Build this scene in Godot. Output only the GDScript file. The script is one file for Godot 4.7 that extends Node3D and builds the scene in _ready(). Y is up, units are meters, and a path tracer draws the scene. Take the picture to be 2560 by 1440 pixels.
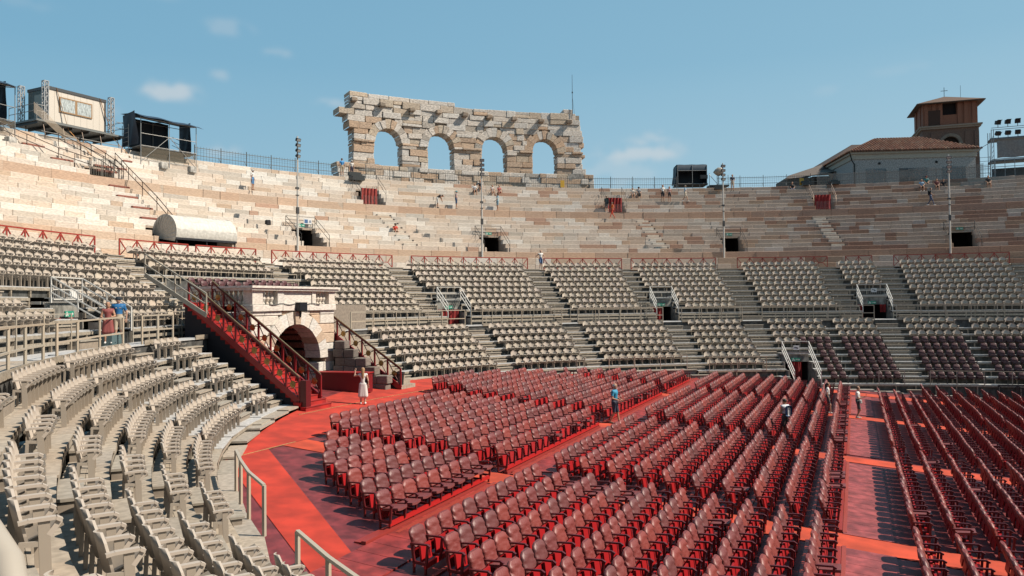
extends Node3D
# An ancient stone amphitheatre set out with folding seats, seen from the walkway of its south side.

const RA := 41.437   # half axes of the oval at the kerb of the seating, metres
const RB := 29.008
const EYE := Vector3(-17.327, 6.4, 33.553)
var rng := RandomNumberGenerator.new()
var taken := {}
var mats := {}

func _ready() -> void:
	rng.seed = 7
	make_camera()
	make_sky()
	make_materials()
	floor_deck()
	lower_terrace()
	upper_terrace()
	stone_terrace()
	ruined_wall()
	gate()
	tier_seats()
	floor_seats()
	railings()
	vomitories()
	rim()
	distant_buildings()
	poles()
	props()
	people()

# ---------------------------------------------------------------- camera, light, air
func make_camera() -> void:
	var cam := Camera3D.new()
	cam.name = "camera"
	add_child(cam)
	cam.transform = Transform3D(Basis(Vector3(0.91282, -0.010623, -0.408225), Vector3(0.017901, 0.999742, 0.014011), Vector3(0.407971, -0.020097, 0.912774)).orthonormalized(), EYE)
	cam.fov = 41.19
	cam.near = 0.1
	cam.far = 900.0

func make_sky() -> void:
	var sun := DirectionalLight3D.new()
	sun.name = "sun"
	add_child(sun)
	var el := deg_to_rad(SUN_EL)
	var hz := Vector2(0.965, -0.262)
	var toward := Vector3(hz.x * cos(el), sin(el), hz.y * cos(el))
	sun.look_at_from_position(toward * 50.0, Vector3.ZERO, Vector3.UP)
	sun.light_energy = SUN_ENERGY
	sun.light_color = Color(1.0, 0.945, 0.87)
	sun.light_angular_distance = 0.5
	sun.shadow_enabled = true
	var noise := FastNoiseLite.new()
	noise.seed = 11
	noise.frequency = 0.011
	noise.fractal_octaves = 5
	var w := 1536
	var h := 768
	var im := Image.create(w, h, false, Image.FORMAT_RGBF)
	# small clouds: azimuth from north to west in degrees, elevation, half width, half height, strength
	var puffs := [[48.0, 14.5, 1.7, 0.55, 0.8], [52.5, 12.5, 1.2, 0.6, 0.22], [41.0, 17.6, 0.9, 0.25, 0.3], [44.5, 19.0, 1.5, 0.45, 0.28], [37.2, 14.5, 1.2, 0.25, 0.4], [45.0, 15.8, 0.6, 0.3, 0.4], [44.8, 10.8, 1.1, 0.5, 0.45], [49.8, 20.5, 2.0, 0.3, 0.16],
		[14.6, 11.0, 2.7, 0.75, 0.75], [13.2, 11.9, 0.9, 0.5, 0.5], [17.5, 9.6, 1.6, 0.5, 0.25], [16.2, 9.6, 2.6, 1.4, 0.28], [1.5, 14.2, 1.6, 0.3, 0.12], [-3.0, 15.0, 1.5, 0.3, 0.1], [57.0, 18.8, 2.2, 0.35, 0.12], [-60.0, 24.0, 6.0, 1.5, 0.4], [120.0, 18.0, 7.0, 1.6, 0.4], [-140.0, 22.0, 8.0, 2.0, 0.4]]
	for y in h:
		var elev := 90.0 - (y + 0.5) * 180.0 / h
		var e := clampf(elev / 90.0, 0.0, 1.0)
		var base := SKY_LOW.lerp(SKY_MID, clampf(elev / 17.0, 0.0, 1.0))
		base = base.lerp(SKY_TOP, clampf((elev - 15.0) / 35.0, 0.0, 1.0))
		if elev < 0.0:
			base = SKY_LOW.lerp(Color(0.16, 0.13, 0.10), clampf(-elev / 6.0, 0.0, 1.0))
		for x in w:
			# the first column looks north, along -z
			var az := (x + 0.5) * 360.0 / w   # degrees east of north
			if az > 180.0: az -= 360.0
			var wst := -az
			# the air is clearer and deeper away from the sun
			var deep := maxf(0.0, 0.5 - 0.5 * cos(deg_to_rad(wst + 75.0))) * clampf(elev / 8.0, 0.0, 1.0)
			var c := base.lerp(Color(base.r * 0.60, base.g * 0.77, base.b * 0.86), deep)
			if elev > 5.0 and elev < 34.0:
				var m := 0.0
				for p in puffs:
					var dx: float = (wst - p[0]) / p[2]
					var dy: float = (elev - p[1]) / p[3]
					var r := dx * dx + dy * dy
					if r < 5.0:
						var nn := noise.get_noise_2d(wst * 34.0, elev * 60.0) * 1.6 + 0.35
						m = maxf(m, p[4] * smoothstep(0.0, 0.8, exp(-r * 0.8) * (0.55 + nn) - 0.08))
				if m > 0.0:
					c = c.lerp(CLOUD, clampf(m, 0.0, 1.0) * 0.75)
			im.set_pixel(x, y, c)
	var sky := Sky.new()
	var pano := PanoramaSkyMaterial.new()
	pano.panorama = ImageTexture.create_from_image(im)
	sky.sky_material = pano
	var env := Environment.new()
	env.background_mode = Environment.BG_SKY
	env.sky = sky
	env.background_energy_multiplier = SKY_ENERGY
	env.tonemap_mode = Environment.TONE_MAPPER_LINEAR
	env.tonemap_exposure = EXPOSURE
	env.sdfgi_enabled = true
	env.ssao_enabled = true
	env.ssil_enabled = true
	var we := WorldEnvironment.new()
	we.name = "world_environment"
	we.environment = env
	add_child(we)

const SUN_EL := 46.0
const SUN_ENERGY := 1.6
const SKY_ENERGY := 0.50
const EXPOSURE := 1.62
const SKY_LOW := Color(0.66, 0.85, 0.93)
const SKY_MID := Color(0.39, 0.66, 0.84)
const SKY_TOP := Color(0.19, 0.42, 0.64)
const CLOUD := Color(0.80, 0.84, 0.86)

# ---------------------------------------------------------------- naming
func numbered(called: String) -> String:
	var k: int = taken.get(called, -1) + 1
	taken[called] = k
	return called if k == 0 else "%s_%03d" % [called, k]

func tag(o: Node, label: String, category := "", group := "", kind := "") -> Node:
	if label: o.set_meta("label", label)
	if category: o.set_meta("category", category)
	if group: o.set_meta("group", group)
	if kind: o.set_meta("kind", kind)
	return o

func thing(called: String, label: String, category: String, x := Transform3D(), group := "") -> Node3D:
	var o := Node3D.new()
	o.name = numbered(called)
	add_child(o)
	o.transform = x
	tag(o, label, category, group)
	return o

func obj(called: String, m: Mesh, mat: Material, parent: Node = self, x := Transform3D()) -> MeshInstance3D:
	var o := MeshInstance3D.new()
	o.name = numbered(called) if parent == self else called
	o.mesh = m
	o.material_override = mat
	parent.add_child(o, true)
	o.transform = x
	return o

func ordinal(k: int) -> String:
	var words := ["zeroth", "first", "second", "third", "fourth", "fifth", "sixth", "seventh", "eighth", "ninth", "tenth", "eleventh", "twelfth"]
	if k < words.size(): return words[k]
	return "%d%s" % [k, "st" if k % 10 == 1 and k != 11 else ("nd" if k % 10 == 2 else ("rd" if k % 10 == 3 else "th"))]

# ---------------------------------------------------------------- mesh builder
class MB:
	var v := PackedVector3Array()
	var n := PackedVector3Array()
	var c := PackedColorArray()
	var col := Color(0.6, 0.6, 0.6)
	func tri(a: Vector3, b: Vector3, d: Vector3) -> void:   # counter-clockwise seen from outside
		var m := (b - a).cross(d - a).normalized()
		v.append(a); v.append(d); v.append(b)
		for i in 3:
			n.append(m); c.append(col)
	func quad(a: Vector3, b: Vector3, d: Vector3, e: Vector3) -> void:
		var m := (d - a).cross(e - b).normalized()
		v.append(a); v.append(d); v.append(b); v.append(a); v.append(e); v.append(d)
		for i in 6:
			n.append(m); c.append(col)
	func smooth(a: Array, nn: Array) -> void:   # quad with corner normals
		for i in [0, 2, 1, 0, 3, 2]:
			v.append(a[i]); n.append(nn[i]); c.append(col)
	func box(x: Transform3D, s: Vector3, faces := 63) -> void:   # bits: +x -x +y -y +z -z
		var h := s * 0.5
		var p := []
		for i in 8:
			p.append(x * Vector3(h.x if i & 1 else -h.x, h.y if i & 2 else -h.y, h.z if i & 4 else -h.z))
		if faces & 1: quad(p[1], p[3], p[7], p[5])
		if faces & 2: quad(p[0], p[4], p[6], p[2])
		if faces & 4: quad(p[2], p[6], p[7], p[3])
		if faces & 8: quad(p[0], p[1], p[5], p[4])
		if faces & 16: quad(p[4], p[5], p[7], p[6])
		if faces & 32: quad(p[0], p[2], p[3], p[1])
	func slab(a: Vector3, b: Vector3) -> void:   # axis-parallel box between two corners
		box(Transform3D(Basis(), (a + b) * 0.5), (b - a).abs())
	func rock(x: Transform3D, s: Vector3, b: float, g: RandomNumberGenerator, wob := 0.012) -> void:   # a worn block: chamfered, its corners pushed about
		var h := s * 0.5
		var q := []
		for i in 8:
			q.append(Vector3(h.x if i & 1 else -h.x, h.y if i & 2 else -h.y, h.z if i & 4 else -h.z) + Vector3(g.randf_range(-wob, wob), g.randf_range(-wob, wob), g.randf_range(-wob, wob)))
		var f := [[1, 3, 7, 5, Vector3(1, 0, 0)], [0, 4, 6, 2, Vector3(-1, 0, 0)], [2, 6, 7, 3, Vector3(0, 1, 0)], [0, 1, 5, 4, Vector3(0, -1, 0)], [4, 5, 7, 6, Vector3(0, 0, 1)]]
		var inset := {}
		for k in f.size():
			var m: Vector3 = f[k][4]
			var cr := []
			for j in 4:
				var p: Vector3 = q[f[k][j]]
				var d := Vector3(signf(p.x), signf(p.y), signf(p.z)) - m
				cr.append(x * (p - d * b))
				inset[[f[k][j], k]] = x * (p - d * b)
			quad(cr[0], cr[1], cr[2], cr[3])
		# chamfer strips between neighbouring faces
		for e in [[2, 4, 6, 7], [3, 4, 4, 5], [0, 4, 5, 7], [1, 4, 4, 6], [0, 2, 3, 7], [1, 2, 2, 6]]:
			var a1: Vector3 = inset[[e[2], e[0]]]
			var a2: Vector3 = inset[[e[3], e[0]]]
			var b1: Vector3 = inset[[e[2], e[1]]]
			var b2: Vector3 = inset[[e[3], e[1]]]
			var mid := x * Vector3.ZERO
			var nn := (a2 - a1).cross(b1 - a1)
			if nn.dot((a1 + b2) * 0.5 - mid) > 0: quad(a1, a2, b2, b1)
			else: quad(a1, b1, b2, a2)
		for k8 in [4, 5, 6, 7]:
			var ks := []
			for k in f.size():
				if inset.has([k8, k]): ks.append(inset[[k8, k]])
			if ks.size() == 3:
				var m2: Vector3 = (ks[1] - ks[0]).cross(ks[2] - ks[0])
				if m2.dot(ks[0] - x * Vector3.ZERO) > 0: tri(ks[0], ks[1], ks[2])
				else: tri(ks[0], ks[2], ks[1])
	func tube(pts: Array, r: float, k := 6, r2 := -1.0) -> void:
		var rings := []
		for i in pts.size():
			var d: Vector3 = (pts[mini(i + 1, pts.size() - 1)] - pts[maxi(i - 1, 0)]).normalized()
			var u := d.cross(Vector3.UP if absf(d.y) < 0.95 else Vector3.RIGHT).normalized()
			var w := d.cross(u)
			var rr := r if r2 < 0.0 else lerpf(r, r2, float(i) / (pts.size() - 1))
			var ring := []
			for j in k:
				var a := TAU * j / k
				var o := u * cos(a) + w * sin(a)
				ring.append([pts[i] + o * rr, o])
			rings.append(ring)
		for i in pts.size() - 1:
			for j in k:
				var j2 := (j + 1) % k
				smooth([rings[i][j][0], rings[i][j2][0], rings[i + 1][j2][0], rings[i + 1][j][0]], [rings[i][j][1], rings[i][j2][1], rings[i + 1][j2][1], rings[i + 1][j][1]])
		for e in [0, pts.size() - 1]:
			for j in range(1, k - 1):
				if e == 0: tri(rings[e][0][0], rings[e][j + 1][0], rings[e][j][0])
				else: tri(rings[e][0][0], rings[e][j][0], rings[e][j + 1][0])
	func bar(a: Vector3, b: Vector3, w: float, h: float) -> void:   # rectangular bar, h measured upwards
		var z := (b - a)
		var l := z.length()
		z = z / l
		var x := Vector3.UP.cross(z)
		if x.length() < 0.01: x = Vector3.RIGHT
		x = x.normalized()
		box(Transform3D(Basis(x, z.cross(x), z), (a + b) * 0.5), Vector3(w, h, l))
	func lathe(prof: Array, x: Transform3D, k := 10) -> void:   # [r, y] from bottom to top
		for i in prof.size() - 1:
			for j in k:
				var a := TAU * j / k
				var b := TAU * (j + 1) / k
				var r0: float = prof[i][0]
				var r1: float = prof[i + 1][0]
				var y0: float = prof[i][1]
				var y1: float = prof[i + 1][1]
				var sl := (r0 - r1) / maxf(absf(y1 - y0), 0.001)
				var na := Vector3(cos(a), sl, sin(a)).normalized()
				var nb := Vector3(cos(b), sl, sin(b)).normalized()
				smooth([x * Vector3(r0 * cos(a), y0, r0 * sin(a)), x * Vector3(r1 * cos(a), y1, r1 * sin(a)), x * Vector3(r1 * cos(b), y1, r1 * sin(b)), x * Vector3(r0 * cos(b), y0, r0 * sin(b))], [x.basis * na, x.basis * na, x.basis * nb, x.basis * nb])
	func grid(p: Array, closed := false, flip := false) -> void:   # smooth sheet through rows of points
		var hh := p.size()
		var ww: int = p[0].size()
		var nm := []
		for i in hh:
			var row := []
			for j in ww:
				var l: int = (j - 1 + ww) % ww if closed else maxi(j - 1, 0)
				var r: int = (j + 1) % ww if closed else mini(j + 1, ww - 1)
				var dx: Vector3 = p[i][r] - p[i][l]
				var dy: Vector3 = p[mini(i + 1, hh - 1)][j] - p[maxi(i - 1, 0)][j]
				var m := dx.cross(dy).normalized()
				row.append(-m if flip else m)
			nm.append(row)
		for i in hh - 1:
			for j in (ww if closed else ww - 1):
				var j2 := (j + 1) % ww
				if flip: smooth([p[i][j], p[i + 1][j], p[i + 1][j2], p[i][j2]], [nm[i][j], nm[i + 1][j], nm[i + 1][j2], nm[i][j2]])
				else: smooth([p[i][j], p[i][j2], p[i + 1][j2], p[i + 1][j]], [nm[i][j], nm[i][j2], nm[i + 1][j2], nm[i + 1][j]])
	func poly(pts: Array, y: Callable, up := true) -> void:   # flat polygon of Vector2 (x, z)
		var pk := PackedVector2Array(pts)
		var ids := Geometry2D.triangulate_polygon(pk)
		for i in range(0, ids.size(), 3):
			var q := []
			for j in 3:
				var p2 := pk[ids[i + j]]
				q.append(Vector3(p2.x, y.call(p2.x), p2.y))
			if ((q[1] - q[0]).cross(q[2] - q[0])).y > 0: tri(q[0], q[1], q[2])
			else: tri(q[0], q[2], q[1])
	func add(o: MB, x: Transform3D, keep := true) -> void:
		for i in o.v.size():
			v.append(x * o.v[i]); n.append((x.basis * o.n[i]).normalized()); c.append(o.c[i] if keep else col)
	func mesh() -> ArrayMesh:
		var a := []
		a.resize(Mesh.ARRAY_MAX)
		a[Mesh.ARRAY_VERTEX] = v
		a[Mesh.ARRAY_NORMAL] = n
		a[Mesh.ARRAY_COLOR] = c
		var m := ArrayMesh.new()
		m.add_surface_from_arrays(Mesh.PRIMITIVE_TRIANGLES, a)
		return m

func boxm(s: Vector3, col: Color) -> ArrayMesh:
	var m := MB.new()
	m.col = col
	m.box(Transform3D(), s)
	return m.mesh()

func grey(k: float) -> Color:
	return Color(k, k, k)

func vary(c: Color, by := 0.12, warm := 0.04) -> Color:
	var k := 1.0 + rng.randf_range(-by, by)
	var w := rng.randf_range(-warm, warm)
	return Color(c.r * k * (1.0 + w), c.g * k, c.b * k * (1.0 - w))

# ---------------------------------------------------------------- materials
func noise_tex(freq: float, dark: float, light: float, sd: int, oct := 4, size := 512, kind := FastNoiseLite.TYPE_SIMPLEX_SMOOTH) -> NoiseTexture2D:
	var f := FastNoiseLite.new()
	f.noise_type = kind
	f.seed = sd
	f.frequency = freq
	f.fractal_octaves = oct
	var t := NoiseTexture2D.new()
	t.width = size
	t.height = size
	t.seamless = true
	t.noise = f
	var g := Gradient.new()
	g.offsets = PackedFloat32Array([0.2, 0.8])
	g.colors = PackedColorArray([Color(dark, dark, dark), Color(light, light, light)])
	t.color_ramp = g
	return t

func bump_tex(freq: float, strength: float, sd: int, size := 512) -> NoiseTexture2D:
	var f := FastNoiseLite.new()
	f.seed = sd
	f.frequency = freq
	f.fractal_octaves = 5
	var t := NoiseTexture2D.new()
	t.width = size
	t.height = size
	t.seamless = true
	t.noise = f
	t.as_normal_map = true
	t.bump_strength = strength
	return t

func material(called: String, rough: float, tex: Texture2D = null, scale := Vector3.ONE, metal := 0.0, normal: Texture2D = null, nscale := 1.0, world := true) -> StandardMaterial3D:
	var m := StandardMaterial3D.new()
	m.vertex_color_use_as_albedo = true
	m.albedo_color = Color(0.70, 0.70, 0.70).linear_to_srgb()
	m.roughness = rough
	m.metallic = metal
	if tex or normal:
		m.uv1_triplanar = true
		m.uv1_world_triplanar = world
		m.uv1_scale = scale
	if tex: m.albedo_texture = tex
	if normal:
		m.normal_enabled = true
		m.normal_texture = normal
		m.normal_scale = nscale
	mats[called] = m
	return m

func make_materials() -> void:
	var blotch := noise_tex(0.012, 0.74, 1.0, 3, 5)
	var streak := noise_tex(0.02, 0.66, 1.0, 5, 5)
	var rough_n := bump_tex(0.03, 6.0, 9)
	material("stone", 0.93, noise_tex(0.010, 0.86, 1.0, 21, 4, 1024), Vector3(0.30, 0.95, 0.30))
	material("ruin", 0.95, noise_tex(0.012, 0.70, 1.0, 23, 5, 1024), Vector3(0.35, 0.6, 0.35), 0.0, rough_n, 0.25)
	material("cream", 0.62, noise_tex(0.014, 0.78, 1.0, 27, 5), Vector3(0.8, 0.8, 0.8))
	material("board", 0.78, noise_tex(0.012, 0.86, 1.0, 29, 5), Vector3(0.8, 0.8, 0.8))
	material("seat", 0.5)
	material("cover", 0.5, null, Vector3.ONE, 0.0, bump_tex(0.02, 5.0, 41, 256), 0.5, false).uv1_scale = Vector3(2, 2, 2)
	material("lacquer", 0.42)
	material("carpet", 0.95, noise_tex(0.006, 0.80, 1.0, 43, 6, 1024), Vector3(0.12, 0.12, 0.12))
	material("deck", 0.55, noise_tex(0.01, 0.70, 1.0, 45, 6, 1024), Vector3(0.16, 0.16, 0.16))
	material("panel", 0.8, noise_tex(0.01, 0.6, 1.0, 47, 4), Vector3(0.5, 0.25, 0.5))
	material("metal", 0.45, null, Vector3.ONE, 0.55)
	material("paint", 0.45)
	material("brass", 0.38, null, Vector3.ONE, 0.85)
	material("cloth", 0.85, streak, Vector3(1.2, 0.3, 1.2))
	material("tarp", 0.6, noise_tex(0.01, 0.86, 1.0, 57, 3), Vector3(0.7, 0.7, 0.7))
	material("brick", 0.9, noise_tex(0.03, 0.6, 1.0, 53, 5), Vector3(0.5, 0.5, 0.5))
	material("skin", 0.7)
	material("void", 0.95)
	material("hair", 0.7)
	var net := material("net", 0.9)
	net.transparency = BaseMaterial3D.TRANSPARENCY_ALPHA
	net.albedo_color = Color(0.85, 0.85, 0.85, 0.45)
	var pane := material("pane", 0.08)
	pane.metallic_specular = 0.7

# ---------------------------------------------------------------- the oval
const BULGE := [[1.9, 1.7], [2.10, 1.15], [2.2, 0.77], [2.3, 0.32], [2.41, -0.05], [2.55, -0.25], [2.66, -0.4], [2.75, -0.65], [2.81, -0.75], [2.9, -0.85], [3.05, -0.5], [3.2, 0.0]]

func bulge(t: float) -> float:   # the seating is not a true oval: how far its lower rows stand out of it
	if t <= 1.9 or t >= 3.2: return 0.0 if t >= 3.2 else maxf(0.0, 1.7 - (1.9 - t) * 3.0)
	for i in BULGE.size() - 1:
		if t <= BULGE[i + 1][0]: return lerpf(BULGE[i][1], BULGE[i + 1][1], (t - BULGE[i][0]) / (BULGE[i + 1][0] - BULGE[i][0]))
	return 0.0

func ring2(t: float, d: float) -> Vector2:
	if d < 9.5 and t < 3.2 and t > 1.3:
		var lift := 0.5 * clampf((2.33 - t) / 0.05, 0.0, 1.0)
		var f := clampf((d + lift) / 0.5, 0.0, 1.0) if t < 2.41 else 1.0
		d += bulge(t) * f * clampf((9.5 - d) / 2.5, 0.0, 1.0)
	var n := Vector2(cos(t) / RA, sin(t) / RB).normalized()
	return Vector2(RA * cos(t) + d * n.x, RB * sin(t) + d * n.y)

func ring(t: float, d: float, h: float) -> Vector3:
	var p := ring2(t, d)
	if t > 2.55 and t < 3.1 and d < 6.5 and h > 1.7 and h < 5.2: h += 0.12 * clampf((t - 2.6) / 0.2, 0.0, 1.0)
	return Vector3(p.x, h, p.y)

func ringx(t: float, d: float, h: float) -> Transform3D:   # x along the oval, y up, z inwards
	var e := (ring2(t + 0.004, d) - ring2(t - 0.004, d)).normalized()
	var g := Vector3(e.x, 0, e.y)
	return Transform3D(Basis(g, Vector3.UP, g.cross(Vector3.UP)), ring(t, d, h))

func speed(t: float, d: float) -> float:   # metres per unit of t
	return ring2(t - 0.005, d).distance_to(ring2(t + 0.005, d)) / 0.01

func strip(m: MB, t0: float, t1: float, d0: float, h0: float, d1: float, h1: float, step := 0.02) -> void:
	var k := maxi(1, ceili((t1 - t0) / step))
	for i in k:
		var a := lerpf(t0, t1, float(i) / k)
		var b := lerpf(t0, t1, float(i + 1) / k)
		m.quad(ring(a, d0, h0), ring(a, d1, h1), ring(b, d1, h1), ring(b, d0, h0))

func spans(t0: float, t1: float, holes: Array) -> Array:   # what is left of [t0, t1] between the holes
	var out := []
	var at := t0
	var hs := holes.duplicate()
	hs.sort_custom(func(p, q): return p[0] < q[0])
	for h in hs:
		if h[1] <= at or h[0] >= t1: continue
		if h[0] > at: out.append([at, h[0]])
		at = maxf(at, h[1])
	if at < t1: out.append([at, t1])
	return out

func fy(x: float) -> float:   # the sloping wooden floor
	return -1.2015 - 0.07854 * x

func low_d(k: int) -> float: return 0.5 + 0.74 * k
func low_h(k: int) -> float: return 1.96 + 0.455 * k
func up_d(k: int) -> float: return 7.0 + 0.75 * k
func up_h(k: int) -> float: return 5.52 + 0.447 * k
const WALK_H := 4.86
const LOW_STAIRS := [[2.1, 2.14], [2.255, 2.295], [2.365, 2.41], [2.738, 2.782], [2.855, 2.905], [3.235, 3.335], [3.55, 3.588], [3.757, 3.791], [3.964, 4.001], [4.117, 4.154], [4.350, 4.387], [4.62, 4.655]]
const LOW_GAPS := [[2.55, 2.565], [4.262, 4.27], [4.482, 4.492]]
const UP_STAIRS := [[2.745, 2.79], [3.032, 3.076], [3.2856, 3.3118], [3.502, 3.538], [3.764, 3.796], [3.948, 3.968], [4.128, 4.167], [4.305, 4.337], [4.400, 4.433], [4.608, 4.64]]
const UP_DOORS := [[2.81, 2.865], [3.543, 3.592], [3.968, 4.012], [4.343, 4.394]]   # rows 0 to 3 left out
const GATE_GAP := [2.905, 3.235]
const BOX_GAP := [3.078, 3.325]   # rows 0 to 5 left out, above the gate
const LOW_DOOR := [4.154, 4.205]  # rows below 1 left out

# ---------------------------------------------------------------- the sloping floor
func floor_deck() -> void:
	var deck := Color(0.27, 0.04, 0.045)
	var m := MB.new()
	m.col = deck
	var ir := []
	for i in 120:
		var t := TAU * i / 120.0
		ir.append(ring2(t, 3.0 if t > 2.88 and t < 3.26 else (0.05 if t > 2.2 and t < 3.98 else -0.1)))
	m.poly(ir, fy)
	var base := obj("floor", m.mesh(), mats.deck)
	tag(base, "sloping burgundy timber deck that carries the red seating", "floor", "", "structure")
	# orange-red carpet round the seating
	var cr := MB.new()
	cr.col = Color(0.60, 0.047, 0.020)
	var up := func(x): return fy(x) + 0.012
	var outer := []
	for i in 61:
		outer.append(ring2(lerpf(2.555, 4.05, i / 60.0), 0.03))
	var inner := []
	for i in 12: inner.append(ring2(lerpf(4.05, 3.62, i / 11.0), -2.2))
	inner += [Vector2(-35.5, -12.0), Vector2(-35.45, 13.2)]
	cr.poly(outer + inner, up)
	cr.poly([Vector2(-35.6, 15.1), Vector2(-35.6, 13.15), Vector2(-20.0, 25.5), Vector2(-12.0, 28.0), Vector2(-12.0, 31.0), Vector2(-20.5, 26.0)], func(x): return fy(x) + 0.016)
	tag(obj("carpet", cr.mesh(), mats.carpet), "orange red carpet laid round the edge of the seating deck", "carpet", "", "structure")
	# cross aisles, carpet strips running towards the stage
	var zs := [[-22.9, -21.3], [-11.5, -10.4], [0.32, 1.42], [11.35, 12.6], [22.6, 23.8]]
	var where := ["nearest the far stand", "second from the far stand", "through the middle of the seating", "nearest but one to the near stand", "nearest the near stand"]
	for i in zs.size():
		var s := MB.new()
		s.col = Color(0.66, 0.075, 0.028)
		var z0: float = zs[i][0]
		var z1: float = zs[i][1]
		var x0 := -35.4 if i < 4 else -21.0
		if i == 0: x0 = -26.0
		for k in 24:
			var a := lerpf(x0, 12.0, k / 24.0)
			var b := lerpf(x0, 12.0, (k + 1) / 24.0)
			s.quad(Vector3(a, fy(a) + 0.02, z1), Vector3(b, fy(b) + 0.02, z1), Vector3(b, fy(b) + 0.02, z0), Vector3(a, fy(a) + 0.02, z0))
		tag(obj("aisle_carpet", s.mesh(), mats.carpet), "orange carpet strip crossing the red seat rows, " + where[i], "carpet", "cross aisle carpets", "structure")
	for q in [[Vector2(-35.44, 14.6), Vector2(-35.44, 11.9)], [Vector2(-38.6, 7.9), Vector2(-38.6, 2.0)], [Vector2(-38.6, 2.0), Vector2(-37.9, -7.2)]]:
		var t := MB.new()
		t.col = Color(0.62, 0.33, 0.14)
		t.bar(Vector3(q[0].x, fy(q[0].x) + 0.022, q[0].y), Vector3(q[1].x, fy(q[1].x) + 0.022, q[1].y), 0.05, 0.012)
		var nm := ["beside the corner of the seating", "behind the woman in white", ""]
		tag(obj("carpet_seam", t.mesh(), mats.cloth), "tan tape seam across the orange carpet " + ("near the left railing" if q[0].y > 10 else ("behind the woman in white" if q[0].y > 5 else "right of the woman in white")), "tape", "carpet seams", "structure")
	# boardwalk aisles: boards across, a raised red kerb on the upper side
	var names := ["boardwalk between the left and the middle seat block", "boardwalk between the middle and the right seat block"]
	for a in 2:
		var x0: float = [-27.5, -17.72][a]
		var x1: float = [-26.2, -16.5][a]
		var n := thing("boardwalk", ["orange tinted ", "dusty pink red "][a] + names[a], "boardwalk")
		n.set_meta("kind", "structure")
		var rest := MB.new()
		var z := 21.5 if a == 0 else 25.5
		var ang := atan(-0.07854)
		var variants := []
		for v in 4:
			variants.append(boxm(Vector3(x1 - x0, 0.03, 0.585), vary(Color(0.40, 0.048, 0.042) if a == 0 else Color(0.43, 0.085, 0.085), 0.07)))
		while z > -26.0:
			z -= 0.6
			var skip := false
			for q in zs:
				if z > q[0] - 0.25 and z < q[1] + 0.25: skip = true
			if skip: continue
			var xm := (x0 + x1) * 0.5
			obj("plank", variants[rng.randi() % 4], mats.deck, n, Transform3D(Basis(Vector3(0, 0, 1), ang), Vector3(xm, fy(xm) + 0.02, z)))
		var kerb := MB.new()
		kerb.col = Color(0.32, 0.04, 0.035)
		for s in [[1.5, 11.25], [12.75, 19.0 if a == 0 else 22.4], [-10.3, 0.2], [-21.2, -11.6]]:
			kerb.slab(Vector3(x0 - 0.14, fy(x0) - 0.02, s[0]), Vector3(x0 - 0.02, fy(x0) + 0.09, s[1]))
			kerb.slab(Vector3(x0 - 0.34, fy(x0) - 0.02, s[0]), Vector3(x0 - 0.18, fy(x0) + 0.06, s[1]))
		obj("kerb", kerb.mesh(), mats.lacquer, n)

func seat_rows() -> Array:
	var xs := []
	for k in range(11, -1, -1): xs.append(-27.9 - 0.87 * k)
	for k in 10: xs.append(-25.85 + 0.85 * k)
	for k in 19: xs.append(-16.02 + 0.9 * k)
	return xs

# ---------------------------------------------------------------- seating terraces
func low_first(t: float) -> int:
	if t < 2.1: return -2
	if t < 2.275: return -1
	if t < 3.982: return 0
	if t < 4.136: return -1
	return -3

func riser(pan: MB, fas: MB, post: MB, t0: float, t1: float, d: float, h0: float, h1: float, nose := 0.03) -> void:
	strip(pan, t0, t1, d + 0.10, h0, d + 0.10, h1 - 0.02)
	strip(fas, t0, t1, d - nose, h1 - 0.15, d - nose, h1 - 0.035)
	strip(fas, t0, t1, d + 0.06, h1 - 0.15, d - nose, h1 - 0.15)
	var sp := speed((t0 + t1) * 0.5, d)
	var k := maxi(1, roundi((t1 - t0) * sp / 1.3))
	for i in k + 1:
		var t := lerpf(t0, t1, float(i) / k)
		post.box(ringx(t, d + 0.03, (h0 + h1 - 0.15) * 0.5), Vector3(0.075, h1 - 0.15 - h0, 0.09))

func treads(n: Node3D, rest: MB, quota: Array, t0: float, t1: float, d0: float, d1: float, h: float, nose := 0.03) -> void:
	var sp := speed((t0 + t1) * 0.5, d0)
	var k := maxi(1, roundi((t1 - t0) * sp / 2.1))
	for i in k:
		var t := lerpf(t0, t1, (i + 0.5) / k)
		var len := (t1 - t0) * speed(t, (d0 + d1) * 0.5) / k
		for s in 2:
			var a := lerpf(d0 - nose, d1, s * 0.5)
			var b := lerpf(d0 - nose, d1, (s + 1) * 0.5)
			var m := MB.new()
			m.col = vary(Color(0.50, 0.425, 0.34), 0.08, 0.03)
			var x := ringx(t, (a + b) * 0.5, h - 0.02 + rng.randf_range(-0.003, 0.003))
			var size := Vector3(len - 0.008, 0.045, b - a - 0.008)
			if quota[0] > 0 and ring(t, d0, h).distance_to(EYE) < 27.0 and t > 2.02:
				quota[0] -= 1
				m.box(Transform3D(), size)
				obj("tread_board", m.mesh(), mats.board, n, x)
			else:
				rest.box(x, size, 63 - 8)
	
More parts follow.
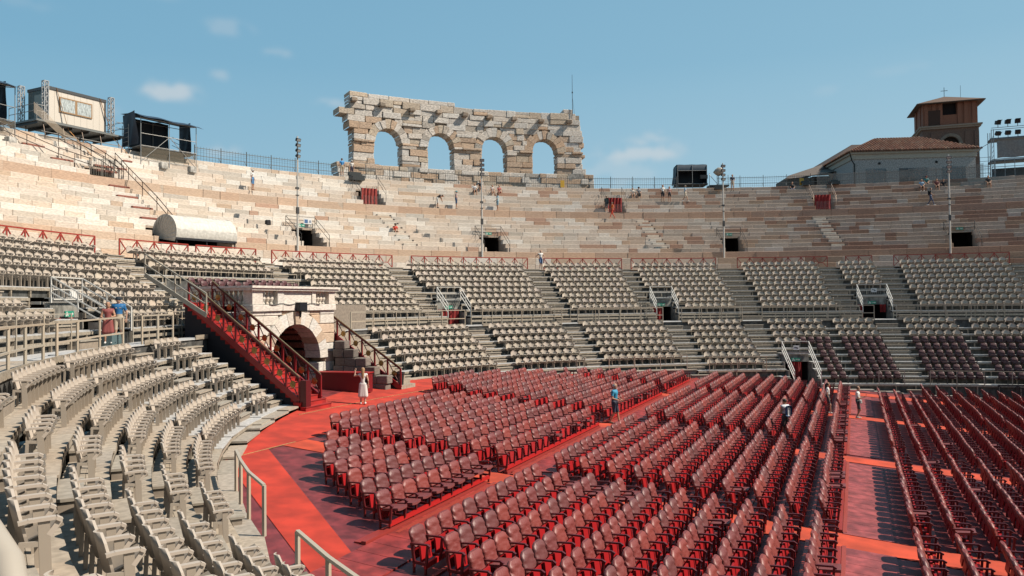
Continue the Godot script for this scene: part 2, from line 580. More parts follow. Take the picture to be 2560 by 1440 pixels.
func lower_terrace() -> void:
	var n := thing("lower_terrace", "stepped timber and steel terrace of the lower beige seats", "terrace")
	n.set_meta("kind", "structure")
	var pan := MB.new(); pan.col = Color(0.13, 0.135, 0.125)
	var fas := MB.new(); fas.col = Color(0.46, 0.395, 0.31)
	var post := MB.new(); post.col = Color(0.42, 0.36, 0.28)
	var rest := MB.new()
	var quota := [280]
	for k in range(-3, 6):
		for s in spans(1.72, 4.82, [GATE_GAP, LOW_DOOR] if k < 2 else [GATE_GAP]):
			# cut where the first row changes
			for cut in [[1.72, 2.1, -2], [2.1, 2.275, -1], [2.275, 3.982, 0], [3.982, 4.136, -1], [4.136, 4.82, -3]]:
				var a := maxf(s[0], cut[0])
				var b := minf(s[1], cut[1])
				if a >= b or k < cut[2]: continue
				var below := low_h(k - 1)
				if k == cut[2]:
					below = minf(fy(ring2(a, low_d(k)).x), fy(ring2(b, low_d(k)).x)) - 0.2 if k < 0 else 1.58
				riser(pan, fas, post, a, b, low_d(k), below, low_h(k))
				treads(n, rest, quota, a, b, low_d(k), low_d(k + 1), low_h(k))
	# kerb in front of the first row
	var kb := MB.new()
	for s in [[2.275, 2.905], [3.235, 3.982]]:
		var c := ceili((s[1] - s[0]) * 38.0 / 2.4)
		for i in c:
			var t := lerpf(s[0], s[1], (i + 0.5) / c)
			var len: float = (s[1] - s[0]) * speed(t, 0.2) / c
			kb.col = vary(Color(0.48, 0.42, 0.35), 0.08)
			var top := maxf(1.56, fy(ring2(t, 0.0).x) + 0.05)
			kb.box(ringx(t, 0.24, top + rng.randf_range(-0.004, 0.004)), Vector3(len - 0.012, 0.07, 0.56))
			kb.col = Color(0.30, 0.28, 0.25)
			kb.box(ringx(t, 0.20, 1.0), Vector3(len + 0.02, 1.05, 0.3), 16)
	obj("kerb", kb.mesh(), mats.board, n)
	var wk := MB.new()
	wk.col = Color(0.55, 0.5, 0.44)
	for s in [[3.982, 4.154], [4.205, 4.82], [2.0, 2.275]]:
		for i in 14:
			var t := lerpf(s[0], s[1], (i + 0.5) / 14.0)
			var k := -1 if (t < 4.136) else -3
			var p := ring2(t, low_d(k) - 0.35)
			wk.box(ringx(t, low_d(k) - 0.18, fy(p.x) + 0.03), Vector3((s[1] - s[0]) * speed(t, 0) / 14.0 + 0.02, 0.16, 0.42))
	obj("footing", wk.mesh(), mats.board, n)
	obj("riser_panel", pan.mesh(), mats.panel, n)
	obj("fascia", fas.mesh(), mats.cream, n)
	tag(obj("riser_post", post.mesh(), mats.cream, n), "", "", "", "stuff")
	tag(obj("tread_boards_beyond", rest.mesh(), mats.board, n), "", "", "", "stuff")
	# the walkway on top
	var w := thing("walkway", "boarded walkway between the lower and the upper seats", "walkway")
	w.set_meta("kind", "structure")
	var wr := MB.new()
	var q2 := [120]
	for s in spans(1.72, 4.82, [[2.955, 3.235]]):
		treads(w, wr, q2, s[0], s[1], low_d(6), 7.05, WALK_H, 0.02)
	obj("board_surface", wr.mesh(), mats.board, w)
	var kick := MB.new(); kick.col = Color(0.46, 0.395, 0.31)
	var dk := MB.new(); dk.col = Color(0.12, 0.12, 0.115)
	for s in spans(1.72, 4.82, [[2.955, 3.235]]):
		strip(dk, s[0], s[1], low_d(6) + 0.05, low_h(5), low_d(6) + 0.05, WALK_H)
	for s in spans(1.72, 4.82, [[2.955, 3.235]] + LOW_STAIRS):
		strip(kick, s[0], s[1], low_d(6) - 0.02, WALK_H - 0.05, low_d(6) - 0.02, WALK_H + 0.15)
		strip(kick, s[0], s[1], low_d(6) + 0.01, WALK_H + 0.15, low_d(6) + 0.01, WALK_H)
		strip(kick, s[0], s[1], low_d(6) - 0.02, WALK_H + 0.15, low_d(6) + 0.01, WALK_H + 0.15)
	obj("kickboard", kick.mesh(), mats.cream, w)
	obj("riser_panel", dk.mesh(), mats.panel, w)
	# stairs between the blocks: box steps half a riser high
	var names := ["beside the near right corner", "in the near left foreground", "running down the near left foreground", "left of the red staircase, seven chairs away", "directly left of the red staircase", "directly right of the far black stair flank", "first beyond the far black stair flank", "behind the far left corner of the red seats", "opposite the first boardwalk", "left of the low far doorway", "right of the dark red covered seats' first block", "at the far right"]
	for i in LOW_STAIRS.size():
		var st: Array = LOW_STAIRS[i]
		var nd := thing("aisle_stair", "narrow stair of pale box steps in the lower seats " + names[i], "stair", Transform3D(), "stairs between the lower seat blocks")
		nd.set_meta("kind", "structure")
		var tm: float = (st[0] + st[1]) * 0.5
		for k in range(low_first(tm), 7):
			var d := low_d(k)
			var h0 := low_h(k - 1)
			var h1 := low_h(k) if k < 6 else WALK_H
			if k == low_first(tm): h0 = maxf(1.58, fy(ring2(tm, d).x)) if k == 0 else fy(ring2(tm, d).x)
			var w2: float = (st[1] - st[0]) * speed(tm, d) - 0.06
			var m := MB.new()
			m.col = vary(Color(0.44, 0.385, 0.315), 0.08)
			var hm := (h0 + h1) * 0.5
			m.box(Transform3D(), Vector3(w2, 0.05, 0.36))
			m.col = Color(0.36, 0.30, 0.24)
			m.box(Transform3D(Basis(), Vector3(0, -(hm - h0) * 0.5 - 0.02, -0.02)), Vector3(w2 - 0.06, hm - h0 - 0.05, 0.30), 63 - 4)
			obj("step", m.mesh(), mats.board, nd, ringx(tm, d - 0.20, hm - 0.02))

func upper_terrace() -> void:
	var n := thing("upper_terrace", "stepped timber and steel terrace of the upper beige seats", "terrace")
	n.set_meta("kind", "structure")
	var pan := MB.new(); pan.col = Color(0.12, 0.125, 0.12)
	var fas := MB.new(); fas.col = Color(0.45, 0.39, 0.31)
	var post := MB.new(); post.col = Color(0.42, 0.36, 0.28)
	var rest := MB.new()
	for k in 9:
		var holes := []
		if k < 4: holes += UP_DOORS
		if k < 6: holes.append(BOX_GAP)
		for s in spans(2.2, 4.82, holes):
			riser(pan, fas, post, s[0], s[1], up_d(k), WALK_H if k == 0 else up_h(k - 1), up_h(k))
			if k == 0: strip(fas, s[0], s[1], up_d(0) - 0.02, WALK_H + 0.22, up_d(0) - 0.02, WALK_H + 0.36)
			treads(n, rest, [0], s[0], s[1], up_d(k), up_d(k + 1), up_h(k))
	# over the gate: the wall below row 6
	strip(pan, BOX_GAP[0], BOX_GAP[1], up_d(6) + 0.1, 6.3, up_d(6) + 0.1, up_h(5))
	obj("riser_panel", pan.mesh(), mats.panel, n)
	obj("fascia", fas.mesh(), mats.cream, n)
	tag(obj("riser_post", post.mesh(), mats.cream, n), "", "", "", "stuff")
	tag(obj("tread_boards", rest.mesh(), mats.board, n), "", "", "", "stuff")
	var names := ["above the near left railing", "below the plank steps, left end", "right of the white barrel canopy", "left of the first white railed doorway", "where the runner stands", "left of the second white railed doorway", "between the second and third white railed doorways", "left of the third white railed doorway", "right of the third white railed doorway", "at the far right edge"]
	for i in UP_STAIRS.size():
		var st: Array = UP_STAIRS[i]
		var nd := thing("aisle_stair", "narrow stair of pale box steps in the upper seats " + names[i], "stair", Transform3D(), "stairs between the upper seat blocks")
		nd.set_meta("kind", "structure")
		var tm: float = (st[0] + st[1]) * 0.5
		for k in range(0 if tm < 2.95 or tm > 3.325 else 6, 10):
			var h0 := up_h(k - 1) if k > 0 else WALK_H
			var h1 := up_h(k)
			var w2: float = (st[1] - st[0]) * speed(tm, up_d(k)) - 0.06
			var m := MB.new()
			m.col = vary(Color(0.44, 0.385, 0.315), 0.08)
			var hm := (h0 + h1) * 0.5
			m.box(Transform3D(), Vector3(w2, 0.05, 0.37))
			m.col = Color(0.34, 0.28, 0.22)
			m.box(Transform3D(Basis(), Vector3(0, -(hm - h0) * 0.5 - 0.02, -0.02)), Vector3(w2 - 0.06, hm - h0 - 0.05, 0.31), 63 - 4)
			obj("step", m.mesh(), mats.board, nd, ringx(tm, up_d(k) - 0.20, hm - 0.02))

# ---------------------------------------------------------------- the old stone steps
# each course: face distance, foot, top, depth of its tread
func courses() -> Array:
	var out := [[15.9, 9.3, 9.85, 0.25], [16.1, 9.85, 10.42, 1.6], [17.65, 10.42, 11.07, 0.66]]
	for j in 9: out.append([17.65 + 0.666 * (j + 1), 11.07 + 0.429 * j, 11.07 + 0.429 * (j + 1), 0.666])
	out.append([24.31, 14.93, 15.68, 0.6])
	for j in 7: out.append([24.31 + 0.596 * (j + 1), 15.68 + 0.441 * j, 15.68 + 0.441 * (j + 1), 0.596 if j < 6 else 1.3])
	return out
# openings: t0, t1, first course, last course left out, distance of the back wall
const STONE_DOORS := [[3.418, 3.455, 3, 6, 20.9], [3.732, 3.770, 3, 6, 20.9], [4.170, 4.204, 3, 6, 20.9], [4.546, 4.584, 3, 6, 20.9],
	[3.566, 3.602, 13, 16, 27.2], [3.990, 4.022, 13, 16, 27.2], [4.354, 4.387, 13, 16, 27.2], [3.194, 3.222, 13, 14, 26.0], [3.195, 3.300, 2, 4, 19.6]]

func stone_colour(t: float, band: bool) -> Color:
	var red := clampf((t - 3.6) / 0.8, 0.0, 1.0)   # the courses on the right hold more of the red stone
	var r := rng.randf()
	var c := Color(0.60, 0.50, 0.40)
	if band:
		c = Color(0.62, 0.46, 0.345) if r < 0.75 else Color(0.58, 0.41, 0.30)
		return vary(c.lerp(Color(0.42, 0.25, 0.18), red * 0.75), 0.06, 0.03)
	if r < 0.24 - 0.12 * red: c = Color(0.82, 0.77, 0.70)          # bleached
	elif r < 0.58: c = Color(0.74, 0.65, 0.56)
	elif r < 0.80 - 0.10 * red: c = Color(0.70, 0.59, 0.49)
	elif r < 0.86 - 0.08 * red: c = Color(0.64, 0.49, 0.37)         # tan
	elif r < 0.985 - 0.20 * red: c = Color(0.62, 0.56, 0.49)
	else: c = Color(0.54, 0.36, 0.27)                                 # red
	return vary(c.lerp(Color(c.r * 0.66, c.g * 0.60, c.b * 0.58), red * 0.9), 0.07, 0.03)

func stone_terrace() -> void:
	var n := thing("stone_terrace", "weathered pink and cream stone steps rising to the rim", "terrace")
	n.set_meta("kind", "structure")
	var cs := courses()
	var rest := MB.new()
	var todo := []
	for j in cs.size():
		var holes := []
		for q in STONE_DOORS:
			if j >= q[2] and j <= q[3]: holes.append([q[0], q[1]])
		for s in spans(2.45, 4.9, holes):
			var t: float = s[0]
			while t < s[1] - 0.0005:
				var w := rng.randf_range(0.7, 2.5)
				if j < 3 or j == 12: w = rng.randf_range(1.2, 3.4)
				var t2 := minf(t + w / speed(t, cs[j][0]), s[1])
				if s[1] - t2 < 0.006: t2 = s[1]
				todo.append([j, t, t2])
				t = t2
	# the blocks that show largest become pieces of their own
	var dist := []
	for i in todo.size():
		var q: Array = todo[i]
		var tm: float = (q[1] + q[2]) * 0.5
		var p := ring(tm, cs[q[0]][0], cs[q[0]][2])
		var seen := 1.0 if tm > 2.93 and tm < 4.66 and q[0] > 0 else 0.0
		dist.append([seen * (q[2] - q[1]) * speed(tm, 22.0) / p.distance_squared_to(EYE), i])
	dist.sort_custom(func(a, b): return a[0] > b[0])
	var own := {}
	for i in 300: own[dist[i][1]] = true
	for i in todo.size():
		var q: Array = todo[i]
		var c: Array = cs[q[0]]
		var tm: float = (q[1] + q[2]) * 0.5
		var w: float = (q[2] - q[1]) * speed(tm, c[0])
		var m := MB.new()
		m.col = stone_colour(tm, q[0] == 12 or q[0] == 2)
		var dep: float = c[3] + 0.12
		var x := ringx(tm, c[0] + dep * 0.5 + rng.randf_range(-0.018, 0.018), (c[1] + c[2]) * 0.5 + rng.randf_range(-0.008, 0.008))
		x.basis = x.basis * Basis(Vector3.UP, rng.randf_range(-0.008, 0.008)) * Basis(Vector3(0, 0, 1), rng.randf_range(-0.004, 0.004))
		m.rock(Transform3D() if own.has(i) else x, Vector3(w - 0.010, c[2] - c[1] - 0.010, dep), 0.020, rng, 0.012)
		if own.has(i): obj("stone_block", m.mesh(), mats.stone, n, x)
		else: rest.add(m, Transform3D())
	tag(obj("stone_blocks_beyond", rest.mesh(), mats.stone, n), "", "", "", "stuff")
	# mortar core behind the blocks, all the way round
	var core := MB.new()
	core.col = Color(0.56, 0.46, 0.37)
	for j in cs.size():
		var c: Array = cs[j]
		var holes := []
		for q in STONE_DOORS:
			if j >= q[2] and j <= q[3]: holes.append([q[0] + TAU if q[0] < 0 else q[0], q[1]])
		for s in spans(0.0, TAU, holes):
			strip(core, s[0], s[1], c[0] + 0.05, c[1] - 0.04, c[0] + 0.05, c[2] - 0.035, 0.03)
			strip(core, s[0], s[1], c[0] + 0.05, c[2] - 0.035, c[0] + c[3] + 0.1, c[2] - 0.035, 0.03)
	strip(core, 0.0, TAU, 29.9, 18.735, 29.9, -3.0, 0.03)
	core.col = Color(0.55, 0.42, 0.32)
	strip(core, 2.0, 4.9, up_d(9), up_h(8) + 0.15, 15.95, up_h(8) + 0.22, 0.02)
	strip(core, 4.9, TAU + 2.0, 2.0, 0.0, 15.95, 9.3, 0.03)
	obj("core", core.mesh(), mats.stone, n)
	# the openings: side walls, back wall, dark passage
	for i in STONE_DOORS.size():
		var q: Array = STONE_DOORS[i]
		var m := MB.new()
		var foot: float = cs[q[2]][1]
		var top: float = cs[q[3]][2]
		for side in 2:
			var t: float = q[side]
			for j in range(q[2], q[3] + 1):
				m.col = vary(Color(0.40, 0.32, 0.26), 0.1)
				var d0: float = cs[j][0] + 0.02
				var d1: float = q[4]
				m.box(ringx(t + (0.0035 if side == 1 else -0.0035), (d0 + d1) * 0.5, (cs[j][1] + cs[j][2]) * 0.5 - 0.006), Vector3(0.36, cs[j][2] - cs[j][1], d1 - d0))
		var tm: float = (q[0] + q[1]) * 0.5
		var wd: float = (q[1] - q[0]) * speed(tm, q[4]) + 0.3
		m.col = Color(0.5, 0.4, 0.32)
		strip(m, q[0] - 0.004, q[1] + 0.004, cs[q[2]][0] - 0.6, foot - 0.004, q[4], foot - 0.004)
		var dh: float = minf(top - foot - 0.15, 2.0)
		m.box(ringx(tm, q[4] + 0.1, foot + dh + (top - foot - dh) * 0.5), Vector3(wd, top - foot - dh, 0.3))
		obj("doorway_wall", m.mesh(), mats.stone, n)
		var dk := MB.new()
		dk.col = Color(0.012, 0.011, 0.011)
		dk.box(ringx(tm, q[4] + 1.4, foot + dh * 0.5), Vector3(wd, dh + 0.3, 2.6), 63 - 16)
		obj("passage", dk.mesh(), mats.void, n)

# ---------------------------------------------------------------- the ruined outer wall with four arches
const RUIN_D := 31.0
const RUIN_ARCHES := [3.6415, 3.7265, 3.8165, 3.904]

func ruin_top(t: float) -> float:
	var pts := [[3.566, 26.1], [3.580, 26.6], [3.5805, 27.3], [3.586, 28.22], [3.636, 28.35], [3.637, 28.2], [3.668, 28.3], [3.6685, 28.25], [3.6955, 28.42], [3.696, 27.85], [3.7205, 27.8], [3.721, 27.55], [3.738, 27.9], [3.765, 28.05], [3.7655, 27.6], [3.80, 27.75], [3.815, 27.5], [3.845, 27.75], [3.86, 27.7], [3.885, 27.85], [3.90, 27.5], [3.92, 27.7], [3.937, 27.75], [3.938, 28.6], [3.958, 28.65], [3.9585, 27.9], [3.97, 27.3], [3.974, 26.4], [3.98, 25.0]]
	for i in pts.size() - 1:
		if t >= pts[i][0] and t <= pts[i + 1][0]:
			return lerpf(pts[i][1], pts[i + 1][1], (t - pts[i][0]) / (pts[i + 1][0] - pts[i][0]))
	return 0.0

func ruin_colour(h: float) -> Color:
	var r := rng.randf()
	var tan_share := 0.40 if h < 24.5 else 0.10
	if r < tan_share: return vary(Color(0.70, 0.52, 0.38), 0.12, 0.05)
	if r < tan_share + 0.14: return vary(Color(0.72, 0.60, 0.47), 0.1, 0.04)
	if r < tan_share + 0.22: return vary(Color(0.62, 0.56, 0.49), 0.1, 0.03)
	return vary(Color(0.86, 0.80, 0.73), 0.07, 0.03)

func ruined_wall() -> void:
	var n := thing("ruined_wall", "ruined stone wall with four open arches against the sky", "ruin")
	var sp := speed(3.77, RUIN_D)
	var rest := MB.new()
	var blocks := []   # t0, t1, y0, y1, extra depth
	# base wall under the arches
	var y := 18.4
	for hh in [0.62, 0.55, 0.6, 0.5]:
		var t := 3.562 + rng.randf_range(-0.004, 0.004)
		var end := 3.988 + rng.randf_range(-0.004, 0.002)
		while t < end:
			var t2 := t + rng.randf_range(0.7, 2.0) / sp
			if end - t2 < 0.008: t2 = end
			blocks.append([t, t2, y, y + hh, 0.12])
			t = t2
		y += hh
	# piers and upper wall, course by course
	y = 20.67
	while y < 28.7:
		var hh := rng.randf_range(0.44, 0.74)
		if y > 22.75 and y < 23.05: hh = 0.24
		if y < 23.05 and y + hh > 22.9 and hh > 0.3: hh = maxf(22.9 - y, 0.3)
		var ym := y + hh * 0.5
		var holes := []
		for a in RUIN_ARCHES:
			var w := 0.0
			if ym < 23.12: w = 1.42
			elif ym < 25.45: w = sqrt(maxf(2.22 * 2.22 - (ym - 23.12) * (ym - 23.12), 0.0))
			if w > 0.0: holes.append([a - w / sp, a + w / sp])
		var left := 3.587
		if ym > 24.3 and ym < 25.2: left = 3.574 + 0.010 * (25.2 - ym)
		elif ym >= 25.2 and ym < 26.55: left = 3.566 + maxf(0.0, 25.7 - ym) * 0.02
		elif ym >= 26.55: left = 3.578 + (ym - 26.55) * 0.0045
		left += rng.randf_range(-0.002, 0.003)
		var right := 3.972 + rng.randf_range(-0.006, 0.004)
		for s in spans(left, right, holes):
			var t: float = s[0]
			while t < s[1] - 0.0005:
				var t2 := minf(t + rng.randf_range(0.8, 2.3) / sp, s[1])
				if s[1] - t2 < 0.007: t2 = s[1]
				var tp := minf(ruin_top(lerpf(t, t2, 0.15)), ruin_top(lerpf(t, t2, 0.85)))
				if y + hh * 0.55 < tp:
					var split := rng.randf() < 0.12 and hh > 0.6
					var out := 0.10 if absf(ym - 22.95) < 0.2 and y < 23.1 else 0.0
					if split:
						blocks.append([t, t2, y, ym, out])
						blocks.append([t, t2, ym, minf(y + hh, tp + 0.1), out])
					else:
						blocks.append([t, t2, y, y + hh, out])
				t = t2
		y += hh
	var made := 0
	blocks.sort_custom(func(a, b): return (a[1] - a[0]) * (a[3] - a[2]) > (b[1] - b[0]) * (b[3] - b[2]))
	for b in blocks:
		var tm: float = (b[0] + b[1]) * 0.5
		var dep := 1.7 + rng.randf_range(-0.12, 0.12)
		var x := ringx(tm, RUIN_D + 0.85 - b[4] + rng.randf_range(-0.07, 0.07), (b[2] + b[3]) * 0.5)
		x.basis = x.basis * Basis(Vector3(0, 0, 1), rng.randf_range(-0.012, 0.012)) * Basis(Vector3.UP, rng.randf_range(-0.02, 0.02))
		var m := MB.new()
		m.col = ruin_colour(b[2])
		m.rock(Transform3D() if made < 240 else x, Vector3((b[1] - b[0]) * sp - 0.014, b[3] - b[2] - 0.012, dep), 0.04, rng, 0.022)
		if made < 240: obj("stone_block", m.mesh(), mats.ruin, n, x)
		else: rest.add(m, Transform3D())
		made += 1
	# mortar core inside the wall, set back from both faces
	var core := MB.new()
	core.col = Color(0.46, 0.39, 0.32)
	for i in 5:
		var a := 3.592 if i == 0 else float(RUIN_ARCHES[i - 1]) + 1.55 / sp
		var b := 3.966 if i == 4 else float(RUIN_ARCHES[i]) - 1.55 / sp
		core.box(ringx((a + b) * 0.5, RUIN_D + 0.85, 21.4), Vector3((b - a) * speed(3.77, RUIN_D + 0.85), 6.0, 1.2))
	for i in 14:
		var a := lerpf(3.59, 3.965, i / 14.0)
		var b := lerpf(3.59, 3.965, (i + 1) / 14.0)
		var tp := minf(ruin_top(a + 0.002), ruin_top(b - 0.002)) - 0.35
		core.box(ringx((a + b) * 0.5, RUIN_D + 0.85, (25.3 + tp) * 0.5), Vector3((b - a) * sp + 0.1, tp - 25.3, 1.2))
	for i in 4:
		for s in [-1, 1]:
			for k in 7:
				var h0 := 23.1 + k * 0.33
				var w := sqrt(maxf(2.0 * 2.0 - (h0 - 23.12) * (h0 - 23.12), 0.0))
				var far := 3.2
				if h0 < 25.4: core.box(ringx(float(RUIN_ARCHES[i]) + s * (w + far) * 0.5 / sp, RUIN_D + 0.85, h0 + 0.17), Vector3(maxf(far - w - 0.5, 0.05), 0.34, 1.1))
	obj("mortar_core", core.mesh(), mats.ruin, n)
	# voussoirs
	for i in 4:
		var a: float = RUIN_ARCHES[i]
		var cnt := 11
		for k in cnt:
			var f0 := PI * k / cnt + 0.008
			var f1 := PI * (k + 1) / cnt - 0.008
			var ro := 2.28 + rng.randf_range(-0.12, 0.14)
			var m := MB.new()
			m.col = ruin_colour(25.0 if k > 2 and k < 9 and i != 3 else 22.0)
			var q := []
			for p in [[1.42, f0], [ro, f0], [ro, (f0 + f1) * 0.5], [ro, f1], [1.42, f1], [1.40, (f0 + f1) * 0.5]]:
				q.append(Vector2(cos(p[1]) * p[0], sin(p[1]) * p[0]))
			var zf := 0.06 + rng.randf_range(-0.04, 0.05)
			var zb := -1.7
			for j in range(1, 5): m.tri(Vector3(q[0].x, q[0].y, zf), Vector3(q[j].x, q[j].y, zf), Vector3(q[j + 1].x, q[j + 1].y, zf))
			for j in 6:
				var p0: Vector2 = q[j]
				var p1: Vector2 = q[(j + 1) % 6]
				m.quad(Vector3(p0.x, p0.y, zf), Vector3(p0.x, p0.y, zb), Vector3(p1.x, p1.y, zb), Vector3(p1.x, p1.y, zf))
			obj("arch_stone", m.mesh(), mats.ruin, n, ringx(a, RUIN_D + rng.randf_range(-0.03, 0.03), 23.12))
	for k in [[3.587, 27.0], [3.631, 26.85], [3.678, 26.65], [3.722, 26.7], [3.766, 26.65], [3.807, 26.6], [3.897, 26.45], [3.946, 26.5], [3.85, 26.55]]:
		var m := MB.new()
		m.col = vary(Color(0.45, 0.36, 0.28), 0.12)
		m.rock(Transform3D(), Vector3(0.62, 0.42, 1.1), 0.06, rng, 0.04)
		obj("corbel", m.mesh(), mats.ruin, n, ringx(k[0], RUIN_D + 0.0, k[1]))
	for k in [[3.611, 0.95], [3.685, 1.2], [3.955, 1.3]]:
		var m := MB.new()
		m.col = Color(0.40, 0.395, 0.37)
		m.box(Transform3D(), Vector3(2.1, 0.75, 1.4))
		obj("concrete_patch", m.mesh(), mats.panel, n, ringx(k[0], RUIN_D + 0.62, 20.35))
	tag(obj("small_blocks", rest.mesh(), mats.ruin, n), "", "", "", "stuff")
	var rod := MB.new()
	rod.col = Color(0.05, 0.05, 0.055)
	rod.tube([Vector3.ZERO, Vector3(0, 2.4, 0), Vector3(0, 4.6, 0)], 0.035, 6, 0.018)
	rod.tube([Vector3(0.25, 0, 0), Vector3(0.03, 1.9, 0)], 0.012, 4)
	rod.box(Transform3D(Basis(), Vector3(0, 2.6, 0)), Vector3(0.12, 0.14, 0.12))
	tag(obj("lightning_rod", rod.mesh(), mats.metal, self, ringx(3.953, RUIN_D - 0.12, 27.2)), "thin dark mast standing at the right end of the ruined wall", "mast")

# ---------------------------------------------------------------- the arched gate at the end of the oval
const GATE_X := -43.5
const GATE_Z := 2.2

func gate() -> void:
	var n := thing("gate", "white stone gatehouse with round arch and balustrade between the stairs", "gate")
	var w0 := GATE_Z - 3.2
	var w1 := GATE_Z + 3.2
	var back := -48.5
	var pale := Color(0.80, 0.75, 0.68)
	# stone blocks of the front, left and right of the arch
	var y := 1.6
	var hs := [0.62, 0.5, 0.14, 0.5, 0.52, 0.48, 0.55, 0.5, 0.5, 0.45]
	for i in hs.size():
		var hh: float = hs[i]
		if y + hh > 6.13: hh = 6.13 - y
		if hh < 0.05: break
		var ym := y + hh * 0.5
		var w := 1.86 if ym < 3.6 else sqrt(maxf(2.42 * 2.42 - (ym - 3.6) * (ym - 3.6), 0.0))
		for s in spans(w0, w1, [[GATE_Z - w, GATE_Z + w]]):
			var z: float = s[0]
			while z < s[1] - 0.01:
				var z2 := minf(z + rng.randf_range(0.8, 1.5), s[1])
				if s[1] - z2 < 0.35: z2 = s[1]
				var m := MB.new()
				m.col = vary(pale, 0.07) if rng.randf() < 0.72 else vary(Color(0.66, 0.50, 0.37), 0.1)
				var out := 0.12 if i == 2 else 0.0
				m.rock(Transform3D(), Vector3(z2 - z - 0.018, hh - 0.015, 1.0), 0.03, rng, 0.012)
				obj("stone_block", m.mesh(), mats.stone, n, Transform3D(Basis(Vector3.UP, PI / 2), Vector3(GATE_X - 0.5 + out + rng.randf_range(-0.015, 0.015), ym, (z + z2) * 0.5)))
				z = z2
		y += hh
	# arch stones
	for k in 15:
		var f0 := PI * k / 15 + 0.005
		var f1 := PI * (k + 1) / 15 - 0.005
		var m := MB.new()
		m.col = vary(pale, 0.08) if k % 5 != 2 else vary(Color(0.55, 0.43, 0.33), 0.08)
		var ro := 2.5
		var q := []
		for p in [[1.86, f0], [ro, f0], [ro, (f0 + f1) * 0.5], [ro, f1], [1.86, f1]]:
			q.append(Vector2(cos(p[1]) * p[0], sin(p[1]) * p[0]))
		var x0 := 0.08 + (0.1 if k == 7 else rng.randf_range(-0.02, 0.02))
		for j in range(1, 4): m.tri(Vector3(x0, q[0].y, q[0].x), Vector3(x0, q[j + 1].y, q[j + 1].x), Vector3(x0, q[j].y, q[j].x))
		for j in 5:
			var p0: Vector2 = q[j]
			var p1: Vector2 = q[(j + 1) % 5]
			m.quad(Vector3(x0, p0.y, p0.x), Vector3(x0, p1.y, p1.x), Vector3(-0.95, p1.y, p1.x), Vector3(-0.95, p0.y, p0.x))
		obj("arch_stone", m.mesh(), mats.stone, n, Transform3D(Basis(), Vector3(GATE_X, 3.6, GATE_Z)))
	# vault lining in courses of red-brown brick, and the dark door inside
	for k in 12:
		var f := PI * (k + 0.5) / 12
		var m := MB.new()
		m.col = vary(Color(0.34, 0.13, 0.10), 0.15)
		m.box(Transform3D(), Vector3(2.4, 0.30, 0.47))
		obj("vault_course", m.mesh(), mats.brick, n, Transform3D(Basis(Vector3.RIGHT, -f), Vector3(GATE_X - 2.1, 3.6 + sin(f) * 2.0, GATE_Z + cos(f) * 2.0)))
	for s in [-1, 1]:
		for k in 5:
			var m := MB.new()
			m.col = vary(Color(0.36, 0.16, 0.12), 0.12)
			m.box(Transform3D(), Vector3(2.4, 0.41, 0.3))
			obj("vault_course", m.mesh(), mats.brick, n, Transform3D(Basis(), Vector3(GATE_X - 2.1, 1.7 + 0.42 * k, GATE_Z + s * 2.0)))
	var dr := MB.new()
	dr.col = Color(0.035, 0.014, 0.014)
	for k in 9: dr.slab(Vector3(GATE_X - 3.2 + 0.01 * (k % 2), 1.5, GATE_Z - 1.85 + 0.41 * k), Vector3(GATE_X - 3.1 + 0.01 * (k % 2), 5.6, GATE_Z - 1.46 + 0.41 * k))
	obj("door", dr.mesh(), mats.board, n)
	var bd := MB.new()
	bd.col = vary(pale, 0.02)
	bd.slab(Vector3(back, 1.0, w0 + 0.02), Vector3(GATE_X - 1.0, 6.1, w0 + 0.55))
	bd.slab(Vector3(back, 1.0, w1 - 0.55), Vector3(GATE_X - 1.0, 6.1, w1 - 0.02))
	bd.slab(Vector3(back, 5.7, w0 + 0.56), Vector3(GATE_X - 0.98, 6.1, w1 - 0.56))
	obj("side_wall", bd.mesh(), mats.stone, n)
	var pl := MB.new()
	pl.col = Color(0.82, 0.77, 0.70)
	for s in [[w0, GATE_Z - 0.9], [GATE_Z - 0.9, GATE_Z + 1.1], [GATE_Z + 1.1, w1]]:
		pl.rock(Transform3D(Basis(Vector3.UP, PI / 2), Vector3(GATE_X - 0.42, 6.30, (s[0] + s[1]) * 0.5)), Vector3(s[1] - s[0] - 0.012, 0.32, 1.1), 0.02, rng, 0.006)
	obj("frieze", pl.mesh(), mats.stone, n)
	# balustrade: dies, panel, balusters, coping
	var dz := [[w0 + 0.05, w0 + 0.55], [GATE_Z - 1.55, GATE_Z - 1.25], [GATE_Z + 0.95, GATE_Z + 1.4], [w1 - 0.75, w1 - 0.05]]
	for s in dz:
		var m := MB.new()
		m.col = vary(pale, 0.05)
		m.slab(Vector3(GATE_X - 0.5, 6.48, s[0]), Vector3(GATE_X + 0.06, 7.16, s[1]))
		obj("pedestal", m.mesh(), mats.stone, n)
	var pnl := MB.new()
	pnl.col = Color(0.83, 0.78, 0.71)
	pnl.slab(Vector3(GATE_X - 0.4, 6.48, GATE_Z - 1.24), Vector3(GATE_X + 0.0, 7.16, GATE_Z + 0.94))
	obj("panel", pnl.mesh(), mats.stone, n)
	var prof := [[0.09, 0.0], [0.09, 0.06], [0.055, 0.10], [0.13, 0.26], [0.115, 0.36], [0.06, 0.52], [0.055, 0.57], [0.09, 0.62], [0.09, 0.68]]
	for z in [w0 + 0.75, w0 + 1.0, w0 + 1.25, w0 + 1.5, GATE_Z + 1.6, GATE_Z + 1.88, GATE_Z + 2.16]:
		var m := MB.new()
		m.col = vary(Color(0.79, 0.72, 0.63), 0.08)
		m.lathe(prof, Transform3D())
		obj("baluster", m.mesh(), mats.stone, n, Transform3D(Basis(), Vector3(GATE_X - 0.2, 6.48, z)))
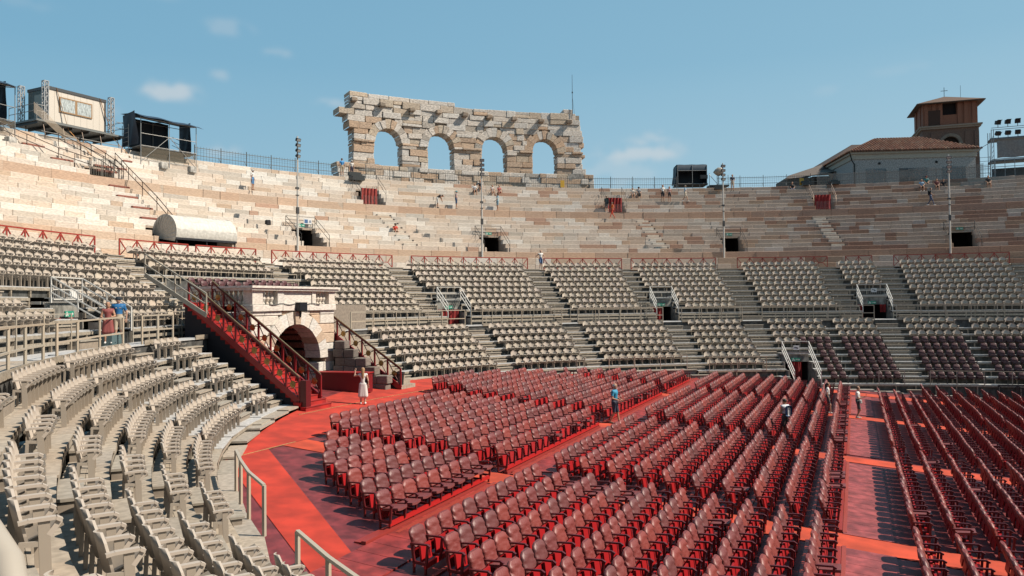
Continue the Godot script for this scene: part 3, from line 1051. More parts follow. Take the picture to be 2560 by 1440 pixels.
	for k in 11:
		var m := MB.new()
		m.col = vary(Color(0.79, 0.72, 0.63), 0.08)
		m.lathe(prof, Transform3D())
		obj("baluster", m.mesh(), mats.stone, n, Transform3D(Basis(), Vector3(GATE_X - 0.9 - 0.3 * k, 6.48, w1 - 0.3)))
	var cp := MB.new()
	cp.col = Color(0.83, 0.78, 0.71)
	cp.slab(Vector3(GATE_X - 0.62, 7.16, w0 - 0.12), Vector3(GATE_X + 0.2, 7.27, w1 + 0.12))
	cp.slab(Vector3(GATE_X - 0.68, 7.27, w0 - 0.18), Vector3(GATE_X + 0.28, 7.38, w1 + 0.18))
	cp.slab(Vector3(back, 7.16, w1 - 0.6), Vector3(GATE_X - 0.63, 7.27, w1 + 0.12))
	cp.slab(Vector3(back, 7.27, w1 - 0.66), Vector3(GATE_X - 0.69, 7.38, w1 + 0.18))
	cp.slab(Vector3(back, 7.16, w0 - 0.12), Vector3(GATE_X - 0.63, 7.27, w0 + 0.5))
	obj("coping", cp.mesh(), mats.stone, n)
	var lamp := MB.new()
	lamp.col = Color(0.03, 0.035, 0.04)
	lamp.slab(Vector3(0, -0.22, -0.28), Vector3(0.32, 0.22, 0.28))
	lamp.bar(Vector3(0.1, -0.2, 0), Vector3(0.1, -0.55, 0), 0.06, 0.06)
	tag(obj("floodlight", lamp.mesh(), mats.metal, self, Transform3D(Basis(), Vector3(GATE_X + 0.12, 6.35, GATE_Z - 0.1))), "black box floodlight hung above the keystone of the gate", "lamp")
	var cab := MB.new()
	cab.col = Color(0.10, 0.10, 0.10)
	var pts := []
	for i in 17: pts.append(Vector3(GATE_X + 0.16, 6.48 - 0.05 * sin(i * 1.3), GATE_Z + 2.1 - i * 0.24))
	cab.tube(pts, 0.02, 5)
	tag(obj("cable", cab.mesh(), mats.paint), "dark cable looped along the foot of the gate balustrade", "cable")
	var sg := MB.new()
	sg.col = Color(0.03, 0.03, 0.03)
	sg.slab(Vector3(0, -0.11, -0.3), Vector3(0.04, 0.11, 0.3))
	var sn := obj("gate_sign", sg.mesh(), mats.paint, self, Transform3D(Basis(), Vector3(GATE_X - 0.7, 4.98, GATE_Z + 0.85)))
	tag(sn, "small dark sign with yellow figures inside the arch of the gate", "sign")
	var tx := MB.new()
	tx.col = Color(0.75, 0.62, 0.15)
	for k in 4: tx.slab(Vector3(0.042, -0.06, -0.22 + 0.115 * k), Vector3(0.05, 0.06, -0.15 + 0.115 * k))
	obj("figures", tx.mesh(), mats.paint, sn)
	# terrace above the gate with covered seats
	var bx := MB.new()
	bx.col = Color(0.30, 0.25, 0.2)
	for i in 18:
		var a := lerpf(BOX_GAP[0], BOX_GAP[1], i / 18.0)
		var b := lerpf(BOX_GAP[0], BOX_GAP[1], (i + 1) / 18.0)
		var pa := ring(a, up_d(6) + 0.12, 6.42)
		var pb := ring(b, up_d(6) + 0.12, 6.42)
		var fx := -46.5
		bx.quad(Vector3(fx, 6.42, pa.z), pa, pb, Vector3(fx, 6.42, pb.z))
		bx.quad(Vector3(fx, 1.0, pa.z), Vector3(fx, 6.42, pa.z), Vector3(fx, 6.42, pb.z), Vector3(fx, 1.0, pb.z))
	tag(obj("box_terrace", bx.mesh(), mats.board), "flat terrace behind the gate balustrade that carries covered seats", "terrace", "", "structure")
	staircase(7.0, 5.55, true)
	flank_stair()
	# the red counter in front of the gate
	var ct := thing("red_counter", "long dark red counter box in front of the gate", "counter", Transform3D(Basis(Vector3.UP, 0.16), Vector3(-41.15, fy(-40.6), 1.2)))
	var cb := MB.new()
	cb.col = Color(0.20, 0.012, 0.016)
	cb.box(Transform3D(Basis(), Vector3(-0.1, 0.48, 0.0)), Vector3(2.9, 0.96, 0.6))
	obj("body", cb.mesh(), mats.lacquer, ct)
	var ctop := MB.new()
	ctop.col = Color(0.36, 0.02, 0.02)
	ctop.box(Transform3D(Basis(), Vector3(-0.1, 0.985, 0.0)), Vector3(3.0, 0.05, 0.7))
	obj("top", ctop.mesh(), mats.lacquer, ct)

func medallion(m: MB, c: Vector3) -> void:
	m.lathe([[0.0, -0.02], [0.145, -0.02], [0.16, 0.0], [0.145, 0.02], [0.06, 0.03], [0.05, 0.05], [0.0, 0.05]], Transform3D(Basis(Vector3.RIGHT, PI / 2), c), 14)

func red_rail(n: Node3D, foot: Vector3, head: Vector3, bays: int) -> void:   # railing of a stair: posts, brass handrail, braces meeting in medallions
	var steel := Color(0.22, 0.014, 0.018)
	var hgt := Vector3(0, 0.98, 0)
	for i in bays + 1:
		var p := foot.lerp(head, float(i) / bays)
		var m := MB.new()
		m.col = steel
		m.bar(p, p + hgt, 0.075, 0.075)
		obj("rail_post", m.mesh(), mats.lacquer, n)
		if i == bays: break
		var q := foot.lerp(head, (i + 1.0) / bays)
		var c := (p + q) * 0.5 + Vector3(0, 0.48, 0)
		var b := MB.new()
		b.col = Color(0.10, 0.012, 0.014)
		for e in [p + Vector3(0, 0.06, 0), q + Vector3(0, 0.06, 0), p + Vector3(0, 0.90, 0), q + Vector3(0, 0.90, 0)]:
			b.tube([e, c], 0.024, 5)
		obj("brace", b.mesh(), mats.lacquer, n)
		var d := MB.new()
		d.col = Color(0.44, 0.29, 0.11)
		medallion(d, c)
		obj("medallion", d.mesh(), mats.brass, n)
	var h := MB.new()
	h.col = Color(0.10, 0.010, 0.012)
	h.bar(foot + hgt, head + hgt, 0.10, 0.07)
	obj("top_rail", h.mesh(), mats.lacquer, n)
	var g := MB.new()
	g.col = Color(0.60, 0.45, 0.25)
	g.tube([foot + hgt + Vector3(0, 0.075, 0), head + hgt + Vector3(0, 0.075, 0)], 0.028, 8)
	obj("handrail", g.mesh(), mats.brass, n)
	var s := MB.new()
	s.col = Color(0.30, 0.014, 0.016)
	s.bar(foot + Vector3(0, -0.03, 0), head + Vector3(0, -0.03, 0), 0.09, 0.26)
	obj("stringer", s.mesh(), mats.lacquer, n)

func staircase(z0: float, z1: float, _full: bool) -> void:
	var n := thing("red_staircase", "steep red carpeted staircase with medallion railings left of the gate", "staircase")
	var x0 := -38.85
	var steps := 25
	var rise := 0.19
	var run := 0.288
	var y0 := fy(x0)
	var zm := (z0 + z1) * 0.5
	for i in steps:
		var m := MB.new()
		m.col = vary(Color(0.50, 0.018, 0.014), 0.04)
		var top := y0 + rise * (i + 1)
		var wide := 1.75 if i < 2 else 1.38
		m.slab(Vector3(-run * 1.35, -0.21 if i > 1 else -0.5, -wide * 0.5), Vector3(0, 0, wide * 0.5))
		m.col = Color(0.32, 0.012, 0.012)
		m.slab(Vector3(-0.02, -0.032, -wide * 0.5 - 0.002), Vector3(0.022, 0.003, wide * 0.5 + 0.002))
		obj("step", m.mesh(), mats.carpet, n, Transform3D(Basis(), Vector3(x0 - run * i, top, zm)))
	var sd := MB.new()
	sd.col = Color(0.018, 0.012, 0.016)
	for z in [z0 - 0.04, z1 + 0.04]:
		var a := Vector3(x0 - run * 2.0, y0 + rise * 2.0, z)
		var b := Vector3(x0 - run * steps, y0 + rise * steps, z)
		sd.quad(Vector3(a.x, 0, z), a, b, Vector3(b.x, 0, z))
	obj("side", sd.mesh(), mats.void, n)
	for z in [z0, z1]:
		var k := 9
		red_rail(n, Vector3(x0 - run * 1.6, y0 + rise * 2.2, z), Vector3(x0 - run * (steps - 1), y0 + rise * steps, z), k)
	var nw := MB.new()
	nw.col = Color(0.11, 0.010, 0.014)
	nw.slab(Vector3(-0.16, -0.2, -0.22), Vector3(0.16, 1.22, 0.10))
	obj("newel", nw.mesh(), mats.lacquer, n, Transform3D(Basis(), Vector3(x0 - 0.2, y0 + 0.1, z0 - 0.02)))
	# plain grey rails carry on up to the upper seats
	var g := thing("grey_stair_rail", "plain grey stair railing rising above the red staircase", "railing")
	var st := MB.new()
	st.col = Color(0.34, 0.31, 0.26)
	var a := Vector3(-44.3, 6.05, 7.35)
	var b := Vector3(-48.2, 8.0, 7.35)
	for i in 3:
		var p := a.lerp(b, i / 2.0)
		var m := MB.new()
		m.col = Color(0.40, 0.36, 0.30)
		m.bar(p, p + Vector3(0, 0.95, 0), 0.05, 0.05)
		obj("post", m.mesh(), mats.paint, g)
	for hh in [0.45, 0.95]: st.bar(a + Vector3(0, hh, 0), b + Vector3(0, hh, 0), 0.05, 0.05)
	st.bar(a + Vector3(0, -0.05, 0), b + Vector3(0, -0.05, 0), 0.06, 0.2)
	obj("rail", st.mesh(), mats.paint, g)

func flank_stair() -> void:
	var n := thing("stair_flank", "dark stair flank with a medallion railing right of the gate", "staircase")
	var z := GATE_Z - 3.35
	var x0 := -39.35
	var y0 := fy(x0)
	var top := Vector3(x0 - 4.9, y0 + 3.2, z)
	var m := MB.new()
	m.col = Color(0.015, 0.016, 0.022)
	m.quad(Vector3(x0, y0 - 0.1, z + 0.04), Vector3(x0, y0 + 0.1, z + 0.04), top + Vector3(0, 0, 0.04), Vector3(top.x, 0, z + 0.04))
	m.quad(Vector3(x0, y0 - 0.1, z - 0.04), Vector3(top.x, 0, z - 0.04), top + Vector3(0, 0, -0.04), Vector3(x0, y0 + 0.1, z - 0.04))
	obj("flank", m.mesh(), mats.panel, n)
	red_rail(n, Vector3(x0, y0 + 0.12, z), top + Vector3(0, 0.05, 0), 6)
	for i in 15:
		var s := MB.new()
		s.col = Color(0.42, 0.35, 0.28)
		s.slab(Vector3(-0.45, -0.6, -0.7), Vector3(0, 0, 0.7))
		obj("step", s.mesh(), mats.board, n, Transform3D(Basis(), Vector3(x0 - 0.33 * i, y0 + 0.213 * (i + 1), z - 0.78)))
	# stepped grey masonry in front of the flank
	var w := thing("stepped_masonry", "stepped grey stone blocks piled against the dark stair flank", "masonry")
	for r in 6:
		for c in 6 - r:
			if r == 0 and c > 4: continue
			var s := MB.new()
			s.col = vary(Color(0.24, 0.20, 0.175), 0.14)
			s.rock(Transform3D(), Vector3(0.66, 0.44, 0.5), 0.03, rng, 0.012)
			obj("stone_block", s.mesh(), mats.stone, w, Transform3D(Basis(), Vector3(-42.9 + 0.68 * c + 0.1 * (r % 2), 2.0 + 0.45 * r, GATE_Z - 2.95 + rng.randf_range(-0.02, 0.02))))
	var b := thing("litter_bin", "black round litter bin at the foot of the dark stair flank", "bin", Transform3D(Basis(), Vector3(-39.75, fy(-39.75), -1.6)))
	var bm := MB.new()
	bm.col = Color(0.02, 0.024, 0.026)
	bm.lathe([[0.0, 0.0], [0.23, 0.0], [0.29, 0.78], [0.0, 0.78]], Transform3D(), 16)
	obj("body", bm.mesh(), mats.paint, b)
	var rm := MB.new()
	rm.col = Color(0.03, 0.034, 0.036)
	rm.lathe([[0.29, 0.76], [0.33, 0.78], [0.33, 0.85], [0.28, 0.85]], Transform3D(), 16)
	obj("rim", rm.mesh(), mats.paint, b)

# ---------------------------------------------------------------- seats
func seat_back(m: MB, w: float, y0: float, y1: float, lean: float, thick: float, z0 := 0.0) -> void:
	for face in [0, 1]:
		var g := []
		for i in 6:
			var v := i / 5.0
			var half := w * 0.5 * (1.0 if v < 0.5 else sqrt(maxf(1.0 - pow((v - 0.5) / 0.52, 3.0), 0.03)))
			if v < 0.3: half *= 0.88 + 0.4 * v
			var row := []
			for j in 7:
				var u := j / 3.0 - 1.0
				row.append(Vector3(u * half, lerpf(y0, y1, v), z0 - lean * v + 0.05 * u * u + (thick * (0.5 if face == 0 else -0.5))))
			g.append(row)
		m.grid(g, false, face == 1)
		if face == 0:
			for i in 5:
				m.quad(g[i + 1][0], g[i][0], g[i][0] - Vector3(0, 0, thick), g[i + 1][0] - Vector3(0, 0, thick))
				m.quad(g[i][6], g[i + 1][6], g[i + 1][6] - Vector3(0, 0, thick), g[i][6] - Vector3(0, 0, thick))
			for j in 6: m.quad(g[5][j], g[5][j + 1], g[5][j + 1] - Vector3(0, 0, thick), g[5][j] - Vector3(0, 0, thick))

func seat_pan(m: MB, w: float, a: Vector3, b: Vector3, thick: float) -> void:   # dished board from the hinge a to the front edge b
	var along := b - a
	var nn := Vector3(0, along.z, -along.y).normalized()
	for face in [0, 1]:
		var g := []
		for i in 4:
			var row := []
			for j in 5:
				var u := j / 2.0 - 1.0
				var half := w * 0.5 * (1.0 - 0.10 * pow(i / 3.0, 3.0))
				row.append(a + along * (i / 3.0) + Vector3(u * half, 0, 0) + nn * (0.025 * u * u + (thick * (0.5 if face == 0 else -0.5))))
			g.append(row)
		m.grid(g, false, face == 0)
		if face == 0:
			for j in 4: m.quad(g[3][j], g[3][j] - nn * thick, g[3][j + 1] - nn * thick, g[3][j + 1])
			for i in 3:
				m.quad(g[i][0], g[i][0] - nn * thick, g[i + 1][0] - nn * thick, g[i + 1][0])
				m.quad(g[i + 1][4], g[i + 1][4] - nn * thick, g[i][4] - nn * thick, g[i][4])

func arm_shape(m: MB, x: float, w: float, y: float, z0: float, z1: float) -> void:   # broad flat arm whose nose slants down and back to the leg
	var p := [Vector3(x, y - 0.012, z0), Vector3(x, y, z0 + 0.08), Vector3(x, y, z1 - 0.05), Vector3(x, y - 0.03, z1)]
	for i in 3: m.bar(p[i], p[i + 1], w, 0.034)
	m.bar(Vector3(x, y - 0.03, z1 - 0.015), Vector3(x, y - 0.16, z1 - 0.11), 0.036, 0.05)

var cream_parts := {}
var red_parts := {}
const CREAM := Color(0.53, 0.46, 0.39)

func make_cream_parts() -> void:
	var a := MB.new(); a.col = CREAM
	seat_back(a, 0.50, 0.38, 0.79, 0.09, 0.028)
	var p := MB.new(); p.col = Color(0.26, 0.22, 0.18)
	seat_pan(p, 0.44, Vector3(0, 0.37, 0.05), Vector3(0, 0.50, 0.36), 0.03)
	var r := MB.new(); r.col = CREAM * 0.97
	arm_shape(r, 0.0, 0.075, 0.615, -0.03, 0.33)
	var l := MB.new(); l.col = Color(0.38, 0.325, 0.265)
	l.bar(Vector3(0, 0.0, 0.20), Vector3(0, 0.60, 0.18), 0.034, 0.10)
	l.bar(Vector3(0, 0.0, -0.02), Vector3(0, 0.42, 0.0), 0.03, 0.05)
	l.bar(Vector3(0, 0.40, -0.02), Vector3(0, 0.38, 0.2), 0.028, 0.05)
	var k := MB.new(); k.col = Color(0.70, 0.70, 0.68)
	k.slab(Vector3(0.016, 0.50, 0.13), Vector3(0.022, 0.55, 0.19))
	cream_parts = {"backrest": a, "seat_pan": p, "armrest": r, "leg": l, "number_plate": k}

func tier_rows() -> Array:   # every seat of the stands: t, d, h, block, row (lower 0..., upper 100...), place in its row
	var out := []
	for k in range(-3, 6):
		var holes := [GATE_GAP] + LOW_STAIRS + LOW_GAPS
		if k < 2: holes = holes + [[LOW_DOOR[0] - 0.01, LOW_DOOR[1] + 0.012]]
		var bl := 0
		for s in spans(2.0, 4.80, holes):
			bl += 1
			var sp := speed((s[0] + s[1]) * 0.5, low_d(k) + 0.45)
			var length: float = (s[1] - s[0]) * sp
			var pitch := 0.555 if s[0] < 3.0 else 0.59
			var cnt := floori((length - 0.1) / pitch)
			for i in cnt:
				var t: float = s[0] + (0.5 * (length - cnt * pitch) + pitch * (i + 0.5)) / sp
				if k < low_first(t): continue
				out.append([t, low_d(k) + 0.46, low_h(k), bl, k, i])
	for k in 9:
		var holes := UP_STAIRS.duplicate()
		if k < 4:
			for q in UP_DOORS: holes.append([q[0] - 0.008, q[1] + 0.008])
		if k < 6: holes.append(BOX_GAP)
		var bl := 0
		for s in spans(2.55, 4.80, holes):
			bl += 1
			var sp := speed((s[0] + s[1]) * 0.5, up_d(k) + 0.45)
			var length: float = (s[1] - s[0]) * sp
			var cnt := floori((length - 0.12) / 0.585)
			for i in cnt:
				var gap := 0.0
				var t: float = s[0] + (0.5 * (length - cnt * 0.585) + 0.585 * (i + 0.5)) / sp
				out.append([t, up_d(k) + 0.46, up_h(k), 100 + bl, 100 + k, i])
	return out

func covered(s: Array) -> bool: return s[4] < 3 and s[0] > 4.2

func in_view(p: Vector3, margin := 1.08) -> float:   # distance if a point is in the picture, else 0
	var b := Basis(Vector3(0.91282, -0.010623, -0.408225), Vector3(0.017901, 0.999742, 0.014011), Vector3(0.407971, -0.020097, 0.912774))
	var q := (p - EYE) * b
	if q.z > -1.5: return 0.0
	var ty := tan(deg_to_rad(41.19 * 0.5))
	if absf(q.x / q.z) > ty * 16.0 / 9.0 * margin or absf(q.y / q.z) > ty * margin: return 0.0
	return -q.z

func block_name(s: Array) -> String:
	if s[4] >= 100: return "upper block at the left edge" if s[0] < 2.77 else ("upper seats left of the white doorway" if s[0] < 2.815 else "upper block above the couple")
	var t: float = s[0]
	if t < 2.255: return "nearest block"
	if t < 2.365: return "block between two foreground stairs"
	if t < 2.55: return "left foreground block"
	if t < 2.74: return "block below the walkway railing"
	if t < 2.87: return "block left of the red staircase"
	return "far lower stand"

func tier_seats() -> void:
	make_cream_parts()
	var all := tier_rows()
	var order := []
	for i in all.size():
		var s: Array = all[i]
		if covered(s): continue
		var dd := in_view(ring(s[0], s[1], s[2] + 0.5))
		if dd > 0.0: order.append([dd, i])
	order.sort_custom(func(a, b): return a[0] < b[0])
	var own := {}
	for i in mini(298, order.size()): own[order[i][1]] = true
	var tone := []
	for k in 4: tone.append({})
	var mesh := {}
	for k in cream_parts: mesh[k] = cream_parts[k].mesh()
	var flat := MB.new()
	for k in ["backrest", "seat_pan"]: flat.add(cream_parts[k], Transform3D())
	for k in ["armrest", "leg"]: flat.add(cream_parts[k], Transform3D(Basis(), Vector3(0.285, 0, 0)))
	var far := []
	var wine := []
	var names := {}
	var proto: Node3D = null
	for i in all.size():
		var s: Array = all[i]
		var x := ringx(s[0], s[1], s[2])
		x.basis = x.basis * Basis(Vector3.UP, rng.randf_range(-0.015, 0.015))
		if covered(s):
			if in_view(x.origin) > 0.0: wine.append([s, x])
		elif own.has(i):
			var o: Node3D
			if proto == null:
				proto = Node3D.new()
				add_child(proto)
				for k in ["backrest", "seat_pan"]: obj(k, mesh[k], mats.seat, proto)
				for sx in [-0.278, 0.278]:
					obj("armrest", mesh["armrest"], mats.seat, proto, Transform3D(Basis(), Vector3(sx, 0, 0)))
					obj("leg", mesh["leg"], mats.seat, proto, Transform3D(Basis(), Vector3(sx, 0, 0)))
				obj("number_plate", mesh["number_plate"], mats.paint, proto, Transform3D(Basis(), Vector3(-0.278, 0, 0)))
				o = proto
			else:
				o = proto.duplicate()
				add_child(o)
			o.name = numbered("tier_seat")
			o.transform = x
			var row: int = int(s[4]) - 99 if s[4] >= 100 else int(s[4]) + 3 if s[0] < 2.1 else (int(s[4]) + 2 if s[0] < 2.275 else int(s[4]) + 1)
			tag(o, "beige seat, %s from left in %s row up, %s" % [ordinal(int(s[5]) + 1), ordinal(row), block_name(s)], "seat", "beige folding seats of the stands")
			# arms are shared by neighbours: keep the right-hand one at the end of a row only
			var last: bool = not (i + 1 < all.size() and all[i + 1][3] == s[3] and all[i + 1][4] == s[4])
			if not last:
				for c in o.get_children():
					if (str(c.name).begins_with("armrest") or str(c.name).begins_with("leg")) and c.position.x > 0.0: c.free()
		else: far.append([x, s])
	var mm := MultiMesh.new()
	mm.transform_format = MultiMesh.TRANSFORM_3D
	mm.use_colors = true
	mm.mesh = flat.mesh()
	mm.instance_count = far.size()
	for i in far.size():
		mm.set_instance_transform(i, far[i][0])
		var k := rng.randf_range(0.88, 1.06)
		mm.set_instance_color(i, Color(k, k * rng.randf_range(0.97, 1.0), k * rng.randf_range(0.94, 1.0)))
	var mi := MultiMeshInstance3D.new()
	mi.name = "tier_seats_beyond"
	mi.multimesh = mm
	mi.material_override = mats.seat
	add_child(mi)
	tag(mi, "beige folding seats filling the stands farther off", "seat", "", "stuff")
	# wine-red covered seats low on the right
	var cv := MB.new()
	cv.col = Color(0.085, 0.022, 0.027)
	cover_shape(cv, 0.50, 0.34, 0.80, 3)
	cv.col = Color(0.06, 0.018, 0.022)
	seat_pan(cv, 0.48, Vector3(0, 0.42, 0.04), Vector3(0, 0.46, 0.36), 0.10)
	cv.col = Color(0.10, 0.09, 0.085)
	cv.bar(Vector3(0.295, 0, 0.15), Vector3(0.295, 0.58, 0.13), 0.03, 0.08)
	var cm := cv.mesh()
	for w in wine:
		var s: Array = w[0]
		var o := obj("covered_tier_seat", cm, mats.cover, self, w[1])
		var side := "beside the low doorway" if s[0] < 4.266 else ("left of the pale stair" if s[0] < 4.36 else ("right of the pale stair" if s[0] < 4.487 else ("by the right edge" if s[0] < 4.63 else "cut by the right edge")))
		tag(o, "dark wine seat, %s from left, %s covered row up, %s" % [ordinal(int(s[5]) + 1), ordinal(int(s[4]) + 4), side], "seat", "wine red covered seats in the stands")
	# covered seats on the terrace above the gate, two rows seen over the balustrade
	for r in 2:
		for i in 13:
			var z := 2.6 - 0.62 * i
			if i == 6: continue
			var o := obj("covered_box_seat", cm, mats.cover, self, Transform3D(Basis(Vector3.UP, PI / 2), Vector3(-49.3 - 0.9 * r, 7.0 + 0.2 * r, z)))
			tag(o, "wine covered seat above the gate, %s from the left in the %s row" % [ordinal(i + 1), ["front", "back"][r]], "seat", "covered seats above the gate")

func cover_shape(m: MB, w: float, y0: float, y1: float, sd: int) -> void:   # a vinyl hood pulled over a backrest, creased
	var g := RandomNumberGenerator.new()
	g.seed = sd
	var f := FastNoiseLite.new()
	f.seed = sd
	f.frequency = 2.2
	var bow := g.randf_range(0.55, 0.72)
	var rows := []
	for i in 9:
		var v := i / 8.0
		var k := 1.0 if v < 0.6 else sqrt(maxf(1.0 - pow((v - 0.6) / 0.405, 3.4), 0.0))
		var half := w * 0.5 * (0.5 + 0.5 * k) * (0.93 + 0.07 * sin(v * 3.0 + sd))
		var dep := 0.065 * (0.35 + 0.65 * k)
		var row := []
		for j in 16:
			var a := TAU * j / 16.0
			var cx := signf(cos(a)) * pow(absf(cos(a)), 0.55)
			var sz := signf(sin(a)) * pow(absf(sin(a)), 0.75)
			var p := Vector3(cx * half, lerpf(y0, y1, v), sz * dep - 0.11 * v)
			if sz > 0.0:
				# sagging fold below the brow and slanting pulls to one lower corner
				var fold := v - (bow - 0.16 * cx * cx)
				p.z += 0.028 * exp(-fold * fold * 220.0) - 0.030 * exp(-(fold + 0.085) * (fold + 0.085) * 260.0)
				p.z += 0.012 * sin((cx * 1.4 + v * 2.6 + sd) * 5.0) * (1.0 - v)
			p.z += 0.014 * f.get_noise_3d(p.x * 4.0, p.y * 4.0, sz)
			p.x += 0.010 * f.get_noise_3d(p.y * 5.0, sz, 3.0)
			row.append(p)
		rows.append(row)
	m.grid(rows, true, true)
	for i in 15:
		if i > 0: m.tri(rows[8][0], rows[8][i + 1], rows[8][i])

func floor_seat_slots() -> Array:   # x, z, row index, place in its segment, segment
	var out := []
	var xs := seat_rows()
	for r in xs.size():
		var x: float = xs[r]
		var segs := [[12.79, 30.0, 1], [1.86, 11.0, 1], [-10.05, 0.1, 1], [-21.1, -11.6, 1], [-27.5, -23.2, 1]]
		for s in segs.size():
			var z: float = segs[s][0]
			var i := 0
			while z < segs[s][1]:
				var ok := true
				# stay inside the carpet ring
				var q := Vector2(x / (RA - 2.35), z / (RB - 2.35))
				if z > 0.0:
					if q.length() > 0.985: ok = false
					if x < -26.0 and z > 21.0 - (absf(x) - 26.0) * 0.93 - 0.75 and x > -34.5: ok = false
					if x > -26.5 and z > 20.2 + (x + 26.5) * 0.75 and x < -14.0: ok = false
				else:
					if q.length() > 0.985: ok = false
					if x > -16.5 and x < -14.0 and z < -19.5: ok = false
				if x < -34.9 and (z > -1.0): ok = false
				if x < -34.2 and z > 10.4: ok = false
				if ok: out.append([x, z, r, i, s])
				z += 0.605
				i += 1
	return out

func make_red_parts() -> void:
	var red := Color(0.40, 0.014, 0.016)
	var dark := Color(0.105, 0.010, 0.013)
	var p := MB.new(); p.col = red
	p.box(Transform3D(Basis(Vector3.RIGHT, -0.14), Vector3(0, 0.36, 0.15)), Vector3(0.43, 0.34, 0.045))
	p.col = dark
	p.box(Transform3D(Basis(Vector3.RIGHT, -0.14), Vector3(0.12, 0.36, 0.176)), Vector3(0.035, 0.24, 0.012))
	var open := MB.new(); open.col = Color(0.21, 0.055, 0.055)
	seat_pan(open, 0.46, Vector3(0, 0.44, 0.06), Vector3(0, 0.47, 0.50), 0.06)
	var a := MB.new(); a.col = dark
	a.bar(Vector3(0, 0.59, -0.04), Vector3(0, 0.61, 0.36), 0.055, 0.035)
	a.bar(Vector3(0, 0.61, 0.35), Vector3(0, 0.57, 0.42), 0.055, 0.035)
	a.bar(Vector3(0, 0.58, 0.37), Vector3(0, 0.20, 0.34), 0.05, 0.05)
	a.bar(Vector3(0, 0.60, -0.02), Vector3(0, 0.22, 0.06), 0.045, 0.05)
	a.bar(Vector3(0, 0.22, 0.02), Vector3(0, 0.20, 0.36), 0.045, 0.06)
	var s := MB.new(); s.col = red * 0.8
	s.box(Transform3D(Basis(Vector3.RIGHT, 0.18), Vector3(0, 0.38, -0.01)), Vector3(0.40, 0.36, 0.025))
	red_parts = {"seat_pan": p, "open_pan": open, "armrest": a, "shell": s}

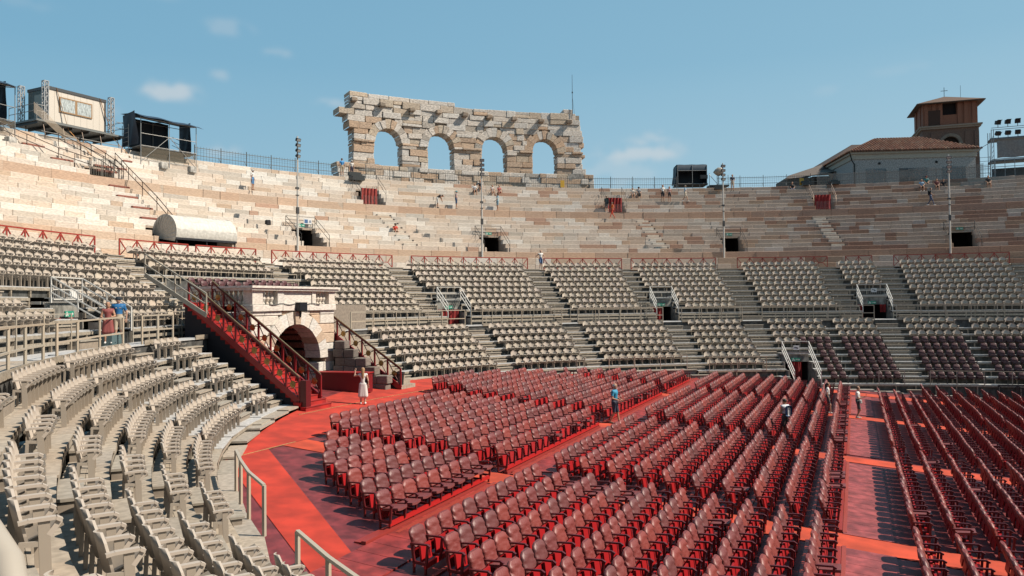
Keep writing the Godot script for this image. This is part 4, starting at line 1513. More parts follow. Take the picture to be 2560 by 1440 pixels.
func floor_seats() -> void:
	make_red_parts()
	var hoods := []
	var tones := [Color(0.205, 0.042, 0.038), Color(0.170, 0.042, 0.042), Color(0.235, 0.044, 0.037), Color(0.150, 0.045, 0.047), Color(0.215, 0.050, 0.045)]
	for k in 5:
		var h := MB.new()
		h.col = tones[k]
		cover_shape(h, 0.57, 0.51, 0.87, 17 + k)
		hoods.append(h)
	var mesh := {}
	for k in red_parts: mesh[k] = red_parts[k].mesh()
	var hm := []
	for h in hoods: hm.append(h.mesh())
	var slots := floor_seat_slots()
	var order := []
	var turn := Basis(Vector3.UP, PI / 2)
	for i in slots.size():
		var s: Array = slots[i]
		var dd := in_view(Vector3(s[0], fy(s[0]) + 0.6, s[1]))
		order.append([dd if dd > 0.0 else 500.0, i])
	order.sort_custom(func(a, b): return a[0] < b[0])
	var own := {}
	for i in 298: own[order[i][1]] = true
	# flat meshes for the rest
	var kinds := []
	for k in 7:
		var m := MB.new()
		m.add(hoods[k % 5], Transform3D())
		m.add(red_parts["open_pan" if k > 4 else "seat_pan"], Transform3D())
		m.add(red_parts["armrest"], Transform3D(Basis(), Vector3(-0.302, 0, 0)))
		m.add(red_parts["shell"], Transform3D())
		kinds.append([m.mesh(), []])
	var protos := []
	for k in 10: protos.append(null)
	var rowname := func(s: Array) -> String:
		if s[2] < 12: return "%s row left of the first boardwalk" % ordinal(12 - int(s[2]))
		if s[2] < 22: return "%s row right of the first boardwalk" % ordinal(int(s[2]) - 11)
		return "%s row right of the second boardwalk" % ordinal(int(s[2]) - 21)
	var segname := ["near block", "second block", "third block", "fourth block", "far block"]
	var ends := {}
	for s in slots:
		var key := [s[2], s[4]]
		if not ends.has(key): ends[key] = [s[1], s[1]]
		ends[key][0] = minf(ends[key][0], s[1])
		ends[key][1] = maxf(ends[key][1], s[1])
	for i in slots.size():
		var s: Array = slots[i]
		var k := rng.randi() % 5
		var last_row := absf(s[0] + 27.9) < 0.1
		var open: bool = (last_row and s[4] == 0) or rng.randf() < 0.05 or (absf(s[0] + 18.2) < 0.1 and rng.randf() < 0.45)
		if s[2] > 12 and s[2] < 16 and s[4] == 0 and s[3] < 2: open = true
		var x := Transform3D(turn * Basis(Vector3.UP, rng.randf_range(-0.03, 0.03)) * Basis(Vector3.RIGHT, rng.randf_range(-0.02, 0.03)), Vector3(s[0] + rng.randf_range(-0.012, 0.012), fy(s[0]), s[1]))
		if own.has(i):
			var pk := k + (5 if open else 0)
			var o: Node3D
			if protos[pk] == null:
				o = Node3D.new()
				add_child(o)
				obj("cover", hm[k], mats.cover, o)
				obj("seat_pan", mesh["open_pan" if open else "seat_pan"], mats.cover if open else mats.lacquer, o)
				obj("shell", mesh["shell"], mats.lacquer, o)
				obj("armrest", mesh["armrest"], mats.lacquer, o, Transform3D(Basis(), Vector3(-0.302, 0, 0)))
				protos[pk] = o
			else:
				o = protos[pk].duplicate()
				add_child(o)
			o.name = numbered("floor_seat")
			o.transform = x
			tag(o, "%sred seat, %s from far end, %s, %s" % ["unfolded " if open else "", ordinal(int(s[3]) + 1), rowname.call(s), segname[s[4]]], "seat", "red covered seats on the floor")
		else:
			kinds[(5 + k % 2) if open else k][1].append(x)
	for k in 7:
		var mm := MultiMesh.new()
		mm.transform_format = MultiMesh.TRANSFORM_3D
		mm.use_colors = true
		mm.mesh = kinds[k][0]
		mm.instance_count = kinds[k][1].size()
		for i in kinds[k][1].size():
			mm.set_instance_transform(i, kinds[k][1][i])
			var b := rng.randf_range(0.85, 1.1)
			mm.set_instance_color(i, Color(b, b, b))
		var mi := MultiMeshInstance3D.new()
		mi.name = numbered("floor_seats_beyond")
		mi.multimesh = mm
		mi.material_override = mats.cover
		add_child(mi)
		tag(mi, "red covered seats filling the floor farther off, %s" % ["share with a low brow fold", "darker share", "brighter share", "greyest share", "palest share", "unfolded share", "darker unfolded share"][k], "seat", "", "stuff")
	# beam and feet under every run of seats
	for key in ends:
		var e: Array = ends[key]
		var x: float = seat_rows()[key[0]]
		var o := thing("seat_beam", "red beam under the %s, %s" % [rowname.call([0, 0, key[0]]), segname[key[1]]], "beam", Transform3D(Basis(), Vector3(x, fy(x), (e[0] + e[1]) * 0.5)), "beams under the red seats")
		var l: float = e[1] - e[0] + 0.62
		var m := MB.new()
		m.col = Color(0.46, 0.015, 0.014)
		m.slab(Vector3(0.29, 0.10, -l * 0.5), Vector3(0.35, 0.21, l * 0.5))
		obj("beam", m.mesh(), mats.lacquer, o)
		m = MB.new()
		m.col = Color(0.36, 0.06, 0.04)
		m.slab(Vector3(0.47, -0.06, -l * 0.5), Vector3(0.57, 0.0, l * 0.5))
		obj("deck_batten", m.mesh(), mats.lacquer, o)
		var ft := MB.new()
		ft.col = Color(0.16, 0.012, 0.014)
		var c := maxi(2, roundi(l / 1.21) + 1)
		for i in c:
			var z := lerpf(-l * 0.5 + 0.03, l * 0.5 - 0.03, float(i) / (c - 1))
			ft.slab(Vector3(0.30, -0.06, z - 0.025), Vector3(0.34, 0.105, z + 0.025))
			ft.slab(Vector3(0.02, -0.04, z - 0.025), Vector3(0.06, 0.22, z + 0.025))
		obj("feet", ft.mesh(), mats.lacquer, o)
		# the open end of a run carries one more arm
		obj("end_arm", mesh["armrest"], mats.lacquer, o, Transform3D(turn, Vector3(0, 0, -l * 0.5 + 0.01)))

# ---------------------------------------------------------------- railings
func pipe_rail(called: String, label: String, pts: Array, hts: Array, group: String, col: Color, post_w := 0.05, low := 0.0, every := 1) -> Node3D:   # pts: feet of the posts
	var n := thing(called, label, "railing", Transform3D(), group)
	var top: float = hts[0]
	for i in range(0, pts.size(), every):
		var m := MB.new()
		m.col = vary(col, 0.08)
		m.bar(pts[i] + Vector3(0, low, 0), pts[i] + Vector3(0, top, 0), post_w, post_w)
		obj("post", m.mesh(), mats.paint, n)
	for hh in hts:
		var m := MB.new()
		m.col = vary(col, 0.05)
		for i in pts.size() - 1: m.bar(pts[i] + Vector3(0, hh, 0), pts[i + 1] + Vector3(0, hh, 0), post_w * 1.02, post_w * 0.9)
		obj("rail", m.mesh(), mats.paint, n)
	return n

func along(t0: float, t1: float, d: float, h: float, gap: float) -> Array:
	var k := maxi(2, roundi((t1 - t0) * speed((t0 + t1) * 0.5, d) / gap) + 1)
	var out := []
	for i in k: out.append(ring(lerpf(t0, t1, float(i) / (k - 1)), d, h))
	return out

func lattice(label: String, t0: float, t1: float, d: float, h: float, high: float, col: Color) -> void:
	var n := thing("lattice_railing", label, "railing", Transform3D(), "lattice railings")
	var p := along(t0, t1, d, h, 1.15)
	for i in p.size():
		var m := MB.new()
		m.col = col
		m.bar(p[i], p[i] + Vector3(0, high, 0), 0.065, 0.065)
		obj("post", m.mesh(), mats.lacquer, n)
		if i + 1 == p.size(): break
		var b := MB.new()
		b.col = vary(col, 0.1)
		var q: Vector3 = p[i + 1]
		var up := Vector3(0, high, 0)
		var lo := Vector3(0, high * 0.45, 0)
		b.bar(p[i] + up * 0.97, p[i].lerp(q, 0.34) + lo, 0.05, 0.05)
		b.bar(q + up * 0.97, p[i].lerp(q, 0.66) + lo, 0.05, 0.05)
		b.bar(p[i].lerp(q, 0.34) + lo, p[i].lerp(q, 0.66) + lo, 0.05, 0.05)
		b.bar(p[i].lerp(q, 0.34) + lo, p[i] + Vector3(0, 0.05, 0), 0.045, 0.045)
		b.bar(p[i].lerp(q, 0.66) + lo, q + Vector3(0, 0.05, 0), 0.045, 0.045)
		obj("brace", b.mesh(), mats.lacquer, n)
	var r := MB.new()
	r.col = col
	for i in p.size() - 1: r.bar(p[i] + Vector3(0, high, 0), p[i + 1] + Vector3(0, high, 0), 0.08, 0.07)
	obj("top_rail", r.mesh(), mats.lacquer, n)

func railings() -> void:
	var tan := Color(0.47, 0.405, 0.32)
	var red := Color(0.36, 0.045, 0.03)
	var lat := [[2.62, 3.041, "at the left edge of the photo"], [3.076, 3.178, "left of the white barrel canopy"], [3.19, 3.2856, "under the white barrel canopy"], [3.3118, 3.5212, "right of the white barrel canopy"], [3.556, 3.774, "left of the runner in white"], [3.805, 3.953, "right of the runner in white"], [3.9706, 4.1277, "second right of the runner"], [4.167, 4.324, "left of the third white railed doorway"], [4.3546, 4.398, "short, above the third white doorway"], [4.433, 4.6077, "far right, longest one in the shade"]]
	for q in lat: lattice("red lattice railing behind the top seat row, " + q[2], q[0], q[1], 13.82, 9.28, 1.0, red)
	lattice("low black lattice guard at the floor edge on the right", 4.492, 4.72, -2.15, 0.0, 0.62, Color(0.03, 0.025, 0.028))
	# walkway rail above the lower seats
	var gaps := spans(2.41, 4.78, [[2.55, 2.585], [2.738, 2.782], [2.855, 3.30]] + LOW_STAIRS.slice(6))
	var where := ["cut by the left edge of the photo", "in front of the couple on the walkway", "ending at the red staircase", "right of the dark stair flank", "beyond the first far stair", "beyond the second far stair", "beyond the third far stair", "beyond the fourth far stair", "beyond the fifth far stair", "at the right edge of the photo"]
	for i in gaps.size():
		pipe_rail("walkway_railing", "pale pipe railing on the walkway edge, " + where[mini(i, 9)], along(gaps[i][0], gaps[i][1], 5.02, WALK_H, 1.75), [1.1, 0.52], "pale walkway railings", tan, 0.06)
	# low guard in front of the first upper row
	var ug := spans(2.6, 4.78, UP_STAIRS + UP_DOORS + [[BOX_GAP[0] - 0.05, BOX_GAP[1]]])
	var k := 0
	for g in ug:
		if (g[1] - g[0]) < 0.03: continue
		k += 1
		pipe_rail("seat_guard", "thin guard rail before the lowest upper seats, %s from the left" % ordinal(k), along(g[0], g[1], 6.93, up_h(0) - 0.65, 1.9), [1.32, 0.98], "guard rails of the upper seats", tan * 0.9, 0.035)
	pipe_rail("seat_guard", "thin guard rail before the three seat rows above the gate", along(BOX_GAP[0] + 0.02, BOX_GAP[1] - 0.005, up_d(6) + 0.02, up_h(5) - 0.6, 2.3), [1.35], "guard rails of the upper seats", tan, 0.045)
	# kerb rails by the floor
	pipe_rail("kerb_railing", "bent pale railing on the kerb beside the carpet corner", along(2.335, 2.46, 0.02, 1.585, 1.75), [1.06], "pale railings on the kerb", tan * 1.05, 0.065)
	pipe_rail("kerb_railing", "pale railing on the kerb at the bottom of the photo", along(2.03, 2.243, -0.05, 1.45, 1.75), [1.12], "pale railings on the kerb", tan * 1.05, 0.065)
	pipe_rail("kerb_railing", "pale railing before the lowest seats opposite the first boardwalk", along(3.795, 3.962, 0.02, 1.585, 1.75), [1.02], "pale railings on the kerb", tan, 0.045)
	pipe_rail("kerb_railing", "pale railing before the lowest seats left of the low doorway", along(4.004, 4.116, -0.3, 1.45, 1.75), [1.0], "pale railings on the kerb", tan, 0.045)
	pipe_rail("kerb_railing", "short pale railing before the covered seats left of a stair", along(4.305, 4.348, -1.78, 0.5, 1.4), [1.0], "pale railings on the kerb", tan, 0.045)
	pipe_rail("kerb_railing", "long pale railing before the covered seats at the right", along(4.39, 4.6, -1.78, 0.5, 1.75), [1.0], "pale railings on the kerb", tan, 0.045)
	# thick bent rail end right beside the viewpoint
	var nr := MB.new()
	nr.col = Color(0.42, 0.38, 0.32)
	nr.tube([Vector3(-21.3, 5.98, 31.55), Vector3(-20.5, 5.72, 31.72), Vector3(-19.98, 5.53, 31.86), Vector3(-19.72, 5.30, 31.97), Vector3(-19.62, 5.0, 32.02), Vector3(-19.60, 4.4, 32.03)], 0.055, 12)
	tag(obj("bent_handrail", nr.mesh(), mats.paint), "thick grey handrail end bending down in the bottom left corner", "railing")

# ---------------------------------------------------------------- railed doorways in the stands
func exit_sign(x: Transform3D, w: float, h: float, label: String) -> void:
	var m := MB.new()
	m.col = Color(0.03, 0.30, 0.20)
	m.box(Transform3D(), Vector3(w, h, 0.04))
	var n := obj("exit_sign", m.mesh(), mats.paint, self, x)
	tag(n, label, "sign", "green exit signs")
	var p := MB.new()
	p.col = Color(0.75, 0.78, 0.75)
	var z := 0.022
	# running figure and arrow
	for q in [[-0.30, 0.26, 0.09, 0.2], [-0.30, 0.0, 0.12, 0.34], [-0.38, -0.28, 0.10, 0.26], [-0.20, -0.22, 0.10, 0.3], [-0.16, 0.06, 0.16, 0.09]]: p.box(Transform3D(Basis(), Vector3(q[0] * w, q[1] * h, z)), Vector3(q[2] * w, q[3] * h, 0.01))
	p.box(Transform3D(Basis(), Vector3(0.2 * w, 0, z)), Vector3(0.3 * w, 0.16 * h, 0.01))
	p.tri(Vector3(0.44 * w, 0, z), Vector3(0.30 * w, 0.26 * h, z), Vector3(0.30 * w, -0.26 * h, z))
	obj("pictogram", p.mesh(), mats.paint, n)

func curtain(parent: Node, x: Transform3D, w: float, h: float, col: Color, called := "curtain", wave := 0.05) -> MeshInstance3D:   # hangs down from its origin
	var m := MB.new()
	m.col = col
	var g := []
	for i in 5:
		var row := []
		for j in 33:
			var u := j / 32.0
			row.append(Vector3((u - 0.5) * w, -h * (1.0 - i / 4.0), wave * (sin(u * w * 19.0 + 0.6 * sin(i * 1.1)) + 0.4 * sin(u * w * 47.0))))
		g.append(row)
	m.grid(g)
	return obj(called, m.mesh(), mats.cloth, parent, x)

func railed_door(label: String, t0: float, t1: float, df: float, dw: float, db: float, hf: float, hw: float, hl: float, hr: float, cur: Array) -> void:
	var n := thing("railed_doorway", label, "doorway", Transform3D(), "railed doorways in the stands")
	var white := Color(0.68, 0.67, 0.63)
	var tm := (t0 + t1) * 0.5
	var m := MB.new()
	m.col = Color(0.33, 0.31, 0.28)
	strip(m, t0, t1, df, hf + 0.004, dw, hf + 0.004)
	for t in [t0, t1]:   # stepped cheek walls
		for i in 4:
			var a := lerpf(df, db, i / 4.0)
			var b := lerpf(df, db, (i + 1) / 4.0)
			var top := lerpf(hf + 0.5, hl, i / 3.0)
			m.box(ringx(t, (a + b) * 0.5, (hf + top) * 0.5), Vector3(0.09, top - hf, b - a - 0.004))
	obj("cheek_wall", m.mesh(), mats.panel, n)
	var wd := (t1 - t0) * speed(tm, dw) - 0.1
	var w2 := MB.new()
	w2.col = Color(0.36, 0.35, 0.32)
	w2.box(ringx(tm, dw, (hw + hl) * 0.5), Vector3(wd, hl - hw, 0.12))
	obj("lintel", w2.mesh(), mats.panel, n)
	var ld := MB.new()
	ld.col = Color(0.5, 0.49, 0.46)
	ld.box(ringx(tm, (dw + db) * 0.5 + 0.06, hl), Vector3(wd + 0.05, 0.12, db - dw + 0.1))
	ld.box(ringx(tm, dw - 0.12, hl + 0.1), Vector3(wd + 0.05, 0.16, 0.05))
	obj("landing", ld.mesh(), mats.metal, n)
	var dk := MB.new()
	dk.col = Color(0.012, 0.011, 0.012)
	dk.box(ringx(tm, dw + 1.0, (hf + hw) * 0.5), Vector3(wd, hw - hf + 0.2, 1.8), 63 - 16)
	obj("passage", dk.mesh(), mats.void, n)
	for c in cur: curtain(n, ringx(lerpf(t0, t1, c[0]), dw - 0.1, hw), wd * c[1], (hw - hf) * c[2], Color(0.36, 0.012, 0.014))
	# white pipes round the hole
	var foot := []
	for t in [t0 + 0.001, t1 - 0.001]:
		var a := ring(t, dw - 0.15, hr)
		var b := ring(t, df - 0.02, hr - (dw - 0.15 - df) * 0.78)
		foot.append([a, b])
		for q in [[a, hr - hl], [b, 1.0], [a.lerp(b, 0.5), 0.8]]:
			var p := MB.new()
			p.col = white
			p.bar(q[0] - Vector3(0, q[1], 0), q[0], 0.05, 0.05)
			obj("post", p.mesh(), mats.paint, n)
		for dh in [0.0, -0.32, -0.62]:
			var p := MB.new()
			p.col = white
			p.bar(a + Vector3(0, dh, 0), b + Vector3(0, dh, 0), 0.045, 0.045)
			obj("rail", p.mesh(), mats.paint, n)
	for dh in [0.0, -0.5, -0.9]:
		var p := MB.new()
		p.col = white
		p.bar(foot[0][0] + Vector3(0, dh, 0), foot[1][0] + Vector3(0, dh, 0), 0.045, 0.045)
		obj("rail", p.mesh(), mats.paint, n)
	var bars := MB.new()
	bars.col = white * 0.6
	for i in 16:
		var t := lerpf(t0, t1, (i + 0.5) / 16.0)
		bars.bar(ring(t, dw - 0.15, hl + 0.06), ring(t, dw - 0.15, hr - 0.5), 0.014, 0.014)
	obj("bars", bars.mesh(), mats.paint, n)
	exit_sign(ringx(tm, dw - 0.22, hw + 0.16), 0.62, 0.24, "green exit sign over the " + label.substr(label.find("white railed")))

func vomitories() -> void:
	var nm := ["white railed doorway behind the couple on the walkway", "white railed doorway with a closed red curtain", "white railed doorway half curtained, centre right", "white railed doorway with parted curtains on the right"]
	var cu := [[[0.5, 0.6, 0.9]], [[0.5, 0.95, 1.0]], [[0.32, 0.55, 1.0]], [[0.12, 0.22, 1.0], [0.86, 0.2, 0.55]]]
	for i in 4:
		var q: Array = UP_DOORS[i]
		railed_door(nm[i], q[0], q[1], up_d(0), 8.75, up_d(4), WALK_H, 6.0, 6.62, 7.66, cu[i])
	railed_door("low white railed doorway at floor level by the covered seats", LOW_DOOR[0], LOW_DOOR[1], low_d(-3), 0.9, low_d(2), 0.42, 1.95, 2.5, 3.42, [[0.5, 0.25, 0.7], [0.66, 0.15, 0.8]])
	for q in [[4.372, 7.25, "third white railed doorway from the left"], [4.181, 3.05, "low white railed doorway"]]:
		var m := MB.new()
		m.col = Color(0.72, 0.74, 0.75)
		m.box(Transform3D(), Vector3(0.42, 0.32, 0.03))
		var n := obj("arrow_sign", m.mesh(), mats.paint, self, ringx(q[0], 8.52 if q[1] > 5 else 0.68, q[1] - 0.08))
		tag(n, "white board with a dark arrow above the " + q[2], "sign")
		var a := MB.new()
		a.col = Color(0.04, 0.06, 0.09)
		a.bar(Vector3(-0.15, 0.06, 0.02), Vector3(0.02, 0.0, 0.02), 0.01, 0.06)
		a.tri(Vector3(0.16, -0.03, 0.022), Vector3(0.0, 0.07, 0.022), Vector3(0.02, -0.09, 0.022))
		obj("arrow", a.mesh(), mats.paint, n)
	# thin dark rails round the four doorways in the stone
	var steel := Color(0.07, 0.065, 0.06)
	var dn := ["doorway with the white number board", "stone doorway under the ruined wall", "stone doorway in the centre right", "stone doorway at the far right"]
	for i in 4:
		var q: Array = STONE_DOORS[i]
		var n := thing("stair_rail", "thin dark rails around the " + dn[i], "railing", Transform3D(), "dark rails at the stone doorways")
		for t in [q[0] - 0.004, q[1] + 0.004]:
			var a := ring(t, 20.85, 13.70)
			var b := ring(t, 18.3, 12.05)
			for e in [[a, a - Vector3(0, 0.95, 0)], [b, b - Vector3(0, 0.95, 0)], [a, b], [a - Vector3(0, 0.4, 0), b - Vector3(0, 0.4, 0)]]:
				var m := MB.new()
				m.col = steel
				m.tube([e[0], e[1]], 0.022, 5)
				obj("bar", m.mesh(), mats.metal, n)
		for hh in [13.70, 13.4, 13.1]:
			var m := MB.new()
			m.col = steel
			m.tube([ring(q[0] - 0.004, 20.85, hh), ring(q[1] + 0.004, 20.85, hh)], 0.02, 5)
			obj("bar", m.mesh(), mats.metal, n)
		exit_sign(ringx((q[0] + q[1]) * 0.5, 20.68, 12.98), 0.6, 0.24, "green exit sign above the " + dn[i])
	var nb := MB.new()
	nb.col = Color(0.74, 0.76, 0.77)
	nb.box(Transform3D(), Vector3(0.72, 0.46, 0.03))
	var num := obj("number_board", nb.mesh(), mats.paint, self, ringx(3.447, 20.78, 13.35))
	tag(num, "white board with blue sign and letter on the stone doorway rail", "sign")
	var bl := MB.new()
	bl.col = Color(0.06, 0.15, 0.32)
	bl.box(Transform3D(Basis(), Vector3(-0.13, 0, 0.018)), Vector3(0.30, 0.30, 0.01))
	obj("blue_field", bl.mesh(), mats.paint, num)
	var tm := TextMesh.new()
	tm.text = "A"
	tm.font_size = 28
	tm.pixel_size = 0.011
	tm.depth = 0.012
	var tl := MeshInstance3D.new()
	tl.name = "letter"
	tl.mesh = tm
	var dkm := StandardMaterial3D.new()
	dkm.albedo_color = Color(0.08, 0.2, 0.4)
	tl.material_override = dkm
	num.add_child(tl, true)
	tl.position = Vector3(0.22, 0, 0.02)
	# red curtains in the upper stone doorways
	var cn := ["by the left ruin foot", "behind the orange person", "in the shade at right"]
	for i in 3:
		var q: Array = STONE_DOORS[4 + i]
		var t: float = (q[0] + q[1]) * 0.5
		var wd: float = (q[1] - q[0]) * speed(t, 25.2)
		var cc := curtain(self, ringx(t - (0.006 if i == 0 else 0.003), 25.25, 17.3), wd * (0.72 if i == 0 else 0.82), 1.6, Color(0.40, 0.05, 0.04) if i == 0 else Color(0.36, 0.012, 0.015), "red_curtain")
		tag(cc, "red curtain in an upper stone doorway " + cn[i], "curtain", "red curtains in the upper stone doorways")
		var n := thing("stair_rail", "slim rails around the red curtained doorway " + cn[i].get_slice(",", 0), "railing", Transform3D(), "rails at the curtained doorways")
		for tt in [q[0] - 0.002, q[1] + 0.002]:
			var m := MB.new()
			m.col = Color(0.40, 0.30, 0.24) if i == 2 else Color(0.10, 0.09, 0.085)
			m.tube([ring(tt, 27.2, 18.7), ring(tt, 25.1, 17.2), ring(tt, 25.1, 16.2)], 0.022, 5)
			m.tube([ring(tt, 27.2, 18.3), ring(tt, 25.1, 16.8)], 0.018, 5)
			m.tube([ring(tt, 27.2, 17.5), ring(tt, 27.2, 18.7)], 0.022, 5)
			obj("bar", m.mesh(), mats.metal, n)
		for k in 14:
			var m := MB.new()
			m.col = Color(0.5, 0.48, 0.45)
			var tt := lerpf(q[0] + 0.002, q[1] - 0.002, k / 13.0)
			m.bar(ring(tt, 25.1, 15.69), ring(tt, 25.1, 16.6), 0.014, 0.014)
			obj("gate_bar", m.mesh(), mats.metal, n)
	var bg := thing("barred_gate", "grey barred gate in the small dark doorway by the plank steps", "gate")
	var q7: Array = STONE_DOORS[7]
	for k in 15:
		var tt := lerpf(q7[0], q7[1], k / 14.0)
		var m := MB.new()
		m.col = Color(0.36, 0.34, 0.30)
		var w := 0.05 if k % 7 == 0 else 0.018
		m.bar(ring(tt, 24.95, 15.69), ring(tt, 24.95, 17.0), w, w)
		obj("bar", m.mesh(), mats.metal, bg)
	var br := MB.new()
	br.col = Color(0.36, 0.34, 0.30)
	br.bar(ring(q7[0], 24.95, 16.98), ring(q7[1], 24.95, 16.98), 0.05, 0.05)
	obj("rail", br.mesh(), mats.metal, bg)

# ---------------------------------------------------------------- things on the rim
func rim() -> void:
	var grey_c := Color(0.20, 0.20, 0.19)
	var runs := [[3.352, 3.556, "between the blue scaffold shed and the ruined wall"], [3.556, 3.972, "running in front of the ruined wall"], [3.972, 4.128, "between the ruined wall and the blue stage box"], [4.20, 4.36, "between the blue stage box and the church"], [4.36, 4.64, "hung with netting before the church"]]
	for q in runs:
		var d := 28.75
		var n := thing("rim_fence", "grey wire fence on the stone rim, " + q[2], "fence", Transform3D(), "wire fences on the rim")
		var p := along(q[0], q[1], d, 18.76, 2.35)
		for i in p.size():
			var m := MB.new()
			m.col = vary(grey_c, 0.1)
			m.bar(p[i], p[i] + Vector3(0, 1.35, 0), 0.05, 0.05)
			var inw := ringx(lerpf(q[0], q[1], float(i) / (p.size() - 1)), d, 0).basis.z
			m.bar(p[i] + Vector3(0, 0.03, 0) + inw * 0.02, p[i] + Vector3(0, 0.5, 0) - inw * 0.4, 0.03, 0.03)
			obj("post", m.mesh(), mats.metal, n)
		for hh in [1.1, 0.45]:
			var m := MB.new()
			m.col = vary(grey_c, 0.1)
			for i in p.size() - 1: m.bar(p[i] + Vector3(0, hh, 0), p[i + 1] + Vector3(0, hh, 0), 0.045, 0.045)
			obj("rail", m.mesh(), mats.metal, n)
		var w := MB.new()
		w.col = Color(0.16, 0.16, 0.155)
		var k := roundi((q[1] - q[0]) * speed(3.8, d) / 0.24)
		for i in k:
			var t := lerpf(q[0], q[1], float(i) / k)
			w.bar(ring(t, d - 0.03, 18.78), ring(t, d - 0.03, 20.0), 0.014, 0.014)
		for hh in [0.2, 0.75, 0.95]:
			for i in p.size() - 1: w.bar(p[i] + Vector3(0, hh, 0), p[i + 1] + Vector3(0, hh, 0), 0.012, 0.012)
		tag(obj("wire_mesh", w.mesh(), mats.metal, n), "", "", "", "stuff")
	# netting sagging along the right-hand fence
	for q in [[4.37, 4.46, 0], [4.46, 4.54, 1], [4.54, 4.63, 2]]:
		var m := MB.new()
		m.col = Color(0.30, 0.29, 0.26)
		var g := []
		for i in 4:
			var row := []
			for j in 15:
				var u := j / 14.0
				var sag := 0.28 * (4.0 * u * (1.0 - u))
				row.append(ring(lerpf(q[0], q[1], u), 28.62 + 0.05 * sin(j * 1.7), lerpf(18.8, 20.25 - sag, i / 3.0)))
			g.append(row)
		m.grid(g)
		tag(obj("safety_net", m.mesh(), mats.net), "sagging grey safety net on the rim fence, %s of three before the church" % ["left one", "middle one", "right one"][q[2]], "net", "nets on the rim fence")
	scaffold_shed(ringx(3.309, 28.0, 17.6), "blue tarpaulin scaffold shed standing open on the left rim", 4.6, 2.6, 3.0)
	scaffold_shed(ringx(3.106, 28.2, 17.6), "dark tarpaulin scaffold shed cut by the left edge of the photo", 4.6, 2.6, 3.2)
	cabin()
	stage_box()
	light_rig()

func shed_tube(m: MB, a: Vector3, b: Vector3, r := 0.03) -> void: m.tube([a, b], r, 6)

